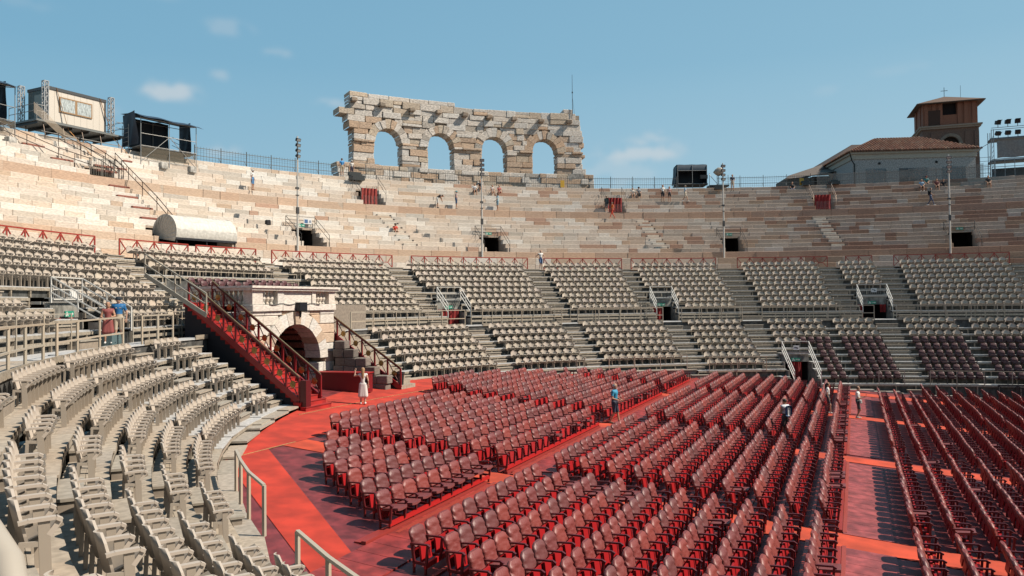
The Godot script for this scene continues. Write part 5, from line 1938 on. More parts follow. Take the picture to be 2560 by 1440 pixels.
func scaffold_shed(x: Transform3D, label: String, w: float, depth: float, high: float) -> void:
	var n := thing("scaffold_shed", label, "shed", x, "tarpaulin sheds on the rim")
	var steel := Color(0.36, 0.36, 0.35)
	var fl := 1.45
	var blue := Color(0.018, 0.035, 0.062)
	var hw := w * 0.5
	for sx in [-hw, 0.0, hw]:
		for z in [0.75, -depth + 0.75]:
			var m := MB.new()
			m.col = vary(steel, 0.15)
			shed_tube(m, Vector3(sx, -0.3 if z > 0 else 0.8, z), Vector3(sx, fl + high * 0.75 + (0.35 if z < 0 else 0.0), z))
			obj("upright", m.mesh(), mats.metal, n)
	var br := MB.new()
	br.col = steel
	for q in [[fl, 0.75], [fl + 0.95, 0.75], [fl + high * 0.72, 0.75], [fl, -depth + 0.75], [fl + high * 0.8, -depth + 0.75], [0.35, 0.75]]:
		shed_tube(br, Vector3(-hw, q[0], q[1]), Vector3(hw, q[0], q[1]), 0.027)
	for sx in [-hw, 0.0, hw]:
		shed_tube(br, Vector3(sx, fl, 0.75), Vector3(sx, fl, -depth + 0.75), 0.027)
		shed_tube(br, Vector3(sx, fl + high * 0.72, 0.75), Vector3(sx, fl + high * 0.85, -depth + 0.75), 0.027)
	shed_tube(br, Vector3(-hw, 0.2, 0.78), Vector3(0, fl + 0.95, 0.78), 0.025)
	shed_tube(br, Vector3(hw, 0.2, 0.78), Vector3(0, fl + 0.95, 0.78), 0.025)
	for k in 5:
		shed_tube(br, Vector3(-hw - 0.5, fl + 0.35 * k, -0.2), Vector3(-hw - 0.5, fl + 0.35 * k, -1.2), 0.02)
		shed_tube(br, Vector3(hw - 0.75, fl + 0.2 + 0.35 * k, -depth + 0.9), Vector3(hw - 0.1, fl + 0.35 * k, -depth + 0.9), 0.02)
	shed_tube(br, Vector3(-hw - 0.5, -0.2, -0.2), Vector3(-hw - 0.5, fl + 1.7, -0.2), 0.025)
	shed_tube(br, Vector3(-hw - 0.5, 0.5, -1.2), Vector3(-hw - 0.5, fl + 1.7, -1.2), 0.025)
	obj("braces", br.mesh(), mats.metal, n)
	var fb := MB.new()
	fb.col = Color(0.12, 0.11, 0.10)
	for k in 6: fb.slab(Vector3(-hw, fl - 0.1, 0.75 - depth * (k + 1) / 6.0 + 0.01), Vector3(hw, fl - 0.05, 0.75 - depth * k / 6.0))
	obj("platform", fb.mesh(), mats.board, n)
	var rf := MB.new()
	rf.col = blue * 1.5
	var g := []
	for i in 6:
		var v := i / 5.0
		var row := []
		for j in 13:
			var u := j / 12.0
			row.append(Vector3(lerpf(-hw - 0.25, hw + 0.45, u), fl + high * (0.74 + 0.20 * sqrt(v)) - 0.05 * sin(u * 14.0) * (1.0 - v) - 0.16 * u, lerpf(1.15, -depth + 0.55, v)))
		g.append(row)
	rf.grid(g, false)
	obj("roof_sheet", rf.mesh(), mats.tarp, n)
	for q in [[-hw - 0.08, -1], [hw + 0.05, 1]]:
		var m := MB.new()
		m.col = blue
		var gg := []
		for i in 6:
			var row := []
			for j in 9:
				var u := j / 8.0
				row.append(Vector3(q[0] + 0.10 * sin(u * 11.0 + i) * (1.0 - i / 6.0) + (0.0 if q[1] > 0 else -0.5 * (1.0 - u) * i / 9.0), lerpf(fl - 0.1 if q[1] > 0 else fl + 0.15, fl + high * 0.9, i / 5.0), lerpf(0.5 if q[1] < 0 else -0.2, -depth + 0.6, u)))
			gg.append(row)
		m.grid(gg)
		obj("side_sheet", m.mesh(), mats.tarp, n)
	var bk := MB.new()
	bk.col = blue * 0.8
	var gb := []
	for i in 5:
		var row := []
		for j in 17:
			row.append(Vector3(lerpf(-hw, hw - 0.9, j / 16.0), lerpf(fl + 0.25, fl + high * 0.88, i / 4.0), -depth + 0.62 + 0.06 * sin(j * 1.3 + i)))
		gb.append(row)
	bk.grid(gb)
	obj("back_sheet", bk.mesh(), mats.tarp, n)
	var kt := MB.new()
	kt.col = Color(0.30, 0.27, 0.21)
	var gk := []
	for i in 4:
		var row := []
		for j in 15:
			var u := j / 14.0
			row.append(Vector3(lerpf(-hw, hw, u), fl - 0.15 - 0.2 * i - 0.35 * i / 3.0 * sin(u * PI), 0.8 - 0.1 * i))
		gk.append(row)
	kt.grid(gk)
	obj("skirt_net", kt.mesh(), mats.net, n)
	for q in [-0.8, 1.6]:
		var m := MB.new()
		m.col = Color(0.62, 0.60, 0.56)
		m.rock(Transform3D(), Vector3(0.55, 0.5, 0.5), 0.03, rng, 0.01)
		obj("ballast_block", m.mesh(), mats.panel, n, Transform3D(Basis(), Vector3(q, -0.05, 1.3)))

func truss(m: MB, a: Vector3, h: float, w: float) -> void:
	var c := [Vector3(-w, 0, -w), Vector3(w, 0, -w), Vector3(w, 0, w), Vector3(-w, 0, w)]
	var k := roundi(h / (w * 2.2))
	for i in 4:
		m.bar(a + c[i], a + c[i] + Vector3(0, h, 0), 0.05, 0.05)
		for j in k:
			var y0 := h * j / k
			var y1 := h * (j + 1) / k
			var p: Vector3 = c[i] if j % 2 == 0 else c[(i + 1) % 4]
			var q: Vector3 = c[(i + 1) % 4] if j % 2 == 0 else c[i]
			m.bar(a + p + Vector3(0, y0, 0), a + q + Vector3(0, y1, 0), 0.03, 0.03)
	for y in [0.0, h]:
		for i in 4: m.bar(a + c[i] + Vector3(0, y, 0), a + c[(i + 1) % 4] + Vector3(0, y, 0), 0.05, 0.05)

func cabin() -> void:
	var x := ringx(3.219, 29.2, 19.95)
	x.basis = x.basis * Basis(Vector3.UP, 0.06)
	var n := thing("site_cabin", "white container cabin with a curtained double window on the left rim", "cabin", x)
	var w := 4.5
	var h := 2.45
	var m := MB.new()
	m.col = Color(0.66, 0.61, 0.54)
	for k in 9: m.slab(Vector3(-w * 0.5 + w * k / 9.0 + 0.006, 0.08, -2.3), Vector3(-w * 0.5 + w * (k + 1) / 9.0 - 0.006, h - 0.08, 0.0))
	obj("wall", m.mesh(), mats.paint, n)
	var sd := MB.new()
	sd.col = Color(0.16, 0.19, 0.18)
	sd.slab(Vector3(-w * 0.5 - 0.03, 0.05, -2.28), Vector3(-w * 0.5 - 0.005, h - 0.1, -0.05))
	obj("end_wall", sd.mesh(), mats.cream, n)
	var dr := MB.new()
	dr.col = Color(0.32, 0.33, 0.29)
	dr.slab(Vector3(-w * 0.5 - 0.06, 0.1, -1.5), Vector3(-w * 0.5 - 0.032, 2.05, -0.6))
	obj("door", dr.mesh(), mats.paint, n)
	var rf := MB.new()
	rf.col = Color(0.06, 0.065, 0.07)
	rf.slab(Vector3(-w * 0.5 - 0.06, h - 0.075, -2.36), Vector3(w * 0.5 + 0.06, h + 0.14, 0.06))
	rf.slab(Vector3(-w * 0.5 - 0.05, -0.06, -2.34), Vector3(w * 0.5 + 0.05, 0.075, 0.04))
	rf.slab(Vector3(-w * 0.5 - 0.04, 0.08, -0.10), Vector3(-w * 0.5 + 0.09, h - 0.08, 0.03))
	rf.slab(Vector3(w * 0.5 - 0.09, 0.08, -0.10), Vector3(w * 0.5 + 0.04, h - 0.08, 0.03))
	obj("roof", rf.mesh(), mats.paint, n)
	for k in 2:
		var fr := MB.new()
		fr.col = Color(0.33, 0.20, 0.10)
		var c := Vector3(-0.78 + 1.28 * k, 1.42, 0.04)
		fr.slab(c + Vector3(-0.64, -0.56, -0.03), c + Vector3(0.64, -0.47, 0.03))
		fr.slab(c + Vector3(-0.64, 0.47, -0.03), c + Vector3(0.64, 0.56, 0.03))
		fr.slab(c + Vector3(-0.64, -0.468, -0.03), c + Vector3(-0.55, 0.468, 0.03))
		fr.slab(c + Vector3(0.55, -0.468, -0.03), c + Vector3(0.64, 0.468, 0.03))
		var f := obj("window", fr.mesh(), mats.paint, n)
		curtain(f, Transform3D(Basis(), c + Vector3(0, 0.47, 0.02)), 1.1, 0.94, Color(0.62, 0.70, 0.72), "curtain", 0.008)
	for q in [Vector3(-w * 0.5 - 0.35, -0.1, 0.28), Vector3(-w * 0.5 - 0.35, -0.1, -2.6), Vector3(w * 0.5 + 0.35, -0.1, 0.2)]:
		var t := MB.new()
		t.col = Color(0.50, 0.50, 0.50)
		truss(t, q, 2.9, 0.15)
		obj("truss_tower", t.mesh(), mats.metal, n)
	for q in [[-1.65, 0.0], [1.75, 0.25]]:
		var s := MB.new()
		s.col = Color(0.62, 0.30, 0.10)
		s.bar(Vector3(q[0], h + 0.15, 0.05), Vector3(q[0] + 0.75 + q[1], -0.4, 0.32), 0.09, 0.012)
		s.bar(Vector3(q[0] + 0.75 + q[1], -0.4, 0.32), Vector3(q[0] + 1.35 + q[1], -2.6, 2.4), 0.09, 0.012)
		obj("orange_strap", s.mesh(), mats.cloth, n)
	var sc := thing("cabin_scaffold", "grey scaffold deck with guard rails that carries the white cabin", "scaffold", x)
	var dk := MB.new()
	dk.col = Color(0.24, 0.25, 0.24)
	dk.slab(Vector3(-w * 0.5 - 1.2, -0.24, -2.8), Vector3(w * 0.5 + 1.2, -0.10, 0.65))
	dk.col = Color(0.06, 0.06, 0.06)
	for k in 6: dk.slab(Vector3(-w * 0.5 - 1.1 + k * 1.28, -0.42, -2.7), Vector3(-w * 0.5 - 1.0 + k * 1.28, -0.245, 0.6))
	obj("deck", dk.mesh(), mats.metal, sc)
	var rs := MB.new()
	rs.col = Color(0.36, 0.36, 0.35)
	for sx in [-w * 0.5 - 1.15, w * 0.5 + 1.15]:
		for z in [0.6, -2.7]: shed_tube(rs, Vector3(sx, -0.1, z), Vector3(sx, 1.0, z), 0.025)
		for hh in [0.5, 1.0]: shed_tube(rs, Vector3(sx, hh, 0.6), Vector3(sx, hh, -2.7), 0.025)
	for hh in [0.45, 0.9]:
		shed_tube(rs, Vector3(-w * 0.5 - 1.15, hh, 0.62), Vector3(-w * 0.5 - 0.5, hh, 0.62), 0.025)
		shed_tube(rs, Vector3(w * 0.5 + 0.5, hh, 0.62), Vector3(w * 0.5 + 1.15, hh, 0.62), 0.025)
	obj("guard_rail", rs.mesh(), mats.metal, sc)
	for k in 5:
		var l := MB.new()
		l.col = Color(0.22, 0.17, 0.14)
		var sx := -w * 0.5 - 0.6 + k * 1.45
		shed_tube(l, Vector3(sx, -3.3, 1.3), Vector3(sx, -0.2, 0.4), 0.03)
		shed_tube(l, Vector3(sx, -1.6, -1.6), Vector3(sx, -0.2, -1.6), 0.03)
		obj("leg", l.mesh(), mats.metal, sc)
	var hr := MB.new()
	hr.col = Color(0.33, 0.33, 0.32)
	shed_tube(hr, Vector3(-w * 0.5 - 1.0, -1.0, 0.9), Vector3(w * 0.5 + 0.6, -1.0, 0.9), 0.03)
	obj("ledger", hr.mesh(), mats.metal, sc)
	var nt := MB.new()
	nt.col = Color(0.46, 0.38, 0.29)
	var g := []
	for i in 4:
		var row := []
		for j in 13:
			var u := j / 12.0
			row.append(Vector3(lerpf(-3.9, 1.0, u), lerpf(0.9, -2.0, u) - 0.5 * sin(u * PI) - 0.25 * i * (1.0 - u * 0.5), 1.1 + 0.9 * u + 0.1 * sin(j * 0.9)))
		g.append(row)
	nt.grid(g)
	tag(obj("hanging_net", nt.mesh(), mats.net, self, x), "tan net hanging slantwise below the white cabin", "net")

func stage_box() -> void:
	var n := thing("stage_box", "dark blue tarpaulin booth on the rim, open towards the arena", "booth", ringx(4.157, 29.0, 19.35))
	var blue := Color(0.014, 0.034, 0.055)
	var rf := MB.new()
	rf.col = blue * 1.6
	var g := []
	for q in [[0.10, 1.45], [0.12, 2.02], [-0.3, 2.16], [-1.9, 2.12], [-2.2, 1.9]]:
		var row := []
		for j in 9: row.append(Vector3(lerpf(-1.62, 1.62, j / 8.0), q[1] + 0.015 * sin(j * 2.0), q[0]))
		g.append(row)
	rf.grid(g)
	obj("roof_sheet", rf.mesh(), mats.tarp, n)
	var wl := MB.new()
	wl.col = blue
	wl.slab(Vector3(-1.63, 0.0, -2.2), Vector3(-1.6, 2.0, 0.06))
	wl.slab(Vector3(1.6, 0.0, -2.2), Vector3(1.63, 2.0, 0.06))
	wl.slab(Vector3(-1.6, 0.0, -2.2), Vector3(1.6, 1.9, -2.17))
	obj("side_sheet", wl.mesh(), mats.tarp, n)
	var ww := MB.new()
	ww.col = blue * 1.2
	var gw := []
	for i in 3:
		var row := []
		for j in 7: row.append(Vector3(-1.66 - 0.35 * (1.0 - i / 2.0) * (0.6 + 0.4 * sin(j * 1.9)), i * 1.0, lerpf(0.05, -2.0, j / 6.0)))
		gw.append(row)
	ww.grid(gw)
	obj("loose_flap", ww.mesh(), mats.tarp, n)
	var fr := MB.new()
	fr.col = Color(0.33, 0.34, 0.34)
	for sx in [-1.6, 0.0, 1.6]: shed_tube(fr, Vector3(sx, -1.7, 0.12), Vector3(sx, 2.0, 0.12), 0.03)
	for hh in [-0.02, 1.42]: shed_tube(fr, Vector3(-1.6, hh, 0.12), Vector3(1.6, hh, 0.12), 0.03)
	for sx in [-1.6, -0.8, 0.0, 0.8, 1.6]: shed_tube(fr, Vector3(sx, -0.55, 0.1), Vector3(sx, 0.0, 0.1), 0.025)
	shed_tube(fr, Vector3(1.6, -0.4, 0.15), Vector3(3.9, -0.6, 0.15), 0.03)
	shed_tube(fr, Vector3(1.8, 1.0, 0.15), Vector3(3.9, -1.6, 0.4), 0.03)
	shed_tube(fr, Vector3(3.9, -1.7, 0.15), Vector3(3.9, 0.9, 0.15), 0.03)
	shed_tube(fr, Vector3(1.85, -0.5, 0.15), Vector3(1.85, 1.1, 0.15), 0.03)
	obj("frame", fr.mesh(), mats.metal, n)
	var dk := MB.new()
	dk.col = Color(0.05, 0.05, 0.05)
	dk.slab(Vector3(-1.7, -0.12, -2.2), Vector3(1.7, -0.03, 0.2))
	dk.slab(Vector3(1.85, -0.35, -1.2), Vector3(4.0, -0.2, 0.2))
	obj("platform", dk.mesh(), mats.board, n)
	for k in 2:
		var b := MB.new()
		b.col = Color(0.52, 0.47, 0.41)
		b.rock(Transform3D(), Vector3(0.7, 0.45, 0.5), 0.03, rng, 0.01)
		obj("ballast_block", b.mesh(), mats.panel, n, Transform3D(Basis(), Vector3(-1.0 + 1.9 * k, -1.75, 1.1)))
	var l := thing("wrapped_spotlight", "large spotlight wrapped in pale sheeting beside the blue booth", "lamp", ringx(4.203, 29.0, 20.55))
	var m := MB.new()
	m.col = Color(0.42, 0.37, 0.30)
	var rows := []
	for i in 6:
		var row := []
		for j in 10:
			var a := TAU * j / 10.0
			var r := [0.02, 0.30, 0.42, 0.45, 0.40, 0.05][i] as float
			r *= 1.0 + 0.14 * sin(j * 2.3 + i * 1.7)
			row.append(Vector3(-0.55 + 0.24 * i, sin(a) * r + 0.03 * i, cos(a) * r))
		rows.append(row)
	m.grid(rows, true, true)
	obj("sheeting", m.mesh(), mats.tarp, l)
	var st := MB.new()
	st.col = Color(0.05, 0.05, 0.05)
	st.tube([Vector3(0, -1.3, 0), Vector3(0, -0.3, 0)], 0.04, 6)
	st.slab(Vector3(-2.0, -0.7, -0.3), Vector3(-1.2, -0.3, 0.3))
	obj("stand", st.mesh(), mats.metal, l)

func light_rig() -> void:
	var n := thing("light_rig", "tall scaffold with two rows of black floodlights at the right edge", "scaffold", ringx(4.672, 29.4, 18.7))
	var steel := Color(0.30, 0.32, 0.33)
	var fr := MB.new()
	fr.col = steel
	for sx in [-1.75, -1.55, 2.6]:
		for z in [0.3, -1.6]: shed_tube(fr, Vector3(sx, -0.4, z), Vector3(sx, 5.0, z), 0.035)
	for hh in [1.9, 4.0, 4.95, 5.15]: shed_tube(fr, Vector3(-1.75, hh, 0.3), Vector3(2.8, hh, 0.3), 0.03)
	for k in 9: shed_tube(fr, Vector3(-1.75, 0.5 * k, 0.3), Vector3(-1.55, 0.5 * k + 0.4, 0.3), 0.02)
	for k in 5: shed_tube(fr, Vector3(-1.5 + 0.85 * k, 0.0, 0.5), Vector3(-1.5 + 0.85 * k, 1.9, 0.5), 0.03)
	for hh in [1.1, 1.9]: shed_tube(fr, Vector3(-1.7, hh, 0.5), Vector3(2.8, hh, 0.5), 0.03)
	shed_tube(fr, Vector3(-1.8, 3.7, 0.2), Vector3(-4.5, 2.2, 0.2), 0.03)
	shed_tube(fr, Vector3(-2.5, 3.3, 0.2), Vector3(-3.3, 2.3, 0.2), 0.02)
	for k in 4:
		shed_tube(fr, Vector3(-2.8, 1.0 + 0.4 * k, 0.2), Vector3(-1.9, 1.0 + 0.4 * k, 0.2), 0.022)
	for sx in [-2.8, -1.9]: shed_tube(fr, Vector3(sx, 0.0, 0.2), Vector3(sx, 2.3, 0.2), 0.025)
	obj("frame", fr.mesh(), mats.metal, n)
	var dk := MB.new()
	dk.col = Color(0.13, 0.15, 0.17)
	dk.slab(Vector3(-1.8, 3.95, -1.6), Vector3(2.8, 4.12, 0.32))
	dk.slab(Vector3(-1.8, 1.7, -1.6), Vector3(2.8, 1.85, 0.28))
	obj("deck", dk.mesh(), mats.metal, n)
	var tp := MB.new()
	tp.col = Color(0.25, 0.25, 0.24)
	var g := []
	for i in 5:
		var row := []
		for j in 11: row.append(Vector3(lerpf(-1.3, 2.7, j / 10.0), lerpf(2.0, 3.75, i / 4.0) + 0.03 * sin(j * 1.4), 0.42 + 0.05 * sin(j * 1.1 + i)))
		g.append(row)
	tp.grid(g)
	obj("sheet", tp.mesh(), mats.tarp, n)
	var sv := MB.new()
	sv.col = Color(0.10, 0.11, 0.12)
	sv.slab(Vector3(-1.5, 0.1, -1.5), Vector3(2.6, 1.2, -1.45))
	obj("back_sheet", sv.mesh(), mats.tarp, n)
	for r in 2:
		for k in 5:
			var l := MB.new()
			l.col = Color(0.025, 0.028, 0.032)
			var c := Vector3(-1.15 + 0.86 * k, 5.65 if r == 0 else 4.55, 0.3)
			var xx := Transform3D(Basis(Vector3.UP, 0.35 - 0.2 * (k % 3)) * Basis(Vector3.RIGHT, 0.35 if r == 0 else 0.7), c)
			l.box(xx, Vector3(0.48, 0.38, 0.3))
			l.box(xx * Transform3D(Basis(Vector3.RIGHT, -0.5), Vector3(0, 0.26, 0.22)), Vector3(0.46, 0.02, 0.3))
			l.bar(c - Vector3(0, 0.5, 0), c - Vector3(0, 0.15, 0), 0.05, 0.05)
			obj("floodlight", l.mesh(), mats.metal, n)

# ---------------------------------------------------------------- light poles
func poles() -> void:
	var names := ["left of the ruined wall", "in front of the third arch of the ruined wall", "right of the blue booth", "in front of the church, in the shade"]
	var ts := [3.400, 3.718, 4.163, 4.538]
	for i in 4:
		var n := thing("light_pole", "pale pole with four stacked floodlights, " + names[i], "light pole", ringx(ts[i], 17.55, 11.5), "floodlight poles on the stone steps")
		var p := MB.new()
		p.col = Color(0.58, 0.56, 0.52)
		p.tube([Vector3(0, -1.0, 0), Vector3(0.01, 3.0, 0), Vector3(0.03 if i == 0 else 0.0, 8.0, 0)], 0.085, 10, 0.055)
		obj("pole", p.mesh(), mats.paint, n)
		var b := MB.new()
		b.col = Color(0.10, 0.10, 0.10)
		b.slab(Vector3(-0.08, 2.0, -0.11), Vector3(0.10, 2.5, 0.11))
		b.slab(Vector3(-0.11, 3.4, -0.11), Vector3(0.11, 3.46, 0.11))
		b.slab(Vector3(-0.14, 3.9, -0.1), Vector3(0.12, 4.05, 0.1))
		obj("junction_box", b.mesh(), mats.metal, n)
		for k in 4:
			var l := MB.new()
			l.col = Color(0.045, 0.047, 0.05)
			var xx := Transform3D(Basis(Vector3.UP, (-0.25 if i % 2 else 0.2) + 0.1 * k) * Basis(Vector3.RIGHT, 0.35), Vector3(0, 7.7 - 0.42 * k, 0.16))
			l.box(xx, Vector3(0.40, 0.24, 0.16))
			l.box(xx * Transform3D(Basis(), Vector3(0, -0.02, -0.12)), Vector3(0.22, 0.14, 0.14))
			l.bar(Vector3(0, 7.62 - 0.42 * k, 0), Vector3(0, 7.7 - 0.42 * k, 0.1), 0.08, 0.05)
			l.col = Color(0.45, 0.47, 0.47)
			l.box(xx * Transform3D(Basis(), Vector3(0, 0, 0.082)), Vector3(0.34, 0.18, 0.008))
			obj("floodlight", l.mesh(), mats.metal, n)

# ---------------------------------------------------------------- buildings beyond the rim
func distant_buildings() -> void:
	# bell tower
	var c := Vector3(-8.05, 0, -90.5)
	var ux := Vector3(0.912, 0, -0.41) * 0.96 + Vector3(0.41, 0, 0.91) * 0.33   # along the face turned to the arena
	ux = ux.normalized()
	var uz := Vector3(-ux.z, 0, ux.x)
	if uz.dot(EYE - c) < 0: uz = -uz
	var w := 7.1
	var x := Transform3D(Basis(ux, Vector3.UP, uz), c + ux * w * 0.5 - uz * w * 0.5)
	var n := thing("bell_tower", "square brown brick bell tower with low hipped roof and cross", "tower", x)
	var brick := Color(0.50, 0.20, 0.12)
	var low := MB.new()
	low.col = Color(0.30, 0.18, 0.13)
	low.slab(Vector3(-w * 0.5, 8, -w * 0.5), Vector3(w * 0.5, 27.6, w * 0.5))
	low.slab(Vector3(-w * 0.5, 27.6, -w * 0.5), Vector3(-1.05, 29.5, w * 0.5))
	low.slab(Vector3(1.05, 27.6, -w * 0.5), Vector3(w * 0.5, 29.5, w * 0.5))
	low.slab(Vector3(-w * 0.5, 29.5, -w * 0.5), Vector3(w * 0.5, 30.6, w * 0.5))
	for sx in [-1, 1]:
		low.slab(Vector3(sx * 2.15 - 0.35, 22, w * 0.5 + 0.004), Vector3(sx * 2.15 + 0.35, 30.0, w * 0.5 + 0.13))
		low.slab(Vector3(sx * 3.25 - 0.28, 22, w * 0.5 + 0.004), Vector3(sx * 3.25 + 0.28, 30.0, w * 0.5 + 0.18))
	obj("wall", low.mesh(), mats.brick, n)
	for k in 13:
		var f := PI * (k + 0.5) / 13
		var m := MB.new()
		m.col = vary(Color(0.30, 0.24, 0.19), 0.12)
		m.box(Transform3D(), Vector3(0.42, 0.36, 0.4))
		obj("arch_stone", m.mesh(), mats.stone, n, Transform3D(Basis(Vector3(0, 0, 1), f), Vector3(cos(f) * 1.28, 28.35 + sin(f) * 1.28, w * 0.5 - 0.05)))
	var dk := MB.new()
	dk.col = Color(0.02, 0.012, 0.01)
	dk.slab(Vector3(-1.05, 24.0, w * 0.5 - 0.5), Vector3(1.05, 29.45, w * 0.5 - 0.4))
	obj("belfry_opening", dk.mesh(), mats.void, n)
	var co := MB.new()
	co.col = Color(0.40, 0.31, 0.24)
	co.slab(Vector3(-w * 0.5 - 0.25, 30.6, -w * 0.5 - 0.25), Vector3(w * 0.5 + 0.25, 30.85, w * 0.5 + 0.25))
	co.slab(Vector3(-w * 0.5 - 0.4, 30.85, -w * 0.5 - 0.4), Vector3(w * 0.5 + 0.4, 31.05, w * 0.5 + 0.4))
	obj("cornice", co.mesh(), mats.stone, n)
	var up := MB.new()
	up.col = brick
	var a := w * 0.5 - 0.1
	for q in [[Vector3(-a, 31.05, -a), Vector3(a, 32.55, a)], [Vector3(-a, 32.55, -a), Vector3(-0.9, 34.35, a)], [Vector3(0.9, 32.55, -a), Vector3(a, 34.35, a)], [Vector3(-0.9, 32.55, -a), Vector3(0.9, 34.35, a - 0.7)]]:
		up.slab(q[0], q[1])
	for z in [-1.6, 1.6]: up.slab(Vector3(-a - 0.13, 31.06, z - 0.5), Vector3(-a + 0.01, 34.3, z + 0.5))
	for q in [-3.0, -2.0, -1.2, 1.2, 2.0, 3.0]: up.slab(Vector3(q - 0.24, 31.06, a + 0.004), Vector3(q + 0.24, 34.3, a + 0.14))
	obj("upper_wall", up.mesh(), mats.brick, n)
	var wv := MB.new()
	wv.col = Color(0.02, 0.014, 0.012)
	wv.slab(Vector3(-0.88, 32.57, a - 0.68), Vector3(0.88, 34.33, a - 0.62))
	obj("window", wv.mesh(), mats.void, n)
	var ds := MB.new()
	ds.col = Color(0.12, 0.055, 0.038)
	ds.slab(Vector3(-2.75, 31.1, a + 0.142), Vector3(-1.25, 33.3, a + 0.165))
	obj("soot_patch", ds.mesh(), mats.brick, n)
	var rf := MB.new()
	rf.col = Color(0.20, 0.115, 0.075)
	var e := w * 0.5 + 0.75
	var ap := Vector3(0, 36.0, 0)
	var cc := [Vector3(-e, 34.3, -e), Vector3(e, 34.3, -e), Vector3(e, 34.3, e), Vector3(-e, 34.3, e)]
	for i in 4:
		rf.tri(cc[i], ap, cc[(i + 1) % 4])
		rf.tri(cc[i] - Vector3(0, 0.12, 0), cc[(i + 1) % 4] - Vector3(0, 0.12, 0), Vector3(0, 34.4, 0))
		rf.quad(cc[i], cc[(i + 1) % 4], cc[(i + 1) % 4] - Vector3(0, 0.12, 0), cc[i] - Vector3(0, 0.12, 0))
	obj("roof", rf.mesh(), mats.brick, n)
	var cr := MB.new()
	cr.col = Color(0.05, 0.05, 0.05)
	cr.bar(ap - Vector3(0, 0.2, 0), ap + Vector3(0, 1.35, 0), 0.06, 0.06)
	cr.bar(ap + Vector3(-0.45, 0.85, 0), ap + Vector3(0.45, 0.85, 0), 0.06, 0.06)
	obj("cross", cr.mesh(), mats.metal, n)
	var rd := MB.new()
	rd.col = Color(0.05, 0.05, 0.05)
	rd.bar(Vector3(1.9, 34.9, 1.0), Vector3(1.9, 37.2, 1.0), 0.035, 0.035)
	obj("rod", rd.mesh(), mats.metal, n)
	# hipped house below it
	var hx := Transform3D(Basis(Vector3.UP, 0.33), Vector3(-12.0, 0, -74.5))
	var h := thing("hipped_house", "grey walled house with red tiled hip roof below the bell tower", "house", hx)
	var hw := 7.1
	var hd := 4.5
	var wl := MB.new()
	wl.col = Color(0.68, 0.65, 0.62)
	wl.slab(Vector3(-hw, 8, -hd), Vector3(hw, 23.4, hd))
	obj("wall", wl.mesh(), mats.brick, h)
	var fz := MB.new()
	fz.col = Color(0.58, 0.52, 0.43)
	fz.slab(Vector3(-hw - 0.12, 23.4, -hd - 0.12), Vector3(hw + 0.12, 24.0, hd + 0.12))
	fz.slab(Vector3(-hw - 0.35, 24.0, -hd - 0.35), Vector3(hw + 0.35, 24.25, hd + 0.35))
	obj("cornice", fz.mesh(), mats.stone, h)
	for q in [[-4.4, 2.3], [-0.1, 3.2], [4.6, 2.6]]:
		var m := MB.new()
		m.col = Color(0.045, 0.05, 0.055)
		m.slab(Vector3(q[0] - q[1] * 0.5, 20.2, hd - 0.2), Vector3(q[0] + q[1] * 0.5, 22.2, hd + 0.02))
		var wn := obj("window", m.mesh(), mats.pane, h)
		var g := MB.new()
		g.col = Color(0.16, 0.17, 0.18)
		for k in 4: g.slab(Vector3(q[0] - q[1] * 0.5 + q[1] * k / 3.0 - 0.03, 20.2, hd + 0.022), Vector3(q[0] - q[1] * 0.5 + q[1] * k / 3.0 + 0.03, 22.2, hd + 0.05))
		g.slab(Vector3(q[0] - q[1] * 0.5, 21.6, hd + 0.052), Vector3(q[0] + q[1] * 0.5, 21.66, hd + 0.075))
		obj("bars", g.mesh(), mats.paint, wn)
	for q in [-4.0, 2.6]:
		var m := MB.new()
		m.col = Color(0.02, 0.02, 0.02)
		m.lathe([[0.16, 0.0], [0.16, 0.05], [0.0, 0.05]], Transform3D(Basis(Vector3.RIGHT, PI / 2), Vector3(q, 22.85, hd + 0.01)), 10)
		obj("round_vent", m.mesh(), mats.void, h)
	var ro := MB.new()
	ro.col = Color(0.22, 0.10, 0.062)
	var ex := hw + 0.6
	var ez := hd + 0.6
	var ry := 26.75
	var r1 := Vector3(-hw + 4.4, ry, 0)
	var r2 := Vector3(hw - 4.4, ry, 0)
	var k4 := [Vector3(-ex, 24.26, ez), Vector3(ex, 24.26, ez), Vector3(ex, 24.26, -ez), Vector3(-ex, 24.26, -ez)]
	ro.quad(k4[0], k4[1], r2, r1)
	ro.tri(k4[1], k4[2], r2)
	ro.quad(k4[2], k4[3], r1, r2)
	ro.tri(k4[3], k4[0], r1)
	obj("roof", ro.mesh(), mats.brick, h)
	# rows of barrel tiles on the slopes that face the arena
	var tl := MB.new()
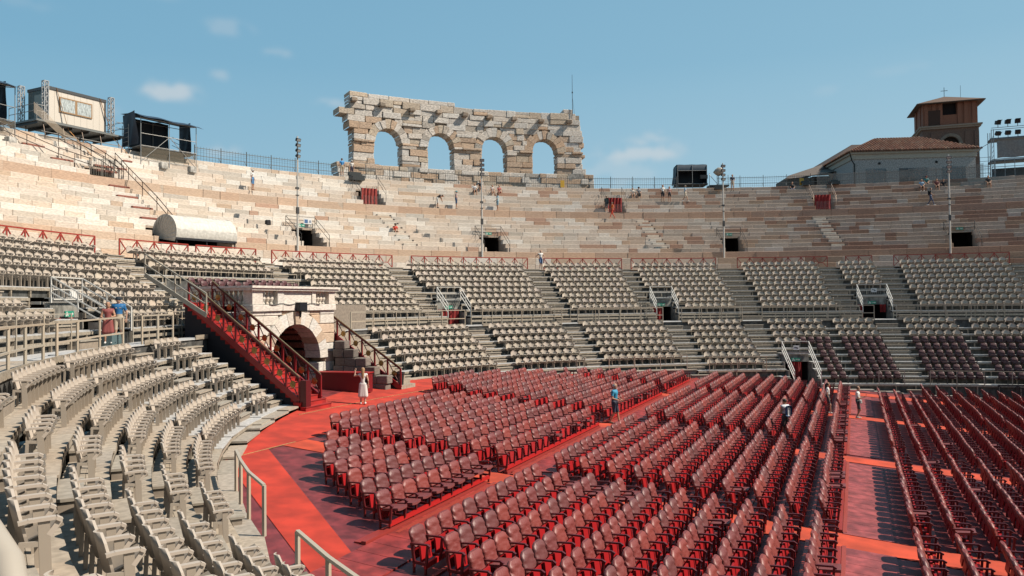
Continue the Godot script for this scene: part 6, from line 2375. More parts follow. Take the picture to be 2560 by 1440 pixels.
	for s in [[k4[0], k4[1], r2, r1, 46], [k4[3], k4[0], r1, r1, 30]]:
		for k in int(s[4]):
			var u: float = (k + 0.5) / float(s[4])
			var foot: Vector3 = (s[0] as Vector3).lerp(s[1], u)
			# run up the slope until hip or ridge is met
			var mid := ((s[3] as Vector3) + (s[2] as Vector3)) * 0.5
			var a0: float = ((s[3] as Vector3) - (s[0] as Vector3)).dot(((s[1] as Vector3) - (s[0] as Vector3)).normalized()) / (s[0] as Vector3).distance_to(s[1])
			var a1: float = ((s[2] as Vector3) - (s[0] as Vector3)).dot(((s[1] as Vector3) - (s[0] as Vector3)).normalized()) / (s[0] as Vector3).distance_to(s[1])
			var f: float = 1.0
			if u < a0: f = u / a0
			elif u > a1: f = (1.0 - u) / (1.0 - a1)
			var along_e := ((s[1] as Vector3) - (s[0] as Vector3)).normalized()
			var up2 := ((s[3] as Vector3) - (s[0] as Vector3))
			up2 = up2 - along_e * up2.dot(along_e)
			var cnt := maxi(1, roundi(14.0 * f))
			for j in cnt:
				var p0 := foot + up2 * (f * j / cnt)
				var p1 := foot + up2 * (f * (j + 1.0) / cnt) 
				tl.col = vary(Color(0.40, 0.18, 0.11) if rng.randf() < 0.75 else Color(0.48, 0.28, 0.18), 0.25, 0.08)
				tl.tube([p0 + Vector3(0, 0.07, 0), p1 + Vector3(0, 0.02, 0)], 0.12, 6)
	tag(obj("roof_tiles", tl.mesh(), mats.brick, h), "", "", "", "stuff")
	var dp := MB.new()
	dp.col = Color(0.03, 0.03, 0.03)
	dp.tube([Vector3(-ex + 0.1, 24.1, ez - 0.1), Vector3(-hw - 0.1, 23.2, hd + 0.1), Vector3(-hw + 0.15, 22.8, hd + 0.15), Vector3(-hw + 0.15, 17, hd + 0.15)], 0.07, 6)
	obj("downpipe", dp.mesh(), mats.metal, h)
	var bh := thing("dark_roofed_house", "long dark roof behind the hipped house, falling to the left", "house", Transform3D(Basis(Vector3.UP, 0.33), Vector3(-17.0, 0, -80.0)))
	var br := MB.new()
	br.col = Color(0.10, 0.062, 0.048)
	br.quad(Vector3(-7.0, 22.6, 4.5), Vector3(6, 23.3, 4.5), Vector3(6, 28.2, -4.0), Vector3(1.0, 28.2, -4.0))
	br.quad(Vector3(6, 23.3, 4.5), Vector3(8, 22, 4.5), Vector3(8, 26.5, -4), Vector3(6, 28.2, -4))
	br.tri(Vector3(-7.0, 22.6, 4.5), Vector3(1.0, 28.2, -4.0), Vector3(-9.0, 22.4, -6.0))
	br.slab(Vector3(-6.8, 8, -5.0), Vector3(6, 22.6, 4.2))
	obj("roof", br.mesh(), mats.brick, bh)
	var b2 := MB.new()
	b2.col = Color(0.25, 0.19, 0.15)
	b2.slab(Vector3(-10.5, 8, 0.2), Vector3(-6.9, 22.3, 5.2))
	b2.quad(Vector3(-10.7, 22.1, 5.4), Vector3(-4.0, 23.0, 5.4), Vector3(-4.0, 25.0, -1), Vector3(-8.5, 23.6, -1))
	obj("lean_to", b2.mesh(), mats.brick, bh)
	# plain ground beyond
	var gd := MB.new()
	gd.col = Color(0.25, 0.23, 0.20)
	gd.quad(Vector3(-600, -3.2, 600), Vector3(600, -3.2, 600), Vector3(600, -3.2, -600), Vector3(-600, -3.2, -600))
	tag(obj("ground", gd.mesh(), mats.panel), "town ground around the amphitheatre", "ground", "", "structure")

# ---------------------------------------------------------------- smaller things
func props() -> void:
	# barrel canopy
	var n := thing("barrel_canopy", "white barrel shaped canvas canopy over a dark opening", "canopy", ringx(3.246, 17.6, 11.35))
	var m := MB.new()
	m.col = Color(0.72, 0.69, 0.63)
	var half := 2.35
	for k in 7:   # seven strips of canvas between the hoops
		var f0 := lerpf(-0.35, PI * 0.98, k / 7.0)
		var f1 := lerpf(-0.35, PI * 0.98, (k + 1) / 7.0)
		var s := MB.new()
		s.col = vary(Color(0.72, 0.69, 0.63), 0.03)
		var g := []
		for i in 4:
			var f := lerpf(f0, f1, i / 3.0)
			var row := []
			for j in 9: row.append(Vector3(lerpf(-half, half, j / 8.0), sin(f) * (1.22 - 0.02 * sin(i * PI / 3.0)) + 0.012 * sin(j * 1.7 + k), cos(f) * 1.35))
			g.append(row)
		s.grid(g, false, true)
		obj("canvas_strip", s.mesh(), mats.tarp, n)
	for sx in [-half, half]:
		var s := MB.new()
		s.col = Color(0.52, 0.49, 0.44)
		var fan := 13
		for k in fan:
			var f0 := lerpf(-0.55, PI * 0.98, float(k) / fan)
			var f1 := lerpf(-0.55, PI * 0.98, float(k + 1) / fan)
			var fm := (f0 + f1) * 0.5
			var hub := Vector3(sx, -0.35, -0.9)
			var out := 0.05 * signf(sx)
			var a := Vector3(sx, sin(f0) * 1.22, cos(f0) * 1.35)
			var b := Vector3(sx, sin(f1) * 1.22, cos(f1) * 1.35)
			var c := Vector3(sx + out, sin(fm) * 1.0, cos(fm) * 1.1)
			s.tri(hub, a, c); s.tri(hub, c, b); s.tri(a, b, c)
		obj("end_panel", s.mesh(), mats.tarp, n)
	var fr := MB.new()
	fr.col = Color(0.05, 0.05, 0.055)
	fr.bar(Vector3(-half, -0.46, 1.28), Vector3(half, -0.46, 1.28), 0.06, 0.14)
	for sx in [-half + 0.1, 0.0, half - 0.1]: fr.bar(Vector3(sx, -1.6, 1.2), Vector3(sx, -0.4, 1.2), 0.06, 0.06)
	obj("frame", fr.mesh(), mats.metal, n)
	# plank steps laid over the stone, two flights, with handrails
	var cs := courses()
	var st := [[3.221, 15], [3.221, 14], [3.221, 12], [3.221, 10], [3.221, 8], [3.221, 6], [3.155, 17], [3.178, 15], [3.241, 15], [3.262, 17]]
	var wh := ["below the barred gate", "just right of the barred gate", "second under the barred gate", "third under the barred gate", "fourth under the barred gate", "beside the white canopy", "highest, at the far left", "left of the barred gate", "right of the barred gate", "under the blue shed"]
	for i in st.size():
		var q: Array = st[i]
		var c: Array = cs[q[1]]
		var p := MB.new()
		p.col = vary(Color(0.27, 0.085, 0.055), 0.1)
		p.rock(Transform3D(), Vector3(1.55 if i < 8 else 0.7, 0.16, 0.34), 0.03, rng, 0.01)
		tag(obj("plank_step", p.mesh(), mats.board, self, ringx(q[0] - 0.004 * (i % 2), c[0] - 0.05, c[1] + 0.13)), "red brown plank laid as a step on the stone, " + wh[i], "step", "plank steps on the stone")
	var hrs := [[[3.236, 26.3, 17.9], [3.234, 24.4, 16.6], [3.234, 21.0, 14.2], [3.235, 18.6, 12.2]], [[3.12, 27.6, 18.9], [3.17, 26.0, 17.5], [3.195, 24.9, 16.9]], [[3.185, 27.6, 18.9], [3.212, 25.2, 17.3], [3.222, 24.4, 16.5]], [[3.205, 27.6, 18.9], [3.222, 26.0, 17.7], [3.23, 24.6, 16.7]]]
	var hn := ["running down beside the plank steps to the white canopy", "running down from the far left rim", "below the left half of the white cabin", "below the right half of the white cabin"]
	for i in hrs.size():
		var h := thing("dark_handrail", "dark thin handrail " + hn[i], "railing", Transform3D(), "handrails on the plank steps")
		var pts := []
		for q in hrs[i]: pts.append(ring(q[0], q[1], q[2]))
		for dh in [0.0, -0.42]:
			var b := MB.new()
			b.col = Color(0.06, 0.045, 0.04)
			var pp := []
			for q in pts: pp.append(q + Vector3(0, dh, 0))
			b.tube(pp, 0.028, 6)
			obj("rail", b.mesh(), mats.metal, h)
		for k in pts.size() * 2 - 1:
			var b := MB.new()
			b.col = Color(0.10, 0.06, 0.05)
			var q: Vector3 = pts[k / 2] if k % 2 == 0 else (pts[k / 2] + pts[k / 2 + 1]) * 0.5
			b.tube([q - Vector3(0, 1.05, 0), q], 0.026, 6)
			obj("post", b.mesh(), mats.metal, h)
	# small pale steps let into the stone: the narrow cut stairs with dark cubes beside them
	var cut := [[3.598, "below the curtain by the ruined wall"], [4.055, "in the centre right"], [4.365, "in the shade at the right"]]
	for q in cut:
		var s := thing("stone_stair", "narrow stair of pale stone steps " + q[1], "stair", Transform3D(), "narrow stairs cut in the stone")
		for j in range(4, 12):
			var b := MB.new()
			b.col = vary(Color(0.70, 0.63, 0.54), 0.05)
			b.rock(Transform3D(), Vector3(1.15, 0.21, 0.32), 0.02, rng, 0.01)
			obj("step", b.mesh(), mats.stone, s, ringx(q[0] - 0.0015 * (j - 4), cs[j][0] - 0.15, cs[j][1] + 0.1))
			var k := MB.new()
			k.col = Color(0.10, 0.085, 0.075)
			k.rock(Transform3D(), Vector3(0.16, 0.16, 0.16), 0.02, rng, 0.01)
			obj("lamp_cube", k.mesh(), mats.metal, s, ringx(q[0] + 0.013 - 0.0015 * (j - 4), cs[j][0] - 0.12, cs[j][1] + 0.09))
	# black boxes and yellow panels along the rim
	var bxs := [[3.573, 27.6, 18.33, 1.35, 0.8, "two-step black platform at the left foot of the ruined wall"], [4.20, 27.9, 18.5, 0.9, 0.5, "black box beside the wrapped spotlight"], [4.352, 28.3, 18.75, 0.9, 0.5, "black box on the rim left of the nets"], [4.40, 28.3, 18.75, 0.75, 0.5, "black box on the rim under the nets"]]
	for q in bxs:
		var b := MB.new()
		b.col = Color(0.03, 0.032, 0.034)
		b.slab(Vector3(-q[3] * 0.5, 0, -0.4), Vector3(q[3] * 0.5, q[4] * 0.6, 0.4))
		b.slab(Vector3(-q[3] * 0.5 - 0.1, q[4] * 0.6, -0.4), Vector3(q[3] * 0.3, q[4], 0.1))
		tag(obj("black_box", b.mesh(), mats.paint, self, ringx(q[0], q[1], q[2])), q[5], "box")
	for q in [[3.9245, "under the fourth arch of the ruined wall"], [4.345, "in front of the church roofs"]]:
		var b := MB.new()
		b.col = Color(0.55, 0.33, 0.03)
		b.slab(Vector3(-0.22, 0, -0.02), Vector3(0.22, 0.75, 0.02))
		b.slab(Vector3(-0.05, 0.25, 0.02), Vector3(0.05, 0.55, 0.026))
		tag(obj("yellow_panel", b.mesh(), mats.paint, self, ringx(q[0], 28.66, 18.85)), "yellow warning panel on the rim fence " + q[1], "sign", "yellow panels on the rim fence")
	# odds and ends on the near walkway
	var tk := MB.new()
	tk.col = Color(0.10, 0.16, 0.17)
	tk.rock(Transform3D(), Vector3(0.95, 0.55, 0.6), 0.04, rng, 0.01)
	tag(obj("equipment_case", tk.mesh(), mats.paint, self, ringx(2.80, 6.5, WALK_H + 0.28)), "grey green equipment case on the walkway behind the couple", "case")
	var ba := MB.new()
	ba.col = Color(0.02, 0.022, 0.026)
	ba.rock(Transform3D(), Vector3(0.4, 0.42, 0.3), 0.06, rng, 0.02)
	tag(obj("black_bag", ba.mesh(), mats.cloth, self, ringx(3.383, 20.4, 12.98)), "small black bag left on the stone left of the white number board", "bag")
	var ws := MB.new()
	ws.col = Color(0.72, 0.72, 0.70)
	ws.box(Transform3D(), Vector3(0.22, 0.32, 0.02))
	tag(obj("paper_notice", ws.mesh(), mats.paint, self, ringx(2.842, 7.06, 5.2)), "white paper notice on the panel before the upper seats", "notice")
	var wsh := MB.new()
	wsh.col = Color(0.74, 0.74, 0.72)
	seat_back(wsh, 0.48, 0.40, 0.80, 0.09, 0.03)
	tag(obj("white_headrest", wsh.mesh(), mats.seat, self, ringx(2.868, up_d(2) + 0.49, up_h(2))), "white seat back at the end of an upper row by the stairs", "seat")
	# brown wall step bands: nothing else stands here

# ---------------------------------------------------------------- people
# a body is one skin: tapered capsules blended on a grid, meshed as surface nets, coloured by the nearest limb
func capsule(p: Vector3, b: Array) -> float:
	var pa: Vector3 = p - b[0]
	var ba: Vector3 = b[1] - b[0]
	var h := clampf(pa.dot(ba) / maxf(ba.dot(ba), 1e-6), 0.0, 1.0)
	return (pa - ba * h).length() - lerpf(b[2], b[3], h)

func skin_mesh(bones: Array, cell: float) -> ArrayMesh:
	var lo := Vector3(9, 9, 9)
	var hi := -lo
	for b in bones:
		for e in 2:
			var r: float = b[2 + e] + cell * 2.5
			lo = lo.min(b[e] - Vector3(r, r, r))
			hi = hi.max(b[e] + Vector3(r, r, r))
	var nx := ceili((hi.x - lo.x) / cell) + 1
	var ny := ceili((hi.y - lo.y) / cell) + 1
	var nz := ceili((hi.z - lo.z) / cell) + 1
	var f := PackedFloat32Array()
	f.resize(nx * ny * nz)
	f.fill(1.0)
	var near := PackedFloat32Array()
	near.resize(nx * ny * nz)
	near.fill(1.0)
	var who := PackedByteArray()
	who.resize(nx * ny * nz)
	for bi in bones.size():
		var b: Array = bones[bi]
		var r: float = maxf(b[2], b[3]) + cell * 3.0
		var mn: Vector3 = (b[0] as Vector3).min(b[1]) - Vector3(r, r, r)
		var mx: Vector3 = (b[0] as Vector3).max(b[1]) + Vector3(r, r, r)
		for iz in range(maxi(0, int((mn.z - lo.z) / cell)), mini(nz, ceili((mx.z - lo.z) / cell) + 1)):
			for iy in range(maxi(0, int((mn.y - lo.y) / cell)), mini(ny, ceili((mx.y - lo.y) / cell) + 1)):
				for ix in range(maxi(0, int((mn.x - lo.x) / cell)), mini(nx, ceili((mx.x - lo.x) / cell) + 1)):
					var id := (iz * ny + iy) * nx + ix
					var d := capsule(lo + Vector3(ix, iy, iz) * cell, b)
					if d < near[id]:
						near[id] = d
						who[id] = bi
					var o := f[id]
					var k := 0.03
					var h := maxf(k - absf(o - d), 0.0) / k
					f[id] = minf(o, d) - h * h * k * 0.25
	var m := MB.new()
	var at := {}
	var pos := []
	var nor := []
	var cols := []
	for iz in nz - 1:
		for iy in ny - 1:
			for ix in nx - 1:
				var id := (iz * ny + iy) * nx + ix
				var s := 0
				var sum := Vector3.ZERO
				var cnt := 0
				var v := []
				for c in 8:
					v.append(f[id + (c & 1) + ((c >> 1) & 1) * nx + (c >> 2) * nx * ny])
					if v[c] < 0.0: s |= 1 << c
				if s == 0 or s == 255: continue
				for e in [[0, 1], [2, 3], [4, 5], [6, 7], [0, 2], [1, 3], [4, 6], [5, 7], [0, 4], [1, 5], [2, 6], [3, 7]]:
					var a: float = v[e[0]]
					var bb: float = v[e[1]]
					if (a < 0.0) == (bb < 0.0): continue
					var u := a / (a - bb)
					sum += Vector3(e[0] & 1, (e[0] >> 1) & 1, e[0] >> 2).lerp(Vector3(e[1] & 1, (e[1] >> 1) & 1, e[1] >> 2), u)
					cnt += 1
				at[id] = pos.size()
				pos.append(lo + (Vector3(ix, iy, iz) + sum / cnt) * cell)
				nor.append(Vector3(v[1] - v[0] + v[3] - v[2] + v[5] - v[4] + v[7] - v[6], v[2] - v[0] + v[3] - v[1] + v[6] - v[4] + v[7] - v[5], v[4] - v[0] + v[5] - v[1] + v[6] - v[2] + v[7] - v[3]).normalized())
				cols.append(bones[who[id]][4])
	for iz in range(1, nz - 1):
		for iy in range(1, ny - 1):
			for ix in range(1, nx - 1):
				var id := (iz * ny + iy) * nx + ix
				for ax in 3:
					var st := [1, nx, nx * ny][ax] as int
					var a := f[id] < 0.0
					if a == (f[id + st] < 0.0): continue
					var s1 := [nx, nx * ny, 1][ax] as int
					var s2 := [nx * ny, 1, nx][ax] as int
					var q := [id, id - s1, id - s1 - s2, id - s2]
					var ok := true
					for k in q: ok = ok and at.has(k)
					if not ok: continue
					if not a: q.reverse()
					for k in [0, 2, 1, 0, 3, 2]:
						var j: int = at[q[k]]
						m.v.append(pos[j]); m.n.append(nor[j]); m.c.append(cols[j])
	return m.mesh()

func hand_mesh(col: Color) -> MB:   # palm, four bent fingers and a thumb; points along +y from the wrist
	var m := MB.new()
	m.col = col
	m.rock(Transform3D(Basis(), Vector3(0, 0.045, 0)), Vector3(0.075, 0.09, 0.028), 0.008, rng, 0.001)
	for k in 4:
		var x := -0.028 + 0.0187 * k
		var l := [0.062, 0.074, 0.078, 0.066][k] as float
		m.tube([Vector3(x, 0.08, 0), Vector3(x * 1.05, 0.08 + l * 0.5, 0.008), Vector3(x * 1.05, 0.08 + l * 0.85, 0.028)], 0.009, 5, 0.007)
	m.tube([Vector3(0.034, 0.02, 0.0), Vector3(0.055, 0.05, 0.012), Vector3(0.056, 0.078, 0.022)], 0.011, 5, 0.008)
	return m

# look: skin, hair, top, legs (colour), shorts (bool), dress (bool), shoe; pose moves joints of a 1.75 m figure facing +z
func person(label: String, feet: Vector3, yaw: float, tall: float, look: Dictionary, pose := {}, extra := []) -> void:
	var j := {"pelvis": Vector3(0, 0.96, 0), "waist": Vector3(0, 1.10, 0.0), "chest": Vector3(0, 1.32, 0), "neck": Vector3(0, 1.49, 0), "head": Vector3(0, 1.63, 0.02),
		"hipl": Vector3(0.09, 0.93, 0), "hipr": Vector3(-0.09, 0.93, 0), "kneel": Vector3(0.10, 0.50, 0.02), "kneer": Vector3(-0.10, 0.50, 0.02), "ankl": Vector3(0.10, 0.09, -0.01), "ankr": Vector3(-0.10, 0.09, -0.01),
		"shl": Vector3(0.18, 1.42, 0), "shr": Vector3(-0.18, 1.42, 0), "elbl": Vector3(0.24, 1.14, -0.02), "elbr": Vector3(-0.24, 1.14, -0.02), "wril": Vector3(0.25, 0.90, 0.06), "wrir": Vector3(-0.25, 0.90, 0.06)}
	for k in pose:
		if j.has(k): j[k] = pose[k]
	var sk: Color = look.skin
	var top: Color = look.top
	var leg: Color = look.legs
	var low: Color = sk if look.get("shorts", true) else leg
	var shoe: Color = look.get("shoe", Color(0.6, 0.6, 0.58))
	var slim: float = look.get("slim", 1.0)
	var sleeve: Color = top if look.get("sleeve", true) else sk
	var bones := []
	bones.append([j.pelvis, j.waist, 0.125 * slim, 0.115 * slim, leg if not look.get("dress", false) else top])
	bones.append([j.waist, j.chest, 0.118 * slim, 0.13 * slim, top])
	bones.append([j.chest + (j.shl - j.chest) * 0.45, j.chest + (j.shr - j.chest) * 0.45, 0.115 * slim, 0.115 * slim, top])
	bones.append([j.shl, j.shr, 0.065, 0.065, top])
	bones.append([j.neck - Vector3(0, 0.04, 0), j.head - Vector3(0, 0.05, 0.01), 0.052, 0.05, sk])
	var up: Vector3 = (j.head - j.neck).normalized()
	bones.append([j.head - up * 0.03 + Vector3(0, 0, 0.012), j.head + up * 0.05, 0.082, 0.09, sk])
	bones.append([j.head - up * 0.075 + Vector3(0, 0, 0.035), j.head - up * 0.06 + Vector3(0, 0, 0.04), 0.048, 0.048, sk])
	bones.append([j.head + Vector3(0, 0.0, 0.095), j.head - up * 0.025 + Vector3(0, 0, 0.112), 0.012, 0.016, sk])
	for s in ["l", "r"]:
		bones.append([j["hip" + s], j["knee" + s].lerp(j["hip" + s], 0.1), 0.098 * slim, 0.068 * slim, leg])
		bones.append([j["knee" + s].lerp(j["hip" + s], 0.1), j["knee" + s], 0.062, 0.056, low])
		bones.append([j["knee" + s], j["ank" + s], 0.055, 0.038, low])
		var foot: Vector3 = look.get("toe_" + s, Vector3(0.02 if s == "l" else -0.02, -0.045, 0.15))
		bones.append([j["ank" + s] + Vector3(0, -0.04, -0.03), j["ank" + s] + foot, 0.046, 0.036, shoe])
		bones.append([j["sh" + s], j["elb" + s].lerp(j["sh" + s], 0.35), 0.056, 0.048, sleeve])
		bones.append([j["elb" + s].lerp(j["sh" + s], 0.35), j["elb" + s], 0.044, 0.038, sk if not look.get("long", false) else top])
		bones.append([j["elb" + s], j["wri" + s], 0.038, 0.028, sk if not look.get("long", false) else top])
	if look.get("dress", false):
		var hem: float = look.get("hem", 0.45)
		for q in [-0.07, 0.0, 0.07]: bones.append([j.pelvis + Vector3(q, 0, 0), Vector3(j.pelvis.x + q * 1.6, hem, j.pelvis.z + 0.01), 0.11, 0.13, top])
	var dist := feet.distance_to(EYE)
	var k := tall / 1.75
	var x := Transform3D(Basis(Vector3.UP, yaw).scaled(Vector3(k, k, k)), feet)
	var n := thing("person", label, "person", x)
	obj("body", skin_mesh(bones, 0.024 if dist < 40.0 else 0.036), mats.skin, n)
	# hair as a cap over the skull
	if look.has("hair"):
		var h := MB.new()
		h.col = look.hair
		var rows := []
		var len: float = look.get("hair_len", 0.0)
		for i in 8:
			var row := []
			for q in 14:
				var a := TAU * q / 14.0
				var front := maxf(0.0, cos(a))
				var bot := 0.05 - 0.10 * (1.0 - front) + 0.05 * front
				var v := i / 7.0
				var ph := lerpf(PI * 0.5, -0.35 + front * 0.85, v)
				var r := 0.106
				row.append(j.head + Vector3(sin(a) * cos(ph) * r * 0.94, sin(ph) * r + 0.025, cos(a) * cos(ph) * r * 1.02 - 0.004))
			rows.append(row)
		h.grid(rows, true, true)
		if len > 0.0:
			h.tube([j.head + Vector3(0, 0.03, -0.07), j.head + Vector3(0, -0.08, -0.10), j.head + Vector3(0, -0.08 - len * 0.6, -0.11), j.head + Vector3(0.0, -0.08 - len, -0.10)], 0.095, 9, 0.05)
		obj("hair", h.mesh(), mats.hair, n)
	if look.has("cap"):
		var h := MB.new()
		h.col = look.cap
		h.lathe([[0.112, -0.01], [0.112, 0.04], [0.092, 0.09], [0.05, 0.118], [0.0, 0.124]], Transform3D(Basis(), j.head + Vector3(0, 0.01, 0)), 14)
		h.box(Transform3D(Basis(Vector3.RIGHT, 0.15), j.head + Vector3(0, 0.01, look.get("brim", 0.13))), Vector3(0.15, 0.012, 0.11))
		obj("cap", h.mesh(), mats.cloth, n)
	if look.has("glasses"):
		var g := MB.new()
		g.col = Color(0.01, 0.01, 0.01)
		for s in [-1, 1]: g.box(Transform3D(Basis(), j.head + Vector3(0.034 * s, 0.008, 0.098)), Vector3(0.052, 0.032, 0.012))
		g.box(Transform3D(Basis(), j.head + Vector3(0, 0.012, 0.1)), Vector3(0.02, 0.008, 0.01))
		obj("sunglasses", g.mesh(), mats.pane, n)
	elif dist < 40.0:
		var g := MB.new()
		g.col = Color(0.02, 0.015, 0.012)
		for s in [-1, 1]: g.box(Transform3D(Basis(), j.head + Vector3(0.034 * s, 0.006, 0.094)), Vector3(0.022, 0.01, 0.01))
		g.col = Color(0.30, 0.10, 0.09)
		g.box(Transform3D(Basis(), j.head + Vector3(0, -0.068, 0.088)), Vector3(0.045, 0.01, 0.012))
		obj("face", g.mesh(), mats.skin, n)
	for s in ["l", "r"]:
		var d: Vector3 = (j["wri" + s] - j["elb" + s]).normalized()
		var u: Vector3 = d.cross(Vector3(0, 0, 1) if absf(d.z) < 0.8 else Vector3(0, 1, 0)).normalized()
		if s == "r": u = -u
		obj("hand", hand_mesh(sk).mesh(), mats.skin, n, Transform3D(Basis(u, d, u.cross(d)), j["wri" + s]))
	for e in extra:
		var m := MB.new()
		m.col = e[1]
		m.rock(Transform3D(), e[3], minf(minf(e[3].x, e[3].y), e[3].z) * 0.28, rng, 0.006)
		obj(e[0], m.mesh(), mats.cloth, n, Transform3D(Basis(), e[2]))

func stand_at(t: float, d: float, h: float) -> Vector3: return ring(t, d, h)

func people() -> void:
	var tan := Color(0.46, 0.25, 0.16)
	var pale := Color(0.54, 0.33, 0.24)
	var brown := Color(0.09, 0.05, 0.03)
	var white := Color(0.72, 0.71, 0.69)
	var navy := Color(0.02, 0.03, 0.06)
	var east := PI / 2
	# on the floor
	var f := func(x: float, z: float) -> Vector3: return Vector3(x, fy(x) + 0.025, z)
	person("woman in a long white dress raising her left hand before the red counter", f.call(-38.13, 3.99), PI + 0.55, 1.68, {"skin": pale, "hair": Color(0.33, 0.19, 0.09), "hair_len": 0.30, "top": white, "legs": white, "dress": true, "hem": 0.42, "sleeve": false, "shoe": white, "slim": 0.86},
		{"shl": Vector3(0.16, 1.42, 0), "shr": Vector3(-0.16, 1.42, 0), "elbl": Vector3(0.40, 1.36, 0.06), "wril": Vector3(0.36, 1.58, 0.14), "ankl": Vector3(0.11, 0.09, 0.03)}, [["shoulder_bag", Color(0.02, 0.025, 0.035), Vector3(-0.17, 1.10, -0.02), Vector3(0.10, 0.30, 0.16)]])
	person("grey haired man in a turquoise shirt walking along the boardwalk", f.call(-27.26, 0.18), east - 0.1, 1.78, {"skin": tan, "hair": Color(0.50, 0.48, 0.46), "top": Color(0.02, 0.26, 0.44), "legs": navy, "shoe": Color(0.20, 0.13, 0.09), "slim": 1.12},
		{"elbl": Vector3(0.25, 1.13, 0.0), "wril": Vector3(0.15, 1.05, 0.24), "elbr": Vector3(-0.25, 1.13, 0.0), "wrir": Vector3(-0.12, 1.05, 0.24), "kneel": Vector3(0.10, 0.50, 0.10), "ankl": Vector3(0.10, 0.09, 0.16), "ankr": Vector3(-0.10, 0.09, -0.18)})
	person("dark haired woman in a white shirt and shorts stepping between red rows", f.call(-18.75, -11.1), east, 1.66, {"skin": tan, "hair": Color(0.015, 0.012, 0.012), "hair_len": 0.26, "top": white, "legs": Color(0.03, 0.04, 0.055), "shoe": white, "slim": 0.86},
		{"ankl": Vector3(0.09, 0.09, -0.05), "kneer": Vector3(-0.09, 0.5, 0.12), "ankr": Vector3(-0.09, 0.09, 0.14)})
	person("woman in a white shirt holding up a phone on the right boardwalk", f.call(-17.28, -10.5), east - 0.15, 1.68, {"skin": tan, "hair": Color(0.08, 0.05, 0.03), "top": white, "legs": Color(0.04, 0.055, 0.06), "shoe": Color(0.58, 0.56, 0.52), "slim": 0.95},
		{"elbl": Vector3(0.2, 1.12, 0.06), "wril": Vector3(0.10, 1.18, 0.32), "elbr": Vector3(-0.2, 1.12, 0.06), "wrir": Vector3(-0.08, 1.2, 0.30), "kneer": Vector3(-0.09, 0.52, 0.12), "ankr": Vector3(-0.10, 0.12, -0.05)}, [["phone", Color(0.02, 0.02, 0.02), Vector3(0.02, 1.30, 0.42), Vector3(0.08, 0.15, 0.02)], ["white_hat", white, Vector3(-0.16, 0.95, 0.16), Vector3(0.22, 0.24, 0.14)]])
	person("person with a blue and white backpack walking between the red rows", f.call(-20.2, -2.0), PI + 0.9, 1.70, {"skin": Color(0.40, 0.21, 0.12), "hair": Color(0.015, 0.012, 0.01), "top": Color(0.55, 0.58, 0.62), "legs": Color(0.05, 0.03, 0.03), "shoe": Color(0.5, 0.5, 0.5), "sleeve": false},
		{"elbl": Vector3(0.22, 1.14, 0.04), "wril": Vector3(0.12, 1.10, 0.26)}, [["backpack", Color(0.03, 0.10, 0.25), Vector3(0, 1.22, -0.22), Vector3(0.32, 0.46, 0.20)], ["bag_pocket", Color(0.62, 0.64, 0.66), Vector3(0.1, 1.2, -0.33), Vector3(0.16, 0.34, 0.06)]])
	person("man in a cream shirt and blue jeans standing by the far stair", f.call(-24.35, -26.3), 0.3, 1.74, {"skin": Color(0.28, 0.15, 0.09), "hair": Color(0.012, 0.01, 0.01), "top": Color(0.66, 0.60, 0.50), "legs": Color(0.06, 0.13, 0.24), "shorts": false, "shoe": Color(0.3, 0.3, 0.3)})
	# on the near walkway
	person("woman in a red patterned summer dress gesturing behind the walkway railing", stand_at(2.7888, 6.42, WALK_H + 0.02), 0.9, 1.62, {"skin": tan, "hair": Color(0.02, 0.014, 0.012), "top": Color(0.26, 0.06, 0.055), "legs": Color(0.24, 0.055, 0.05), "sleeve": false, "dress": true, "hem": 0.52, "shoe": white, "slim": 1.05},
		{"elbl": Vector3(0.26, 1.16, 0.05), "wril": Vector3(0.14, 1.14, 0.30), "elbr": Vector3(-0.26, 1.14, 0.03), "wrir": Vector3(-0.16, 1.05, 0.26)})
	person("tall man in a blue shirt, dark cap and sunglasses on the walkway", stand_at(2.796, 6.15, WALK_H + 0.02), 0.75, 1.83, {"skin": pale, "hair": Color(0.02, 0.014, 0.012), "cap": Color(0.015, 0.03, 0.05), "brim": -0.13, "glasses": true, "top": Color(0.01, 0.14, 0.36), "legs": Color(0.50, 0.42, 0.32), "shoe": Color(0.03, 0.06, 0.09), "slim": 1.08},
		{"ankl": Vector3(0.16, 0.09, 0.04), "elbl": Vector3(0.27, 1.15, -0.04), "wril": Vector3(0.26, 0.92, -0.02)}, [["shirt_print", Color(0.55, 0.58, 0.60), Vector3(0.01, 1.33, 0.132), Vector3(0.20, 0.035, 0.012)]])
	# on the steps; t, distance, height
	var bend := {"waist": Vector3(0, 1.08, 0.04), "chest": Vector3(0, 1.20, 0.22), "neck": Vector3(0, 1.22, 0.38), "head": Vector3(0, 1.22, 0.52), "shl": Vector3(0.17, 1.22, 0.30), "shr": Vector3(-0.17, 1.22, 0.30), "elbl": Vector3(0.18, 0.95, 0.38), "elbr": Vector3(-0.18, 0.95, 0.38), "wril": Vector3(0.1, 0.72, 0.46), "wrir": Vector3(-0.1, 0.72, 0.46)}
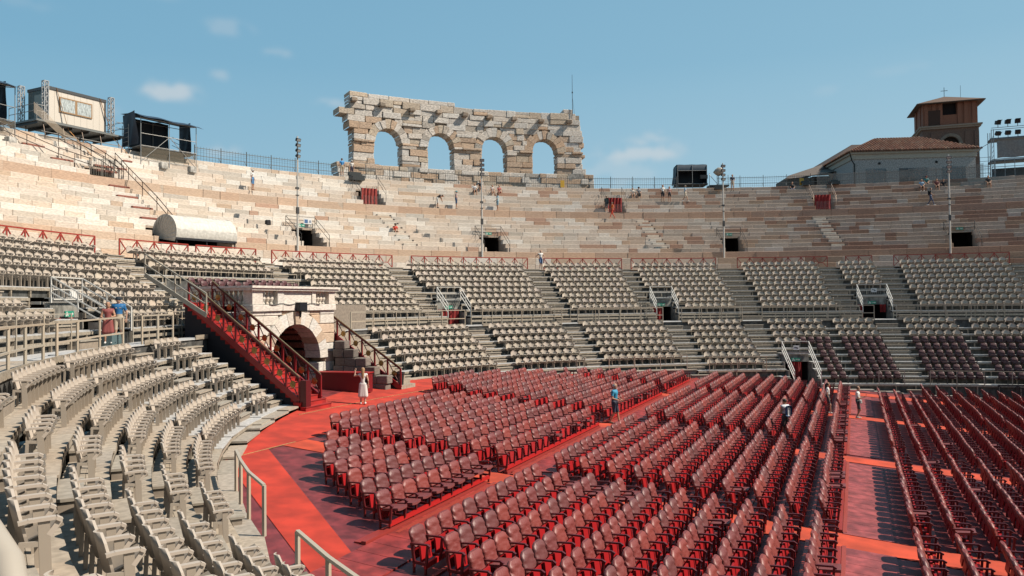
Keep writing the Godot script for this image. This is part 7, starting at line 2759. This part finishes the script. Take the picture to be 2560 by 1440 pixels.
	var sit := {"pelvis": Vector3(0, 0.52, -0.1), "waist": Vector3(0, 0.66, -0.1), "chest": Vector3(0, 0.88, -0.06), "neck": Vector3(0, 1.05, -0.02), "head": Vector3(0, 1.19, 0.02), "hipl": Vector3(0.09, 0.5, -0.08), "hipr": Vector3(-0.09, 0.5, -0.08), "kneel": Vector3(0.14, 0.5, 0.34), "kneer": Vector3(-0.14, 0.5, 0.34), "ankl": Vector3(0.14, 0.09, 0.36), "ankr": Vector3(-0.14, 0.09, 0.36), "shl": Vector3(0.18, 0.98, -0.03), "shr": Vector3(-0.18, 0.98, -0.03), "elbl": Vector3(0.24, 0.74, 0.06), "elbr": Vector3(-0.24, 0.74, 0.06), "wril": Vector3(0.12, 0.60, 0.26), "wrir": Vector3(-0.12, 0.60, 0.26)}
	var walk := {"kneel": Vector3(0.09, 0.52, 0.16), "ankl": Vector3(0.09, 0.09, 0.30), "kneer": Vector3(-0.09, 0.50, -0.04), "ankr": Vector3(-0.09, 0.12, -0.30), "elbl": Vector3(0.24, 1.15, -0.10), "wril": Vector3(0.24, 0.98, 0.08), "elbr": Vector3(-0.23, 1.15, 0.06), "wrir": Vector3(-0.20, 1.02, 0.28)}
	var skirt := Color(0.03, 0.09, 0.2)
	var rows := [
		["person in a white shirt and blue shorts alone on the left steps", 3.399, 24.75, 16.12, "R", 1.74, {"skin": tan, "cap": white, "top": white, "legs": Color(0.06, 0.20, 0.42), "shoe": tan}, {}],
		["person in a bright blue shirt leaning on the rim fence", 3.556, 28.55, 18.77, "N", 1.76, {"skin": tan, "hair": brown, "top": Color(0.03, 0.22, 0.52), "legs": Color(0.42, 0.34, 0.24), "shoe": Color(0.3, 0.3, 0.3)}, {}],
		["person in a white hat and dark shorts at the left foot of the ruined wall", 3.570, 28.4, 18.77, "S", 1.62, {"skin": tan, "cap": white, "top": Color(0.6, 0.58, 0.55), "legs": Color(0.03, 0.02, 0.05), "shoe": tan}, {}],
		["person in a black top bending down on the long brown ledge", 3.686, 24.55, 15.69, "E", 1.7, {"skin": tan, "hair": brown, "top": Color(0.02, 0.02, 0.025), "legs": Color(0.62, 0.6, 0.56), "sleeve": false, "shoe": Color(0.05, 0.05, 0.05)}, bend],
		["person in a mint cap and blue shorts standing on the long brown ledge", 3.718, 24.55, 15.69, "E", 1.78, {"skin": tan, "cap": Color(0.10, 0.42, 0.50), "top": Color(0.46, 0.36, 0.36), "legs": skirt, "shoe": Color(0.4, 0.35, 0.3)}, {}],
		["person in a pale blue shirt leaning over on the ledge by the light pole", 3.790, 24.55, 15.69, "W", 1.72, {"skin": tan, "hair": Color(0.3, 0.26, 0.22), "top": Color(0.40, 0.56, 0.62), "legs": Color(0.20, 0.34, 0.42), "shoe": tan}, {"neck": Vector3(0, 1.47, 0.10), "head": Vector3(0, 1.57, 0.2), "elbl": Vector3(0.22, 1.12, 0.12), "wril": Vector3(0.1, 0.95, 0.3)}],
		["seated person in a striped shirt left of the second light pole", 3.764, 27.25, 17.45, "S", 1.7, {"skin": tan, "hair": brown, "top": Color(0.55, 0.56, 0.58), "legs": Color(0.02, 0.02, 0.03), "shoe": tan}, sit],
		["seated person in black with arms out beside the second light pole", 3.777, 27.9, 17.89, "S", 1.74, {"skin": tan, "hair": brown, "top": Color(0.015, 0.015, 0.02), "legs": Color(0.02, 0.02, 0.03), "shoe": tan}, sit],
		["seated person in a pale top right of the second light pole", 3.795, 27.3, 17.45, "S", 1.62, {"skin": tan, "hair": brown, "top": Color(0.60, 0.50, 0.46), "legs": Color(0.55, 0.42, 0.36), "sleeve": false, "shoe": tan}, sit],
		["seated person in a coral dress under the third arch", 3.807, 27.3, 17.45, "S", 1.64, {"skin": tan, "hair": brown, "top": Color(0.48, 0.14, 0.12), "legs": Color(0.44, 0.12, 0.10), "shoe": tan}, sit],
		["person with a large grey green backpack beside the red curtain", 3.986, 24.8, 15.69, "N", 1.74, {"skin": tan, "hair": brown, "top": Color(0.12, 0.17, 0.18), "legs": Color(0.10, 0.10, 0.11), "shoe": Color(0.2, 0.2, 0.2)}, {}],
		["person in orange climbing down in front of the red curtain", 3.991, 23.55, 14.95, "W", 1.66, {"skin": tan, "hair": brown, "top": Color(0.68, 0.13, 0.02), "legs": Color(0.58, 0.06, 0.02), "shorts": false, "shoe": tan}, walk],
		["seated person in white lifting a hand, right of the red curtain", 4.044, 27.3, 17.45, "S", 1.6, {"skin": tan, "hair": brown, "top": Color(0.62, 0.58, 0.52), "legs": Color(0.5, 0.44, 0.38), "shoe": tan}, sit],
		["seated person in a grey shirt and dark cap with a bag", 4.055, 27.3, 17.45, "S", 1.76, {"skin": tan, "cap": Color(0.02, 0.02, 0.03), "top": Color(0.30, 0.31, 0.33), "legs": Color(0.02, 0.025, 0.03), "shoe": tan}, sit],
		["person in a white shirt and black shorts left of the blue booth", 4.093, 26.05, 16.99, "S", 1.78, {"skin": tan, "hair": brown, "top": white, "legs": Color(0.015, 0.015, 0.02), "shoe": Color(0.05, 0.05, 0.05)}, {}],
		["person in a pink top and black shorts left of the blue booth", 4.105, 26.05, 16.99, "S", 1.62, {"skin": tan, "hair": brown, "hair_len": 0.2, "top": Color(0.48, 0.26, 0.24), "legs": Color(0.015, 0.015, 0.02), "sleeve": false, "shoe": tan, "slim": 0.88}, {}],
		["person in a light blue shirt walking below the blue booth", 4.133, 26.05, 16.99, "E", 1.72, {"skin": tan, "cap": Color(0.36, 0.30, 0.22), "top": Color(0.34, 0.52, 0.68), "legs": Color(0.46, 0.40, 0.32), "shoe": white}, walk],
		["man in a navy shirt and pale shorts standing on the rim by the pole", 4.224, 28.0, 18.33, "S", 1.78, {"skin": tan, "hair": brown, "top": navy, "legs": Color(0.55, 0.46, 0.36), "shoe": Color(0.1, 0.1, 0.1)}, {"wril": Vector3(0.1, 1.1, 0.22), "wrir": Vector3(-0.1, 1.1, 0.22), "elbl": Vector3(0.24, 1.13, 0.02), "elbr": Vector3(-0.24, 1.13, 0.02)}],
		["seated person in black and blue jeans below the yellow panel", 4.328, 28.4, 17.9, "S", 1.7, {"skin": tan, "hair": brown, "top": Color(0.02, 0.02, 0.025), "legs": Color(0.06, 0.14, 0.26), "shorts": false, "shoe": tan}, sit],
		["seated person in a light blue shirt at the left of the shaded group", 4.533, 27.3, 17.45, "S", 1.7, {"skin": tan, "hair": brown, "top": Color(0.26, 0.44, 0.62), "legs": Color(0.03, 0.03, 0.035), "shoe": white}, sit],
		["seated person in teal with a red cap, topmost of the shaded group", 4.544, 28.4, 17.9, "S", 1.76, {"skin": tan, "cap": Color(0.3, 0.06, 0.05), "top": Color(0.05, 0.22, 0.22), "legs": Color(0.02, 0.02, 0.03), "shoe": tan}, sit],
		["seated person in dark red in the middle of the shaded group", 4.556, 27.3, 17.45, "S", 1.66, {"skin": tan, "hair": brown, "top": Color(0.20, 0.05, 0.045), "legs": Color(0.04, 0.03, 0.03), "shoe": tan}, sit],
		["seated person in black at the right of the shaded group", 4.568, 27.9, 17.45, "S", 1.7, {"skin": tan, "hair": Color(0.012, 0.01, 0.01), "top": Color(0.02, 0.018, 0.02), "legs": Color(0.03, 0.02, 0.02), "shoe": tan}, sit],
		["seated person in dark clothes under the light scaffold", 4.632, 27.3, 17.45, "S", 1.7, {"skin": tan, "hair": brown, "top": Color(0.03, 0.03, 0.035), "legs": Color(0.30, 0.22, 0.16), "shoe": tan}, sit],
		["person in black and jeans striding along the right-hand steps", 4.537, 24.55, 15.69, "E", 1.76, {"skin": pale, "hair": Color(0.012, 0.01, 0.01), "top": Color(0.012, 0.012, 0.016), "legs": Color(0.025, 0.05, 0.12), "shorts": false, "shoe": white}, walk],
		["seated person in a bright red shirt on the steps below the ruined wall", 3.589, 20.75, 12.36, "S", 1.7, {"skin": tan, "cap": Color(0.05, 0.04, 0.04), "top": Color(0.60, 0.05, 0.02), "legs": Color(0.10, 0.06, 0.05), "shoe": Color(0.1, 0.1, 0.1)}, sit],
		["runner in a white vest and blue shorts, hands on hips, atop a stair", 3.802, 14.2, 9.3, "S", 1.72, {"skin": pale, "hair": Color(0.4, 0.26, 0.15), "top": white, "legs": Color(0.04, 0.10, 0.24), "sleeve": false, "shoe": Color(0.6, 0.55, 0.5)}, {"elbl": Vector3(0.40, 1.18, -0.06), "wril": Vector3(0.19, 1.02, 0.06), "elbr": Vector3(-0.40, 1.18, -0.06), "wrir": Vector3(-0.19, 1.02, 0.06), "kneer": Vector3(-0.09, 0.55, 0.14), "ankr": Vector3(-0.09, 0.2, 0.0)}]]
	for r in rows:
		var p := ring(r[1], r[2], r[3])
		var x := ringx(r[1], r[2], r[3])
		var inward := atan2(x.basis.z.x, x.basis.z.z)
		var yaw: float = {"S": inward, "N": inward + PI, "E": inward + PI / 2 - 0.2, "W": inward - PI / 2, "R": inward + 0.6}[r[4]]
		var extra := []
		if "backpack" in r[0]: extra.append(["backpack", Color(0.10, 0.15, 0.15), Vector3(0, 1.18, -0.24), Vector3(0.40, 0.62, 0.28)])
		if "striding" in r[0]: extra.append(["backpack", Color(0.012, 0.012, 0.016), Vector3(0, 1.25, -0.2), Vector3(0.3, 0.44, 0.18)])
		if "with a bag" in r[0]: extra.append(["bag", Color(0.02, 0.03, 0.03), Vector3(0, 0.42, 0.34), Vector3(0.3, 0.36, 0.2)])
		person(r[0], p, yaw, r[5], r[6], r[7], extra)
